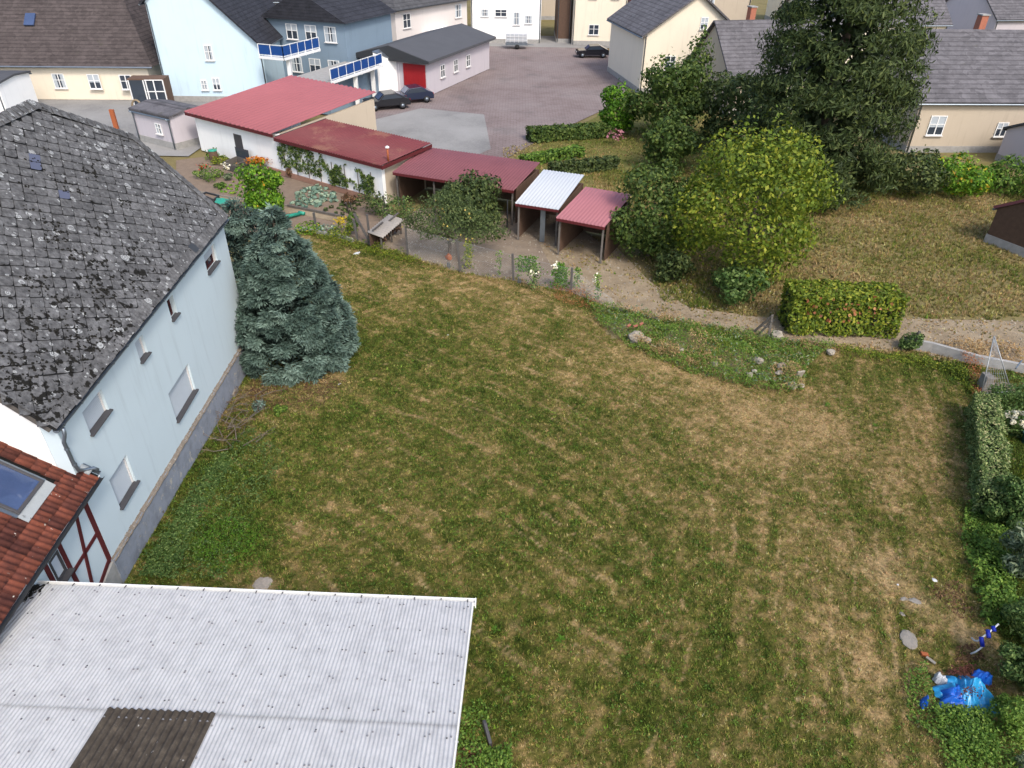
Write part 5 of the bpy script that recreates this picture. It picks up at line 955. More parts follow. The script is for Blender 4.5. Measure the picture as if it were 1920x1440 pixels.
# cut branches by the house wall
br = thing('brush_pile', gp(462, 800), 'pile of dry cut branches against the house plinth near the conifer', 'brush pile')
for i in range(34):
    a = G(random.uniform(420, 490), random.uniform(735, 850)); a[2] = fground(a[0], a[1])[0] + random.uniform(.02, .25); d = unit(np.array([random.gauss(0, 1), random.gauss(.2, 1), random.uniform(-.05, .5)])); L = random.uniform(.4, 1.1); mb = MB(); k = d + RNG.normal(0, .25, 3); pts = [a, a + d * L * .5, a + d * L * .5 + k * L * .5]; mb.tube(pts, [.017, .012, .005], 5)
    for _ in range(3): s = pts[1] + (pts[2] - pts[1]) * random.random(); mb.tube([s, s + unit(d + RNG.normal(0, .6, 3)) * L * .35], [.007, .003], 4)
    mb.build('branch', M['twig'], br)
cover('brush_twigs', [[(420, 740), (500, 730), (500, 770), (430, 850), (410, 830)]], 700, .2, .12, M['lf_brown'], 'brown twigs and withered leaves in the brush by the house', 48, asp=.12)
shrub('weed_bush', 'grey green weed in the brush pile by the house', 'weed', gp(485, 770), .3, .45, M['lf_cypress'], 350, .09, seed=49, nb=4); shrub('weed_bush', 'fresh green weed right of the brush pile', 'weed', gp(525, 775), .35, .3, M['lf_weed'], 500, .07, seed=50, nb=4)

# ------------------------------------------------------------------ kitchen garden behind the conifers
kd = unit(np.array([.885, -.465, 0])); kb = np.array([-kd[1], kd[0], 0])
flat('garden_soil', [G(*q)[:2] for q in ((330, 300), (392, 292), (545, 330), (720, 378), (735, 395), (694, 462), (640, 450), (560, 432), (470, 440), (400, 430), (330, 380))], -.02, M['soil'])
def strip_on(name, pts, wdt, hgt, m, label, cat, z=0.0):
    mb = MB()
    for p, q in zip(pts[:-1], pts[1:]): mb.beam(np.array(p) + Z3 * (hgt / 2 + z), np.array(q) + Z3 * (hgt / 2 + z), wdt, hgt)
    return put(mb, name, m, label, cat, bevel=.01)
struct(MB().prism([G(345, 355) - Z3 * .02, G(500, 380) - Z3 * .02, G(600, 396) - Z3 * .02, G(664, 414) - Z3 * .02, G(662, 424) - Z3 * .02, G(590, 407) - Z3 * .02, G(490, 391) - Z3 * .02, G(340, 366) - Z3 * .02], Z3 * .03).build('garden_path', M['sand'], None))
strip_on('kerb', [G(556, 430), G(592, 438), G(640, 448), G(662, 455)], .16, .24, M['concrete'], 'crumbling pale kerb between the kitchen garden and the field', 'kerb')
strip_on('bed_edging', [G(345, 356), G(470, 378), G(545, 388)], .07, .1, M['slab'], 'pale stone edging along the back of the garden path', 'edging')
strip_on('bed_board', [G(540, 388), G(640, 408), G(668, 422)], .12, .16, M['old_wood'], 'grey board along the front of the cabbage bed', 'board')
strip_on('garden_hose', [G(640, 413), G(660, 419), G(668, 424), G(672, 430)], .05, .05, M['sand'], 'pale hose lying at the end of the garden path', 'hose')
def plants(name, poly, rows, gap, r, m, label, cat, group=None, n=26, size=.16, jit=.08, hgt=.2):
    W = np.array([G(*p)[:2] for p in poly]); P = []; o = W.mean(0)
    for i in range(-30, 30):
        for j in range(-30, 30):
            q = o + kd[:2] * i * gap + kb[:2] * j * rows + RNG.normal(0, jit, 2); c = False; k = len(W) - 1
            for a in range(len(W)):
                if ((W[a, 1] > q[1]) != (W[k, 1] > q[1])) and q[0] < (W[k, 0] - W[a, 0]) * (q[1] - W[a, 1]) / (W[k, 1] - W[a, 1] + 1e-9) + W[a, 0]: c = not c
                k = a
            if c: P.append(q)
    protos = []
    for s in range(3):
        g = np.random.default_rng(100 + s); d = unit(g.normal(0, 1, (n, 3)) * [1, 1, .5] + [0, 0, .35]); p = d * np.array([r, r, hgt]) * g.uniform(.35, 1, (n, 1)); p[:, 2] = np.abs(p[:, 2]) + .03; v, f = leaves(p, d + Z3 * .5, size, .8, rng=g); protos.append(npmesh(name, v, f, {'tint': ('FLOAT', np.repeat(g.beta(2, 2, n), 4))}, 3)); protos[-1].materials.append(m)
    for i, q in enumerate(P):
        o = bpy.data.objects.new(name, protos[i % 3]); COL.objects.link(o); o.location = (q[0], q[1], -.02); o.rotation_euler.z = random.uniform(0, 6); k = random.uniform(.75, 1.25); o.scale = (k, k, k); tag(o, label, cat, group or label)
plants('cabbage', [(545, 372), (580, 349), (610, 352), (632, 368), (628, 380), (590, 392), (552, 388)], .55, .5, .21, M['lf_cabbage'], 'blue green cabbage in the dense bed behind the garden path', 'cabbage', 'cabbages in the dense bed', n=22, size=.22, hgt=.2)
plants('seedling', [(600, 392), (632, 378), (640, 362), (690, 378), (660, 405), (640, 404)], .62, .45, .16, M['lf_dark'], 'small dark plant in a row on bare soil right of the cabbages', 'seedling', 'dark seedlings on bare soil', n=14, size=.16)
plants('lettuce', [(408, 362), (432, 340), (468, 345), (458, 368), (452, 374)], .60, .36, .13, M['lf_bright'], 'light green lettuce in a row left of the bright sapling', 'lettuce', 'lettuces in rows', n=12, size=.14)
shrub('sapling', 'bright yellow green bushy tree in the kitchen garden', 'small tree', G(500, 405), 1.5, 3.3, M['lf_bright'], 6500, .17, seed=94, nb=17, stem=.05, asp=.75, tint=lambda p: np.clip(RNG.uniform(0, .85, len(p)) + (RNG.uniform(0, 1, len(p)) > .985) * .5 + np.clip((p[:, 0] + 14.2) * .2, 0, .3), 0, 1))
for (a, b, r, h, mt, lab, sd) in ((392, 335, 1.1, .8, 'lf_weed', 'leafy bed with red flowers beside the roof corner', 1), (412, 308, .7, .6, 'lf_yellow', 'yellow green squash plants left of the cold frame', 2), (400, 300, .7, .9, 'lf_weed', 'tall green plants by the brown shed wall', 3), (430, 338, .35, .5, 'lf_olive', 'pale flowering plant at the head of the lettuce rows', 4), (414, 352, .45, .35, 'lf_weed', 'green herb at the left end of the lettuce rows', 5),
        (585, 437, 1.0, .75, 'lf_bright', 'yellow green bean plants behind the crumbling kerb', 6), (612, 437, .7, .55, 'lf_cabbage', 'grey green leeks right of the bean plants', 7), (640, 447, .85, .9, 'lf_yellow', 'feathery yellow green dill at the garden corner', 8), (664, 440, .5, 1.5, 'lf_weed', 'tall green climber on the garden corner post', 9), (655, 385, .55, .8, 'lf_brown', 'withered brown bush at the head of the seedling bed', 10),
        (735, 407, 1.5, 1.5, 'lf_ivy', 'dark green currant bush right of the seedling bed', 11), (700, 402, 1.0, 1.5, 'lf_dark', 'dark leafy bush behind the little corrugated shelter', 12), (545, 333, .3, .7, 'lf_brown', 'dried up plant by the white shed wall', 13), (600, 342, .5, .6, 'lf_olive', 'sprawling plant against the white shed wall', 14)):
    shrub('garden_plant', lab, 'garden plant', G(a, b), r, h, M[mt], int(700 * max(.6, r * r)), .13, seed=100 + sd, nb=5)
for (a, b, mt, nn, rr, lab) in ((487, 321, 'lf_orange', 420, .8, 'orange marigolds behind the bright sapling'), (385, 333, 'lf_red', 30, .45, 'red flowers in the leafy bed by the roof corner'), (697, 362, 'lf_purple', 50, .45, 'purple flowers on top of the dark bush by the white shed'), (644, 437, 'lf_yel', 90, .4, 'yellow flower heads among the dill'), (430, 333, 'lf_white', 50, .3, 'white flowers at the head of the lettuce rows')):
    c = G(a, b); P = c + np.stack([RNG.normal(0, rr * .5, nn), RNG.normal(0, rr * .4, nn), RNG.uniform(.45, .8, nn) + (1.1 if mt == 'lf_purple' else .15)], 1); tag(foliage('blossom', P, np.tile(Z3, (nn, 1)), .13, M[mt], None, asp=.9), lab, 'flowers', None, 'stuff')
cf = thing('cold_frame', G(462, 325), 'open wooden cold frame with glass at the back of the garden', 'cold frame'); cs = [G(421, 317), G(462, 330), G(497, 321), G(446, 306)]
for i in range(4): MB().beam(cs[i] + Z3 * .25, cs[(i + 1) % 4] + Z3 * .25, .09, .5).build('side_board', M['old_wood'], cf)
MB().beam((cs[0] + cs[1]) / 2 + Z3 * .54, (cs[2] + cs[3]) / 2 + Z3 * .54, .07, .05).build('glazing_bar', M['old_wood'], cf)
MB().sheet([cs[3] + Z3 * .52, (cs[2] + cs[3]) / 2 + Z3 * .52, (cs[2] + cs[3]) / 2 + Z3 * 1.2, cs[3] + Z3 * 1.2]).build('lifted_pane', M['glass'], cf)
P = np.array([(cs[0] * a * b + cs[1] * (1 - a) * b + cs[2] * (1 - a) * (1 - b) + cs[3] * a * (1 - b)) for a, b in RNG.uniform(.1, .9, (160, 2))]) + Z3 * .18; foliage('seedlings', P, np.tile(Z3, (160, 1)), .16, M['lf_ivy'], cf)
bxp = [G(388, 368), G(412, 374), G(402, 382), G(380, 372)]; sb = thing('wooden_crate', G(396, 375), 'dark wooden seed box beside the garden path', 'seed box')
for i in range(4): MB().beam(bxp[i] + Z3 * .15, bxp[(i + 1) % 4] + Z3 * .15, .06, .3).build('side_board', M['dark_metal'], sb)
MB().sheet([p + Z3 * .18 for p in bxp]).build('soil', M['soil'], sb)
nt = []; a, b, c, d = G(408, 380), G(440, 384), G(430, 396), G(404, 388)
put(MB().add([p + Z3 * .3 for p in (a, b, c, d)] + [(a + b + c + d) / 4 + Z3 * .55], [(0, 1, 4), (1, 2, 4), (2, 3, 4), (3, 0, 4)]), 'net_cover', M['green_plastic'], 'pale green net over a bed at the roof corner', 'net')
put(MB().tube([G(520, 424) + Z3 * .08, G(540, 412) + Z3 * .22, G(562, 404) + Z3 * .1], .12, 6), 'garden_net', M['green_plastic'], 'rolled green net lying on the bare bed right of the sapling', 'net', smooth=True)
put(MB().tube([G(561, 402) + Z3 * .12, G(571, 404) + Z3 * .12], .11, 8), 'watering_can', M['green_plastic'], 'turquoise plastic can at the end of the rolled net', 'can', smooth=True)
wb = thing('rain_barrel', G(403, 303), 'brown rain barrel with green lid at the far garden corner', 'barrel'); MB().lathe(G(403, 303), [(.28, 0), (.33, .4), (.28, .8)], 14).build('barrel', M['brown_wood'], wb, True); MB().lathe(G(403, 303), [(.31, .8), (.31, .86), (0, .9)], 14).build('lid', M['green_plastic'], wb, True)
for i, ((a, b), (c, d), lab) in enumerate((((594, 437), (588, 399), 'grey fence post standing in the bean plants behind the kerb'), ((724, 404), (718, 367), 'grey post in the dark currant bush'), ((758, 395), (757, 368), 'grey post left of the apple tree in the shadow'), ((671, 452), (663, 411), 'grey post at the garden corner beside the leaning plank'))): p = G(a, b); put(MB().beam(p - Z3 * .2, Yp(c, d, p[1] - .03), .12, .12, up=(0, 1, 0)), 'garden_post', M['post'], lab, 'post', bevel=.01)
put(MB().beam(Yp(664, 400, 38.6), G(700, 466), .14, .09, up=(0, 1, 0)), 'plank', M['old_wood'], 'long grey plank leaning at the garden corner', 'plank', bevel=.01)
for q in ((648, 384), (655, 383)): put(MB().beam(G(q[0] + 8, q[1] + 22), Yp(q[0], q[1] - 4, 40.5), .06, .06, up=(0, 1, 0)), 'garden_stake', M['old_wood'], 'thin dark stake in the withered bush' if q[0] < 650 else 'second thin dark stake beside the withered bush', 'stake')

# ------------------------------------------------------------------ corrugated roofs of the sheds
def corr2(name, p, xd, ud, W_, L_, pitch, amp, m, parent, seg=6):
    p, xd, ud = np.array(p, float), unit(np.array(xd, float)), unit(np.array(ud, float)); nrm = np.cross(xd, ud); nrm = nrm if nrm[2] > 0 else -nrm; nx_ = int(W_ / pitch * seg); Pv = []
    for j in (0, 1):
        for i in range(nx_ + 1): x = W_ * i / nx_; Pv.append(p + xd * x + ud * L_ * j + nrm * amp * math.cos(2 * math.pi * x / pitch))
    q = nx_ + 1; Pv += [v - nrm * .03 for v in Pv[:q]]; F = [(i, i + 1, q + i + 1, q + i) for i in range(nx_)] + [(i + 1, i, 2 * q + i, 2 * q + i + 1) for i in range(nx_)]
    return MB().add(Pv, F).build(name, m, parent, True, norm=False)
hs = thing('shelter', G(715, 440), 'small open shelter with a pale corrugated roof at the garden corner', 'shelter'); ra, rb = Zp(690, 437, 1.0), Zp(730, 404, 1.0); rd = unit(rb - ra); rp = unit(np.cross(rd, Z3)); Lr = np.linalg.norm(rb - ra) + .1; up_ = unit(rp - Z3 * .22)
corr2('roof_sheet', ra - rp * .1, rd, up_, Lr, .95, .26, .05, M['white_metal'] if False else plain('weathered pale sheet', sc(.6, 186, 178, 168), .25, 3, .8, .2), hs)
for k in (0, 1): q = ra + rd * (.35 + k * 1.7) + up_ * (.12 + .2 * k) + Z3 * .06; MB().beam(q, q + rd * 1.3, .09, .05).build('weighting_board', M['old_wood'], hs)
for s in (.15, Lr * .5, Lr - .15):
    for o_ in (.0, .68): q = ra + rd * s + rp * o_; MB().beam(np.array([q[0], q[1], 0]), q - Z3 * (.06 + o_ * .22), .08, .08, up=(0, 1, 0)).build('post', M['old_wood'], hs)
MB().prism([ra + rp * .06 - Z3 * 1.0, ra + rp * .06 + rd * Lr - Z3 * 1.0, ra + rp * .06 + rd * Lr - Z3 * .08, ra + rp * .06 - Z3 * .08], rp * .04).build('back_boards', M['brown_wood'], hs)
for k in range(12): q = ra + rd * random.uniform(.3, Lr - .3) + rp * random.uniform(.2, .5); a = unit(np.array([random.gauss(0, 1), random.gauss(0, 1), 0])); MB().tube([np.array([q[0], q[1], random.uniform(.1, .6)]), np.array([q[0], q[1], random.uniform(.1, .6)]) + a * .45], .07, 6).build('log', M['brown_wood'], hs)

# long white shed: dark red ribbed roof in front, faded red roof behind
rs = thing('long_shed', G(600, 340) , 'long white garden shed with a dark red ribbed roof and vent pipe', 'shed')
a, b = np.array([-16.5, 49.25, 2.62]), np.array([-8.2, 43.45, 2.62]); xd = unit(b - a); bd = np.array([-xd[1], xd[0], 0]); Ls = np.linalg.norm(b - a); us = unit(bd + Z3 * .07)
for k in range(2): corr2('roof_sheet', a + xd * (Ls * k / 2) + Z3 * .004 * k, xd, us, Ls / 2, 4.75, .24, .045, M['red_corr'], rs)
MB().prism([a - bd * .02 - Z3 * .02, b - bd * .02 - Z3 * .02, b - bd * .02 - Z3 * .22, a - bd * .02 - Z3 * .22], bd * .04).build('fascia', M['maroon'], rs)
MB().prism([b + xd * .02 - Z3 * .03, b + xd * .02 + us * 4.7 - Z3 * .03, b + xd * .02 + us * 4.7 - Z3 * .25, b + xd * .02 - Z3 * .25], -xd * .05).build('verge_board', M['maroon'], rs)
MB().prism([a - xd * .03 + Z3 * .05, a - xd * .03 + us * 4.8 + Z3 * .05, a - xd * .03 + us * 4.8 - Z3 * .2, a - xd * .03 - Z3 * .2], xd * .06).build('verge_board', M['dark_metal'], rs)
w0, w1 = a + bd * .3 + xd * .0, b + bd * .3 - xd * .35
MB().prism([w0 * [1, 1, 0], w1 * [1, 1, 0], w1 * [1, 1, 0] + Z3 * 2.5, w0 * [1, 1, 0] + Z3 * 2.5], bd * .25).build('wall', M['wall_white'], rs); MB().prism([w1 * [1, 1, 0] + bd * .25, w1 * [1, 1, 0] + bd * 4, w1 * [1, 1, 0] + bd * 4 + Z3 * 2.7, w1 * [1, 1, 0] + bd * .25 + Z3 * 2.5], -xd * .25).build('end_wall', M['wall_beige'], rs)
MB().prism([w0 * [1, 1, 0] - bd * .12 - xd * 1.5, w1 * [1, 1, 0] - bd * .12, w1 * [1, 1, 0] - bd * .12 + Z3 * .32, w0 * [1, 1, 0] - bd * .12 + Z3 * .32 - xd * 1.5], bd * .118).build('base_course', M['coping'], rs)
vp = Zp(728, 300, 2.75); vent = MB().tube([vp - Z3 * .1, vp + Z3 * .75], .06, 10).build('vent_pipe', M['terracotta'], rs, True); MB().lathe(vp + Z3 * .75, [(.13, 0), (.13, .06), (0, .13)], 12).build('cowl', M['white_metal'], vent, True)
cl = []; n_ = 2600; sx = RNG.uniform(0, 1, n_); ce = .35 + .9 * fbm(np.stack([sx * 9, sx * 0], 1), 5, 3); zz = 2.45 * np.minimum(1, ce * (1.3 - sx * .55)) * RNG.uniform(.15, 1, n_) ** .7
cp = (w0 * [1, 1, 0])[None] + (w1 - w0)[None] * (sx * .93)[:, None] * [1, 1, 0] - bd * RNG.uniform(.02, .22, n_)[:, None] + Z3 * zz[:, None]; keep = fbm(np.stack([sx * 14, zz * 1.3], 1), 6, 3) > .42; cp = cp[keep & (zz > .35)]
t = thing('wall_climber', w0 * [1, 1, 0], 'green climbing fruit trained along the white shed wall', 'climbing plant'); foliage('foliage', cp, np.tile(-bd + Z3 * .4, (len(cp), 1)), .15, M['lf_tree'], t, asp=.8)
mb = MB(); [mb.tube([w0 * [1, 1, 0] + (w1 - w0) * [s, s, 0] - bd * .05, w0 * [1, 1, 0] + (w1 - w0) * [s, s, 0] - bd * .05 + Z3 * 1.9], .025, 5) for s in np.linspace(.05, .9, 8)]; tag(mb.build('stems', M['twig'], t), kind='stuff')
r2 = thing('faded_roof_shed', G(440, 260), 'wide white shed with a faded red roof left of the dark red ribbed roof', 'shed'); a2 = a - xd * 10.1 + Z3 * .22; us2 = unit(bd + Z3 * .10)
corr2('roof_sheet', a2, xd, us2, 10.0, 10.4, .5, .05, M['red_roof'], r2, 6)
MB().prism([a2 - Z3 * .03, a2 + xd * 10 - Z3 * .03, a2 + xd * 10 - Z3 * .25, a2 - Z3 * .25], bd * .04).build('fascia', M['maroon'], r2)
p, q = (a2 + bd * .4 + xd * .5) * [1, 1, 0], (a2 + bd * .4 + xd * 9.9) * [1, 1, 0]; MB().prism([p, q, q + Z3 * 2.7, p + Z3 * 2.7], bd * .3).build('wall', M['wall_white'], r2); MB().prism([p + bd * .3, p + bd * 9.5, p + bd * 9.5 + Z3 * 3.4, p + bd * .3 + Z3 * 2.7], xd * .3).build('end_wall', M['wall_white'], r2); q2 = q - xd * .25; MB().prism([q2 + bd * .3, q2 + bd * 9.5, q2 + bd * 9.5 + Z3 * 3.4, q2 + bd * .3 + Z3 * 2.7], xd * .25).build('end_wall', M['wall_beige'], r2)
q = p + xd * 4.5 - bd * .02; fr = MB().prism([q, q + xd * .9, q + xd * .9 + Z3 * 2, q + Z3 * 2], bd * .05).build('door', M['sill'], r2)
# the three open poultry sheds
def open_shed(label, A, B, z, dep, m, sl=.1, pitch=.2, wallm='brown_wood'):
    A, B = np.array([*A, z]), np.array([*B, z]); xd_ = unit(B - A); bd_ = np.array([-xd_[1], xd_[0], 0]); L = np.linalg.norm(B - A); u_ = unit(bd_ + Z3 * sl); t_ = thing('open_shed', (A + B) / 2 * [1, 1, 0], label, 'open shed'); corr2('roof_sheet', A, xd_, u_, L, dep, pitch, .02, m, t_, 4)
    for i in range(int(L / 2.2) + 1): q_ = A + xd_ * (.15 + (L - .3) * i / max(1, int(L / 2.2))) + bd_ * .2; MB().beam(q_ * [1, 1, 0], q_ - Z3 * .05, .1, .1, up=(0, 1, 0)).build('post', M['old_wood'], t_)
    e = A + bd_ * (dep - .2); MB().prism([e * [1, 1, 0], (e + xd_ * L) * [1, 1, 0], (e + xd_ * L) * [1, 1, 0] + Z3 * z, e * [1, 1, 0] + Z3 * z], bd_ * .1).build('back_wall', M[wallm], t_)
    for s_ in (.05, L - .1): e = A + xd_ * s_ + bd_ * .6; MB().prism([e * [1, 1, 0], (e + bd_ * (dep - .9)) * [1, 1, 0], (e + bd_ * (dep - .9)) * [1, 1, 0] + Z3 * z, e * [1, 1, 0] + Z3 * (z - .05)], xd_ * .05).build('side_boards', M[wallm], t_)
    MB().prism([A - Z3 * .03, B - Z3 * .03, B - Z3 * .18, A - Z3 * .18], bd_ * .05).build('fascia', M['maroon'], t_); return t_
open_shed('open shed with a long dull red roof behind the apple tree', (-7.6, 43.6), (-.1, 40.6), 2.2, 4.4, M['red_roof2']); open_shed('open shed with a pale grey metal roof between the two red roofs', (.0, 38.5), (2.4, 37.6), 2.2, 4.9, M['silver_roof']); open_shed('open shed with a pale red roof beside the dark bush', (2.2, 36.5), (4.7, 35.3), 2.15, 4.3, M['pink_roof'])
put(MB().beam(G(1016, 452), G(1016, 452) + Z3 * 2.1, .28, .28, up=(0, 1, 0)), 'pillar', M['zinc'], 'blue grey pillar in front of the pale grey metal roof', 'pillar', bevel=.01); put(MB().tube([G(951, 428), G(951, 428) + Z3 * 1.75], .04, 6), 'pole', M['dark_metal'], 'thin dark pole right of the apple tree crown', 'pole')

# ------------------------------------------------------------------ village houses
def window(parent, p, xd, w_, h_, sill=True, fm='white_metal', cross=True):
    p, xd = np.array(p, float), unit(np.array(xd, float)); nd = np.array([xd[1], -xd[0], 0]); fr = MB(); t_ = .07
    for x0, x1, z0, z1 in ((0, t_, 0, h_), (w_ - t_, w_, 0, h_), (t_, w_ - t_, 0, t_), (t_, w_ - t_, h_ - t_, h_)) + (((w_ / 2 - .04, w_ / 2 + .04, t_, h_ - t_), (t_, w_ / 2 - .04, h_ * .55, h_ * .55 + .05), (w_ / 2 + .04, w_ - t_, h_ * .55, h_ * .55 + .05)) if cross else ()): fr.prism([p + xd * x0 + Z3 * z0, p + xd * x1 + Z3 * z0, p + xd * x1 + Z3 * z1, p + xd * x0 + Z3 * z1], nd * .06)
    f_ = fr.build('window', M[fm], parent); MB().sheet([p + Z3 * 0 + nd * .02, p + xd * w_ + nd * .02, p + xd * w_ + Z3 * h_ + nd * .02, p + Z3 * h_ + nd * .02]).build('pane', M['glass'], f_)
    k_ = random.random()
    if k_ < .7:
        for a_, b_ in (((.08, .08 + w_ * random.uniform(.18, .3)), (w_ - .08 - w_ * random.uniform(.15, .3), w_ - .08)) if k_ < .45 else ((.08, w_ - .08),)): z0_ = .08 if k_ < .45 else h_ * random.uniform(.35, .6); MB().sheet([p + xd * a_ + Z3 * z0_ + nd * .03, p + xd * b_ + Z3 * z0_ + nd * .03, p + xd * b_ + Z3 * (h_ - .08) + nd * .03, p + xd * a_ + Z3 * (h_ - .08) + nd * .03]).build('curtain' if k_ < .45 else 'blind', M['shutter'], f_)
    if sill: MB().prism([p - xd * .08 - Z3 * .06, p + xd * (w_ + .08) - Z3 * .06, p + xd * (w_ + .08) - Z3 * 0, p - xd * .08], nd * .16).build('sill', M['reveal'], f_)
def building(name, label, cat, o, xd, W_, D_, hl, hr, ridge, wallm, roofm, gable=True, apex=.5, wins=(), over=.35, chim=None, fm='white_metal', th=.16):
    """box on the ground: o front-left corner, xd along the front. gable=True: the gable is on the front; else the eave is"""
    o = np.array([o[0], o[1], 0.0]); xd = unit(np.array([xd[0], xd[1], 0.0])); bd_ = np.array([-xd[1], xd[0], 0]); t_ = thing(name, o + xd * W_ / 2, label, cat); X = lambda x, y, z: o + xd * x + bd_ * y + Z3 * z
    if gable:
        MB().prism([X(0, 0, -.2), X(W_, 0, -.2), X(W_, 0, hr), X(W_ * apex, 0, ridge), X(0, 0, hl)], bd_ * D_).build('wall', M[wallm], t_)
        for (x0, z0, sg) in ((0, hl, -1), (W_, hr, 1)):
            e = unit(X(W_ * apex, 0, ridge) - X(x0, 0, z0)); a_ = X(x0, -over, z0) - e * over; b_ = X(W_ * apex, -over, ridge); n_ = np.cross(e, bd_); n_ = n_ if n_[2] > 0 else -n_
            rf = MB().prism([a_ + n_ * .02, b_ + n_ * .02, b_ + n_ * (.02 + th), a_ + n_ * (.02 + th)], bd_ * (D_ + 2 * over)).build('roof', M[roofm], t_); g0 = X(x0 + sg * over * .95, -over, z0 - over * .6); MB().tube([g0, g0 + bd_ * (D_ + 2 * over)], .07, 6).build('gutter', M['zinc'], rf)
    else:
        MB().prism([X(0, 0, -.2), X(0, D_, -.2), X(0, D_, hr), X(0, D_ * apex, ridge), X(0, 0, hl)], xd * W_).build('wall', M[wallm], t_)
        for (y0, z0, sg) in ((0, hl, -1), (D_, hr, 1)):
            e = unit(X(0, D_ * apex, ridge) - X(0, y0, z0)); a_ = X(-over, y0, z0) - e * over; b_ = X(-over, D_ * apex, ridge); n_ = np.cross(e, xd); n_ = n_ if n_[2] > 0 else -n_
            rf = MB().prism([a_ + n_ * .02, b_ + n_ * .02, b_ + n_ * (.02 + th), a_ + n_ * (.02 + th)], xd * (W_ + 2 * over)).build('roof', M[roofm], t_); g0 = X(-over, y0 + sg * over * .95, z0 - over * .6); MB().tube([g0, g0 + xd * (W_ + 2 * over)], .07, 6).build('gutter', M['zinc'], rf)
    MB().prism([X(-.04, -.04, -.2), X(W_ + .04, -.04, -.2), X(W_ + .04, -.04, .45), X(-.04, -.04, .45)], bd_ * (D_ + .08)).build('plinth', M['concrete'], t_)
    for x_, h_2 in ((.12, hl), (W_ - .12, hr if gable else hl)): MB().tube([X(x_, -.09, 0), X(x_, -.09, h_2 - .25), X(x_, -.3, h_2 - .05)], .055, 6).build('downpipe', M['zinc'], t_, True)
    if W_ > 6.5 and chim is None: cx_, cy_ = (W_ * apex + .6, D_ * .55) if gable else (W_ * .33, D_ * apex + .5); c_ = MB().obox(X(cx_, cy_, ridge + .3), .55, .7, 1.7, xd, bd_).build('chimney', M['brick_red'], t_); MB().obox(X(cx_, cy_, ridge + 1.19), .68, .83, .09, xd, bd_).build('chimney_cap', M['concrete'], c_)
    for (face, s, z, w_, h_) in wins:
        if face == 'f': window(t_, X(s, -.01, z), xd, w_, h_, fm=fm)
        elif face == 'r': window(t_, X(W_ + .01, s, z), bd_, w_, h_, fm=fm)
        else: window(t_, X(-.01, s + w_, z), -bd_, w_, h_, fm=fm)
    if chim: c = X(*chim); MB().obox(c, .5, .5, 1.4, xd, bd_).build('chimney', M['brick_red'], t_)
    return t_
dF = unit(np.array([.35, .937, 0])); dL = np.array([-dF[1], dF[0], 0])
# light blue gable house
building('house', 'light blue house with a steep gable at the top left', 'house', (-33.2, 71), (1, .03), 9.6, 13, 8.4, 4.9, 11.2, 'wall_sky', 'roof_dark', True, .32, [('f', 4.35, 3.6, .75, 1.3), ('f', 3.4, 1.0, .6, .9), ('f', 4.5, 1.0, .7, 1.1)], .4)
# brown roof house at the far left: hipped roof over a cream wall
bh = thing('house', (-42, 70, 0), 'low cream house under a big brown grey hipped roof in the top left corner', 'house'); MB().prism([(-52, 70.3, 0), (-34.6, 71.2, 0), (-34.6, 71.2, 3.1), (-52, 70.3, 3.1)], (0, 9, 0)).build('wall', M['wall_cream'], bh)
MB().add([(-53, 69.8, 3.0), (-33.9, 70.8, 3.0), (-38.6, 77.5, 9.6), (-53, 77, 9.6), (-34.2, 84, 3.0), (-53, 83.5, 3.0)], [(0, 1, 2, 3), (1, 4, 2), (4, 5, 3, 2)]).build('roof', M['roof_brown'], bh); MB().tube([(-53, 69.75, 2.95), (-33.9, 70.75, 2.95)], .08, 6).build('gutter', M['zinc'], bh)
for s in (-43.5, -40.2, -37.2): window(bh, (s, 70.75, 1.0), (1, .05, 0), 1.1, 1.3)
p = np.array([-45.6, 73.6, 6.45]); MB().obox(p, .9, 1.3, .12, (1, .05, 0), unit(np.array([-.05, .75, .67])), unit(np.array([0, -.67, .75]))).build('skylight', M['skyglass'], bh)
building('house', 'beige house with a brown side behind the low cream house', 'house', (-45.5, 86), (1, .05), 9, 10, 8.5, 8.5, 11.5, 'wall_beige', 'roof_brown', False, .5, [('f', 6.0, 5.2, 1, 1.3), ('f', 3.0, 5.2, 1, 1.3)])
building('outbuilding', 'plain white flat building at the left edge above the slate roof', 'outbuilding', (-49, 62.5), (1, .05), 5.6, 5, 2.9, 2.9, 3.1, 'wall_white', 'flat_roof', False, .5, [], .15)
building('outbuilding', 'small grey white yard building beside the faded red roof', 'outbuilding', (-30.0, 57.6), (.85, -.52), 4.6, 3.2, 2.3, 2.3, 2.6, 'wall_lilac', 'roof_grey', False, .5, [('f', 2.6, .9, .7, .8)], .15)
struct(MB().sheet([(-48, 54, -.04), (-24.6, 53.6, -.04), (-24, 72, -.04), (-48, 71.5, -.04)]).build('courtyard', M['asphalt'], None, norm=False))
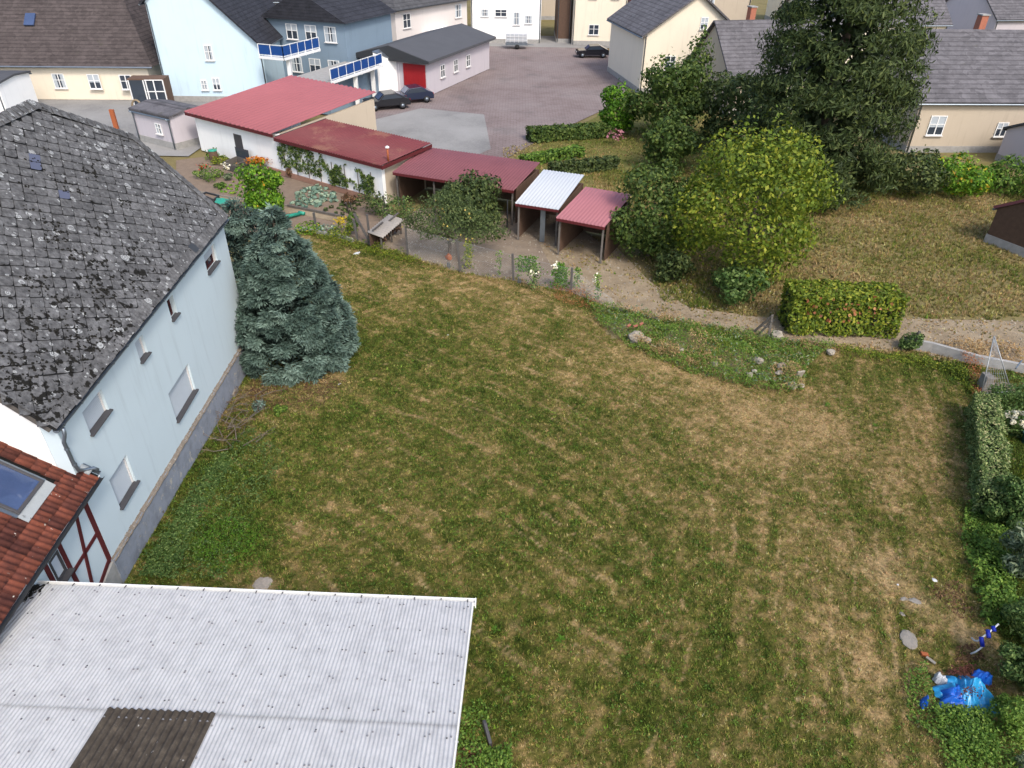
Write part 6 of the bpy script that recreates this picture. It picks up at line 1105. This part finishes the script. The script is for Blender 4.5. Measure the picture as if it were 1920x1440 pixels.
# glazed porch with wicker chair and plant
gp_ = thing('glazed_porch', (-33.7, 66.2, 0), 'glazed porch with white bars behind the slate roof hip', 'porch'); A = np.array([-34.2, 66.4, .5]); xd_ = unit(np.array([1, .12, 0])); nd_ = np.array([xd_[1], -xd_[0], 0])
MB().prism([A + xd_ * -.1 - Z3 * .5, A + xd_ * 3.0 - Z3 * .5, A + xd_ * 3.0 + Z3 * 2.3, A + xd_ * -.1 + Z3 * 2.3], -nd_ * 1.6).build('room', M['brown_wood'], gp_); MB().sheet([A + nd_ * .03, A + xd_ * 2.9 + nd_ * .03, A + xd_ * 2.9 + Z3 * 2.2 + nd_ * .03, A + Z3 * 2.2 + nd_ * .03]).build('pane', M['glass'], gp_)
for x in (0, 1.25, 1.45, 2.1, 2.9): MB().beam(A + xd_ * x + nd_ * .06, A + xd_ * x + nd_ * .06 + Z3 * 2.2, .09, .06, up=(0, 1, 0)).build('bar', M['white_metal'], gp_)
for z in (.0, 1.25, 2.2): MB().beam(A + xd_ * 1.35 + nd_ * .06 + Z3 * z, A + xd_ * 2.9 + nd_ * .06 + Z3 * z, .06, .07).build('rail', M['white_metal'], gp_)
ch = thing('garden_chair', A + nd_ * .9 + xd_ * .5 - Z3 * .5, 'round backed pale wicker chair in front of the glazed porch', 'chair'); c = A + nd_ * .9 + xd_ * .5 - Z3 * .5; MB().lathe(c, [(.28, 0), (.35, .4), (.4, .45), (.3, .48), (0, .46)], 12).build('seat', M['sand'], ch, True); MB().tube([c + xd_ * math.cos(t) * .42 + Z3 * (.5 + math.sin(t) * .75) for t in np.linspace(0, 3.14, 9)], .09, 6).build('backrest', M['sand'], ch, True)
shrub('potted_plant', 'leafy potted plant at the porch corner', 'plant', A + xd_ * 2.7 + nd_ * .6 - Z3 * .5, .45, .7, M['lf_yellow'], 300, .2, seed=131, nb=4)
put(MB().tube([A + xd_ * 3.1 + nd_ * .5 + Z3 * -.5, A + xd_ * 3.1 + nd_ * .5 + Z3 * .3], .18, 8), 'planter', M['dark_metal'], 'dark planter right of the glazed porch', 'planter'); put(MB().beam((-33.2, 60.5, 0), (-33.2, 60.5, 1.6), .35, .2, up=(0, 1, 0)), 'garden_parasol', M['terracotta'], 'folded orange parasol in the courtyard', 'parasol')
# terrace wing with the lower balcony, wing behind with the upper balcony
w2 = thing('terrace_wing', (-17, 66.5, 0), 'low blue wing carrying a roof terrace with blue railing panels', 'building wing'); q0 = np.array([-16.7, 66.6, 0]); MB().prism([q0, q0 + dF * 8.6, q0 + dF * 8.6 + Z3 * 2.75, q0 + Z3 * 2.75], dL * 3.4).build('wall', M['wall_azure'], w2)
def balcony(parent, o, runs, zf, colp):
    cur = np.array([o[0], o[1], zf], float); 
    for d, L, npn, face in runs:
        d = unit(np.array(d, float)); rl = MB(); nin = np.array([d[1], -d[0], 0]); 
        for z in (.12, 1.0): MB().beam(cur + Z3 * z, cur + d * L + Z3 * z, .05, .05).build('rail', M['white_metal'], parent)
        x = 0
        for i in range(npn + 1): p_ = cur + d * L * i / npn; MB().beam(p_ - Z3 * .28, p_ + Z3 * 1.0, .06, .06, up=(0, 1, 0)).build('baluster', M['white_metal'], parent)
        for i in range(npn): p_ = cur + d * (L * i / npn + .05); q_ = cur + d * (L * (i + 1) / npn - .05); pn = MB().prism([p_ + Z3 * .17, q_ + Z3 * .17, q_ + Z3 * .93, p_ + Z3 * .93], nin * .02).build('panel', M['blue_panel'], parent)
        MB().beam(cur - Z3 * .1, cur + d * L - Z3 * .1, .22, .2).build('edge_beam', M['white_metal'], parent); cur = cur + d * L
    for c in colp: MB().beam((c[0], c[1], 0), (c[0], c[1], zf - .1), .35, .35, up=(0, 1, 0)).build('column', M['white_metal'], parent)
bB = thing('balcony', (-15.7, 65.9, 0), 'lower balcony with dark blue panels on white columns', 'balcony'); pB = Zp(621, 153, 3.1); balcony(bB, pB, [(dF, 8.8, 7, 0)], 3.1, [G(672, 203)[:2], G(703, 187)[:2]]); e = np.array([pB[0], pB[1], 2.9]); MB().prism([e, e + dF * 8.8, e + dF * 8.8 + dL * 4.2, e + dL * 4.2], Z3 * .15).build('slab', M['concrete'], bB)
w1 = thing('house', (-18, 76, 0), 'blue and white house wing with the upper balcony', 'house'); q1 = np.array([-16.6, 75.2, 0]); MB().prism([q1, q1 + dL * 9, q1 + dL * 9 + Z3 * 6.4, q1 + Z3 * 6.4], dF * 9).build('wall', M['wall_azure'], w1); qa = q1 + Z3 * 6.4 - dF * .5 + (-dL) * .5; MB().prism([qa, qa + dL * 10, qa + dL * 10 + Z3 * 0, qa + dL * 5 + Z3 * 2.6], dF * 10).build('roof', M['roof_dark'], w1)
for s in (1.0, 3.2, 5.4): window(w1, q1 + dL * (s + 1.3) - dF * .02 + Z3 * 4.6, -dL, 1.3, 1.4); window(w1, q1 + dL * (s + 1.3) - dF * .02 + Z3 * 1.6, -dL, 1.3, 1.4)
bA = thing('balcony', (-20.8, 70, 0), 'upper corner balcony with light and dark blue panels at the top left', 'balcony'); fc = Zp(532, 109, 4.35); lc = fc + dL * 2.6; balcony(bA, lc, [(-dL, 2.6, 2, 0), (dF, 5.6, 5, 0)], 4.35, [tuple((fc + dL * .3 + dF * 1.0)[:2])]); e = np.array([fc[0], fc[1], 4.12]); MB().prism([e, e + dF * 5.6, e + dF * 5.6 + dL * 2.6, e + dL * 2.6], Z3 * .16).build('slab', M['white_metal'], bA)
# bins under the lower balcony
c = G(651, 190) + np.array([0, .4, 0]); bn = thing('rubbish_bin', c, 'black wheeled bin with a yellow lid under the lower balcony', 'bin'); MB().obox(c + Z3 * .55, 1.2, .75, 1.0, dF, dL).build('body', M['rubber'], bn, bevel=.03); MB().obox(c + Z3 * 1.09, 1.25, .8, .09, dF, dL).build('lid', M['yellow_plastic'], bn, bevel=.02)
c = G(625, 182) + np.array([0, .3, 0]); bn = thing('rubbish_bin', c, 'plain black bin left of the yellow lidded one', 'bin'); MB().obox(c + Z3 * .5, .6, .7, 1.0, dF, dL).build('body', M['rubber'], bn, bevel=.03); MB().obox(c + Z3 * 1.04, .64, .75, .07, dF, dL).build('lid', M['dark_metal'], bn, bevel=.02)
# white garage wall with sloping top, outbuilding with the red gate
w3 = thing('garage', (-13.2, 75.5, 0), 'white garage with a sloping top beside the lower balcony', 'garage'); a_ = G(706, 180); b_ = G(749, 175); MB().prism([a_, b_, b_ + Z3 * 3.0, a_ + Z3 * 4.0], dF * 5.5).build('wall', M['wall_white'], w3); MB().prism([a_ + Z3 * 4.02 - dF * .1, b_ + Z3 * 3.02 - dF * .1, b_ + Z3 * 3.1 - dF * .1, a_ + Z3 * 4.1 - dF * .1], dF * 5.7).build('roof', M['zinc'], w3); MB().beam(b_ + np.array([.15, -.1, 0]), b_ + np.array([.15, -.1, 2.8]), .1, .1, up=(0, 1, 0)).build('downpipe', M['white_metal'], w3)
b5 = thing('outbuilding', (-8, 80, 0), 'low grey roofed outbuilding with a red gate in the yard', 'outbuilding'); q5 = G(802, 181); MB().prism([q5, q5 + dF * 16, q5 + dF * 16 + Z3 * 3.1, q5 + Z3 * 3.1], dL * 7.5).build('wall', M['wall_lilac'], b5); e = q5 - dF * .6 - dL * .6 + Z3 * 3.1
MB().prism([e, e + dL * 8.6, e + dL * 8.6 + Z3 * .35, e + dL * 4.3 + Z3 * 1.4, e + Z3 * .25], dF * 17.2).build('roof', M['flat_roof'], b5); MB().prism([e - dF * .03 + Z3 * .03, e - dF * .03 + dL * 8.6 + Z3 * .03, e - dF * .03 + dL * 8.6 + Z3 * .33, e - dF * .03 + dL * 4.3 + Z3 * 1.36, e - dF * .03 + Z3 * .22], -dF * .05).build('gable_shade', M['dark_metal'], b5)  # dark board over the gable front, painted stand-in for shadow under the eaves
gt = MB().prism([q5 - dF * .04 + dL * .1, q5 - dF * .04 + dL * 2.5, q5 - dF * .04 + dL * 2.5 + Z3 * 2.9, q5 - dF * .04 + dL * .1 + Z3 * 2.9], -dF * .08).build('gate', M['red_paint'], b5)
for i in range(5): MB().beam(q5 - dF * .13 + dL * (.3 + i * .5), q5 - dF * .13 + dL * (.3 + i * .5) + Z3 * 2.9, .04, .03, up=(0, 1, 0)).build('rib', M['red_paint'], gt)
for s in (3, 6.2, 9.4): window(b5, q5 + dF * s - dL * .02 + Z3 * 1.2, dF, 1.0, 1.2)
# cream villa with the slate hip roof
vl = thing('villa', (-14, 95, 0), 'cream villa with a slate hipped roof at the top of the view', 'house'); vr = unit(np.array([.5, .866, 0])); vq = np.array([-vr[1], vr[0], 0]); c0 = Yp(740, 20, 95) * [1, 1, 0]; he = 5.35
MB().prism([c0, c0 + vr * 15.5, c0 + vr * 15.5 + Z3 * he, c0 + Z3 * he], vq * 8).build('wall', M['wall_pink'], vl); ec = c0 - vr * .6 - vq * .6 + Z3 * he
MB().add([ec, ec + vr * 16.7, ec + vr * 16.7 + vq * 9.2, ec + vq * 9.2, ec + vr * 4.6 + vq * 4.6 + Z3 * 3.6, ec + vr * 12.1 + vq * 4.6 + Z3 * 3.6], [(0, 1, 5, 4), (1, 2, 5), (2, 3, 4, 5), (3, 0, 4), (0, 3, 2, 1)]).build('roof', M['roof_slate'], vl)
for a_, b_ in ((ec, ec + vr * 16.7), (ec, ec + vq * 9.2)): MB().tube([a_ - Z3 * .02, b_ - Z3 * .02], .1, 6).build('gutter', M['dark_metal'], vl)
window(vl, c0 + vr * 1.4 - vq * .02 + Z3 * 3.2, vr, 1.5, 1.6); window(vl, c0 + vr * 12.6 - vq * .02 + Z3 * 3.3, vr, 1.5, 1.6)
pc = c0 + vq * 8.2 - vr * 1.2; MB().beam(pc, pc + Z3 * 5.1, .45, .45, up=(0, 1, 0)).build('porch_post', M['white_metal'], vl); MB().prism([pc - vr * .6 - vq * .8 + Z3 * 5.1, pc + vr * 1.6 - vq * .8 + Z3 * 5.5, pc + vr * 1.6 + vq * 3 + Z3 * 5.5, pc - vr * .6 + vq * 3 + Z3 * 5.1], Z3 * .3).build('porch_roof', M['dark_metal'], vl)
pq = c0 + vr * 5.0 - vq * 1.6; MB().prism([pq, pq + vr * 6, pq + vr * 6 + Z3 * 2.0, pq + vr * 3 + Z3 * 3.0, pq + Z3 * 2.0], vq * 1.6).build('porch', M['wall_white'], vl)
# white house, cream house, brown barn, stone house along the street
building('house', 'tall white house behind the silver trailer', 'house', Yp(884, 80, 109)[:2], (1, .0), 9.6, 11, 8.6, 8.6, 12.5, 'wall_white', 'roof_brown', False, .5, [('f', 1.4, 3.2, 1.0, .9), ('f', 3.3, 3.2, 1.6, .9), ('f', 5.8, 2.2, .9, 1.6), ('f', 7.4, 2.4, 1, 1), ('f', 1.4, 6, 1.0, 1.2), ('f', 5.6, 6, 1.0, 1.2)])
building('barn', 'narrow dark brown timber gap between the white and the cream house', 'barn', (5.4, 110), (1, 0), 1.9, 8, 7.6, 7.6, 8.5, 'brown_wood', 'roof_brown', False, .5, [], .1)
building('house', 'cream house with a white ground floor behind the black car', 'house', (7.5, 108.5), (1, 0), 7.2, 10, 8.4, 8.4, 12, 'wall_cream', 'roof_brown', False, .5, [('f', 2.0, 5.6, 1.0, 1.3), ('f', 5.0, 5.6, 1.0, 1.3), ('f', 2.2, 1.2, 1.4, 1.3)])
building('barn', 'tall brown barn right of the cream house', 'barn', (15.0, 110.5), (1, 0), 3.0, 9, 7.8, 7.8, 9.5, 'maroon', 'roof_brown', False, .5, [], .2)
building('house', 'sandstone house with a pale wall behind the cream gable', 'house', (18.4, 104), (1, .1), 12, 10, 9, 9, 12, 'wall_beige', 'roof_grey', False, .5, [('f', 2, 5.5, 1.1, 1.4), ('f', 6, 5.5, 1.1, 1.4)])
building('house', 'cream gabled house with a dark verge at the top centre right', 'house', (12.6, 78), (.985, .17), 12.2, 12, 5.5, 3.9, 9.0, 'wall_cream', 'roof_grey', True, .42, [('f', 5.6, 5.9, .8, 1.1), ('f', 2.4, 2.2, 1.1, 1.3), ('f', 6.0, 2.2, 1.1, 1.3)], .45)
building('house', 'grey roofed wing right of the cream gable, behind the shrubs', 'house', (19.6, 69.5), (.97, .24), 11, 9, 3.0, 3.0, 7.2, 'wall_beige', 'roof_grey', False, .5, [('f', 2.5, 1, 1.1, 1.2), ('f', 6, 1, 1.1, 1.2)])
building('house', 'long beige house with a low grey roof at the upper right', 'house', (31.2, 58), (.998, .06), 22, 13, 3.9, 3.9, 7.9, 'wall_beige', 'roof_grey', False, .5, [('f', 1.2, 1.3, 1.3, 1.5), ('f', 6.8, 1.2, .9, 1.1), ('f', 12, 1.2, 1.1, 1.3)])
building('outbuilding', 'small grey roofed lean-to at the right edge by the beige house', 'outbuilding', (38.5, 52.5), (.97, .24), 5, 4, 2.3, 2.3, 3.2, 'wall_lilac', 'roof_slate', False, .5, [], .2)
building('playhouse', 'reddish wooden garden hut cut by the right edge above the meadow', 'garden hut', (28.9, 36.9), (.9, .43), 3, 3, 2.0, 2.0, 2.9, 'brown_wood', 'red_roof2', False, .5, [], .15)
building('house', 'grey roofed house in the top right corner beside the street', 'house', (60, 100), (.97, .2), 14, 11, 5, 5, 9, 'wall_lilac', 'roof_grey', False, .5, [('f', 3, 2, 1.2, 1.4), ('f', 8, 2, 1.2, 1.4)])
building('house', 'brown roofed house behind the big dark conifer', 'house', (34, 88), (.98, .15), 15, 11, 5.5, 5.5, 10, 'wall_cream', 'roof_grey', False, .5, [('f', 3, 2.5, 1.2, 1.4), ('f', 8, 2.5, 1.2, 1.4)])
building('house', 'anthracite roofed house between the blue gable and the villa', 'house', (-33, 96), (.98, .15), 13, 10, 6, 6, 10.5, 'wall_lilac', 'roof_dark', False, .5, [('f', 3, 3, 1.2, 1.4), ('f', 8, 3, 1.2, 1.4)])
struct(MB().sheet([(58, 116, -.05), (150, 116, -.05), (150, 220, -.05), (58, 220, -.05)]).build('car_park', M['asphalt'], None, norm=False))
for i, (x, y, wl_, rf_) in enumerate(((-70, 130, 'wall_white', 'roof_brown'), (-48, 128, 'wall_cream', 'roof_dark'), (-24, 130, 'wall_lilac', 'roof_brown'), (-2, 134, 'wall_beige', 'roof_grey'), (22, 130, 'wall_white', 'roof_brown'), (44, 130, 'wall_cream', 'roof_dark'))): building('house', ['white house with brown roof in the far row, leftmost', 'cream house with dark roof in the far row, second from left', 'grey white house with brown roof in the far row beyond the villa', 'beige house with grey roof in the far row behind the white house', 'white house with brown roof in the far row behind the stone house', 'cream house with dark roof in the far row behind the conifer'][i], 'house', (x, y), (1, .04), 14, 11, 6, 6, 11, wl_, rf_, False, .5, [('f', 3, 2.5, 1.2, 1.4), ('f', 9, 2.5, 1.2, 1.4)])

# ------------------------------------------------------------------ cars and trailer
def car(label, p, d, m, L=4.2):
    p = np.array([p[0], p[1], -.05]); d = unit(np.array([d[0], d[1], 0.0])); s = np.array([-d[1], d[0], 0]); t_ = thing('parked_car', p, label, 'car', 'cars parked in the yard'); X = lambda x, y, z: p + d * x * L + s * y * 1.75 + Z3 * z
    prof_ = [(-.5, .35), (-.5, .75), (-.44, .85), (-.22, .92), (-.1, 1.38), (.18, 1.45), (.38, 1.05), (.46, .95), (.5, .7), (.5, .35)]; MB().prism([X(x, -.5, z) for x, z in prof_], s * 1.75).build('body', m, t_, bevel=.05)
    for sy in (-.505, .505): MB().sheet([X(-.17, sy, .95), X(.32, sy, 1.02), X(.17, sy, 1.36), X(-.08, sy, 1.32)]).build('side_window', M['glass'], t_)
    MB().sheet([X(-.225, -.42, .96), X(-.225, .42, .96), X(-.107, .38, 1.37), X(-.107, -.38, 1.37)]).build('windscreen', M['skyglass'], t_); MB().sheet([X(.375, -.42, 1.085), X(.375, .42, 1.085), X(.195, .38, 1.44), X(.195, -.38, 1.44)]).build('rear_window', M['skyglass'], t_)
    for x in (-.32, .31):
        for sy in (-1, 1): c_ = X(x, sy * .47, .31); wh = MB().tube([c_ - s * .11, c_ + s * .11], .31, 14).build('wheel', M['rubber'], t_, True); MB().tube([c_ - s * .115, c_ + s * .115], .18, 10).build('rim', M['zinc'], wh, True)
    for sy in (-.36, .36): MB().obox(X(-.497, sy, .68), .04, .3, .13, d, s).build('headlight', M['plastic_white'], t_); MB().obox(X(.497, sy, .78), .04, .25, .14, d, s).build('tail_light', M['red_paint'], t_)
    return t_
car('black car parked in front of the cream house at the top', (9.5, 99), (1, .05), M['car_black']); car('black car parked in front of the white garage wall', (-12.2, 69.8), (.9, .4), M['car_black']); car('dark blue car parked behind the black one by the red gate', (-10.2, 72.6), (.9, .4), M['car_blue'], 4.0)
tc_ = np.array([-.2, 104.5, -.05]); tr = thing('cage_trailer', tc_, 'silver cage trailer parked before the tall white house', 'trailer'); MB().obox(tc_ + Z3 * .65, 2.9, 1.5, .35).build('bed', M['zinc'], tr); cg = MB()
for x in np.linspace(-1.42, 1.42, 6):
    for y in (-.74, .74): cg.beam(tc_ + np.array([x, y, .8]), tc_ + np.array([x, y, 1.9]), .05, .05, up=(0, 1, 0))
for z in (1.1, 1.5, 1.9):
    for y in (-.74, .74): cg.beam(tc_ + np.array([-1.42, y, z]), tc_ + np.array([1.42, y, z]), .05, .05)
    for x in (-1.42, 1.42): cg.beam(tc_ + np.array([x, -.74, z]), tc_ + np.array([x, .74, z]), .05, .05)
tag(cg.build('cage', M['white_metal'], tr), kind='stuff'); MB().obox(tc_ + Z3 * 1.32, 2.7, 1.36, .9).build('load_cover', M['silver_roof'], tr)
for y in (-.8, .8): MB().tube([tc_ + np.array([.1, y - .08, .3]), tc_ + np.array([.1, y + .08, .3])], .3, 12).build('wheel', M['rubber'], tr, True)
MB().beam(tc_ + np.array([1.4, 0, .5]), tc_ + np.array([2.3, 0, .45]), .08, .08).build('drawbar', M['zinc'], tr)

# ------------------------------------------------------------------ trees and hedges beyond the fence
def tree(name, label, cat, base, r, h, lift, m, n, size, seed, nb=12, tr_=.16, tint=None, flat_=.8):
    base = np.array([base[0], base[1], 0.0]); t_ = thing(name, base, label, cat); c = base + Z3 * (lift + (h - lift) / 2); P, q = blob_pts(crown_blobs(c, r, (h - lift) * 1.15, nb, seed, flat_), n, .5, 1.1, seed=seed, rough=.4); foliage('foliage', P, q, size, m, t_, tint=(RNG.beta(2, 2, len(P)) if tint is None else tint(P)), asp=.65); trunk(t_, base, c + Z3 * .4, tr_, M['bark'], 6, seed); return t_
tree('tree', 'big yellow green tree standing beyond the rubble bank', 'tree', (11.9, 34.2), 4.1, 7.7, .1, M['lf_yellow'], 26000, .20, 141, 26, .2, lambda P: np.clip(RNG.beta(2, 2.2, len(P)), 0, 1))
tree('tree', 'dark green bushy tree left of the big yellow green tree', 'tree', (7.4, 36.6), 2.5, 5.0, .1, M['lf_tree'], 11000, .20, 142, 18, .12, lambda P: RNG.beta(2.4, 2, len(P)))
tree('tree', 'dark shrubby tree before the cream gable', 'tree', (12.0, 60), 3.2, 6.2, .1, M['lf_tree'], 9000, .28, 143, 12, .14); tree('tree', 'thin tree in front of the middle of the cream gable', 'tree', (14.8, 63), 2.0, 7.6, .6, M['lf_tree'], 3500, .28, 144, 9, .12); tree('tree', 'dark shrub mass under the grey roofed wing', 'tree', (17.5, 58), 3.6, 5.6, .0, M['lf_dark'], 9000, .30, 145, 12, .14); tree('tree', 'mid green bush in front of the dark shrubby tree', 'bush', (11.2, 52.5), 2.3, 4.0, 0, M['lf_tree'], 5000, .26, 146, 9, .1)
tree('tree', 'lime green bush at the corner of the paved yard', 'bush', (8.4, 62), 1.9, 3.9, 0, M['lf_bright'], 4000, .26, 147, 9, .1, lambda P: RNG.uniform(0, .7, len(P))); tree('tree', 'yellow green tree in the top right corner', 'tree', (64, 92), 3.6, 8.5, 1, M['lf_yellow'], 4500, .45, 148, 10, .2, lambda P: RNG.uniform(.4, 1, len(P)))
tree('tree', 'dark elder bush behind the apple tree', 'bush', (-2.6, 40.0), 2.3, 3.1, 0, M['lf_dark'], 6500, .20, 149, 10, .1)
for i, (x, y, r, h, mt, lab) in enumerate(((26.5, 47.5, 2.4, 3.0, 'lf_dark', 'dark round bush at the right foot of the big conifer'), (30.3, 48.5, 2.7, 2.0, 'lf_bright', 'low bright green bush before the beige house'), (35.0, 48.5, 2.9, 1.9, 'lf_weed', 'low green bush under the right half of the beige house'), (38.5, 48.5, 1.8, 2.8, 'lf_yellow', 'yellow bush at the right edge before the lean-to'), (19.6, 44.5, 2.0, 2.6, 'lf_dark', 'dark bush behind the right side of the yellow green tree'))): shrub('bush', lab, 'bush', (x, y, 0), r, h, M[mt], 5000, .24, seed=151 + i, nb=9)
# the big dark conifer: hanging boughs round a tall tapering stem
bc = np.array([19.8, 47.5, 0]); t = thing('conifer', bc, 'very tall dark conifer dominating the upper right', 'conifer'); g = np.random.default_rng(160); nb_ = 380; zz = g.uniform(.04, 1.0, nb_); R = np.interp(zz, [0, .1, .35, .6, .8, 1], [4.8, 5.6, 5.7, 5.1, 3.6, .5]) * g.uniform(.88, 1.05, nb_); aa = np.arange(nb_) * 2.39996; Hc = 17.0
cc = bc + np.stack([np.cos(aa) * R * .78, np.sin(aa) * R * .78, zz * Hc], 1); k = np.repeat(np.arange(nb_), 130); d = unit(g.normal(0, 1, (len(k), 3))); P = cc[k] + d * np.stack([.75 + .05 * R[k]] * 2 + [.55 + 0 * R[k]], 1) * g.uniform(.4, 1.1, (len(k), 1)); P = P[P[:, 2] > .05]
foliage('foliage', P, unit(P - (bc + Z3 * P[:, 2:3] * 1.0)), .33, M['lf_dark'], t, tint=np.clip(g.beta(2, 2.3, len(P)), 0, 1), asp=.3, droop=.5); inn = blob_pts([(bc[0], bc[1], s * Hc, np.interp(s, [0, .35, 1], [3.2, 3.2, .5]), np.interp(s, [0, .35, 1], [3.2, 3.2, .5]), 2.2) for s in np.linspace(.08, .92, 7)], 6000, .4, rng=g); foliage('inner_foliage', inn[0], inn[1], .5, M['lf_dark'], t, tint=g.uniform(0, .3, len(inn[0]))); MB().tube([bc - Z3 * .2, bc + Z3 * 8, bc + Z3 * 16.5], [.42, .3, .05], 10).build('trunk', M['bark'], t, True)
def hedge(label, p, q, wdt, h, m, n, seed, size=.15):
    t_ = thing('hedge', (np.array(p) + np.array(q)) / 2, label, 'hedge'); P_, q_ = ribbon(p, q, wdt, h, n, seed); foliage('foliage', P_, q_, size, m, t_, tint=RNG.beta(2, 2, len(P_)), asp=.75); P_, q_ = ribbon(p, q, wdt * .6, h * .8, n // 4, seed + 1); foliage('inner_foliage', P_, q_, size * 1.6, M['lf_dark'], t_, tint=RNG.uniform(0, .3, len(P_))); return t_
hedge('broad green hedge above the sandy path at the right', (12.4, 28.9, 0), (17.3, 28.7, 0), 1.7, 2.0, M['lf_yellow'], 9000, 171, .13)
P = np.array([12.4, 28.0, 1.2]) + np.stack([RNG.uniform(.3, 4.6, 60), RNG.uniform(-.15, .1, 60), RNG.normal(.2, .35, 60)], 1); tag(foliage('blossom', P, np.tile(np.array([0, -1, .6]), (60, 1)), .16, M['lf_rust'], None, asp=.9), 'orange blooms on the broad green hedge', 'flowers', None, 'stuff')
tree('tree', 'dark undergrowth beneath the big yellow green tree', 'bush', (10.9, 31.4), 1.5, 1.8, 0, M['lf_ivy'], 3500, .17, 172, 8, .06); tree('tree', 'low dark bush at the left foot of the big yellow green tree', 'bush', (8.2, 33.6), 1.2, 1.6, 0, M['lf_dark'], 2500, .17, 173, 7, .06)
hedge('green flower border between the yard and the lawn', (1.0, 59.5, 0), (8.0, 61.5, 0), 1.6, .9, M['lf_tree'], 3500, 174, .22); hedge('low bean rows on the lawn', (.4, 52.5, 0), (5.0, 55.5, 0), .9, .7, M['lf_weed'], 1800, 176, .2); hedge('dark berry row on the lawn', (2.5, 50.5, 0), (7.4, 52.5, 0), .8, .8, M['lf_dark'], 1800, 178, .2)
P = np.array([8.0, 58.5, .9]) + RNG.normal(0, .35, (70, 3)) * [1, 1, .6]; tag(foliage('blossom', P, np.tile(Z3, (70, 1)), .2, plain('pink blossom', sc(.6, 210, 140, 150), .1, 4, .8, 0), None, asp=.9), 'pink flowers beside the lime green bush', 'flowers', None, 'stuff')
# meadow tufts on the lawn and meadow so that they do not read as flat sheets
def tufts(name, lo, hi, n, L, label, drym, z, cond=None, Wd_=.03):
    q = RNG.uniform(lo, hi, (n, 2)); q = q[cond(q)] if cond else q; dr = np.clip(fbm(q * .35, 77, 4) * 1.2 - .1 + drym, 0, 1); P_ = np.concatenate([q, np.full((len(q), 1), z)], 1); grass(name, P_, dr, np.zeros(len(q)), label, 6, L, Wd_)
tufts('lawn_grass', (-1.5, 41), (18, 70), 16000, .12, 'olive grass of the lawn beyond the sheds', .05, -.05, lambda q: (q[:, 1] > 46 - q[:, 0] * .8) & (q[:, 1] < 58 + q[:, 0] * .6) & (q[:, 0] > -1))
sheds_ = lambda q: (q[:, 0] > 6.2)
def path_(q):                                                              # keep the sandy path open, with ragged edges
    lo = np.interp(q[:, 0], [4, 8.5, 12.6, 18.6, 31], [33, 30.8, 29.8, 30.1, 30.0]) + (fbm(q * .8, 91, 3) - .5) * 1.2; return (q[:, 1] > lo) & ((q[:, 0] > 7.2) | (q[:, 1] > 47)) & ~((q[:, 0] > 12) & (q[:, 0] < 17.6) & (q[:, 1] < 29.7))
tufts('meadow_grass', (5.5, 29.5), (46, 52), 60000, .15, 'rough olive grass of the meadow beyond the sandy path', .03, -.05, path_)
def edge_(q): return (np.abs(q[:, 1] - np.interp(q[:, 0], FX, FY)) < .5 * fbm(q * .9, 93, 3) + .1)
tufts('path_edge_grass', (-7, 24), (26, 37), 26000, .13, 'ragged grass along the field side of the gravel and the sandy path', .2, -.01, edge_)

def onpath_(q): return (q[:, 1] > np.interp(q[:, 0], FX, FY) + .2) & (fbm(q * 1.1, 95, 3) > .5)
tufts('path_weeds', (1.5, 25), (31, 38), 9000, .09, 'sparse weeds and straw on the sandy path', .3, -.025, onpath_)
pb_ = np.stack([RNG.uniform(-7, 30, 9000), RNG.uniform(25, 43, 9000)], 1); pb_ = pb_[(pb_[:, 1] > np.interp(pb_[:, 0], FX, FY) + .1) & (pb_[:, 1] < 43 - np.clip(pb_[:, 0] - 3, 0, 13) * 1.0)]
tag(foliage('pebbles', np.concatenate([pb_, np.full((len(pb_), 1), -.015)], 1), np.tile(Z3, (len(pb_), 1)), .09, M['stone'], None, asp=.8), 'pebbles and clods strewn on the gravel and sandy ground', 'pebbles', None, 'stuff')
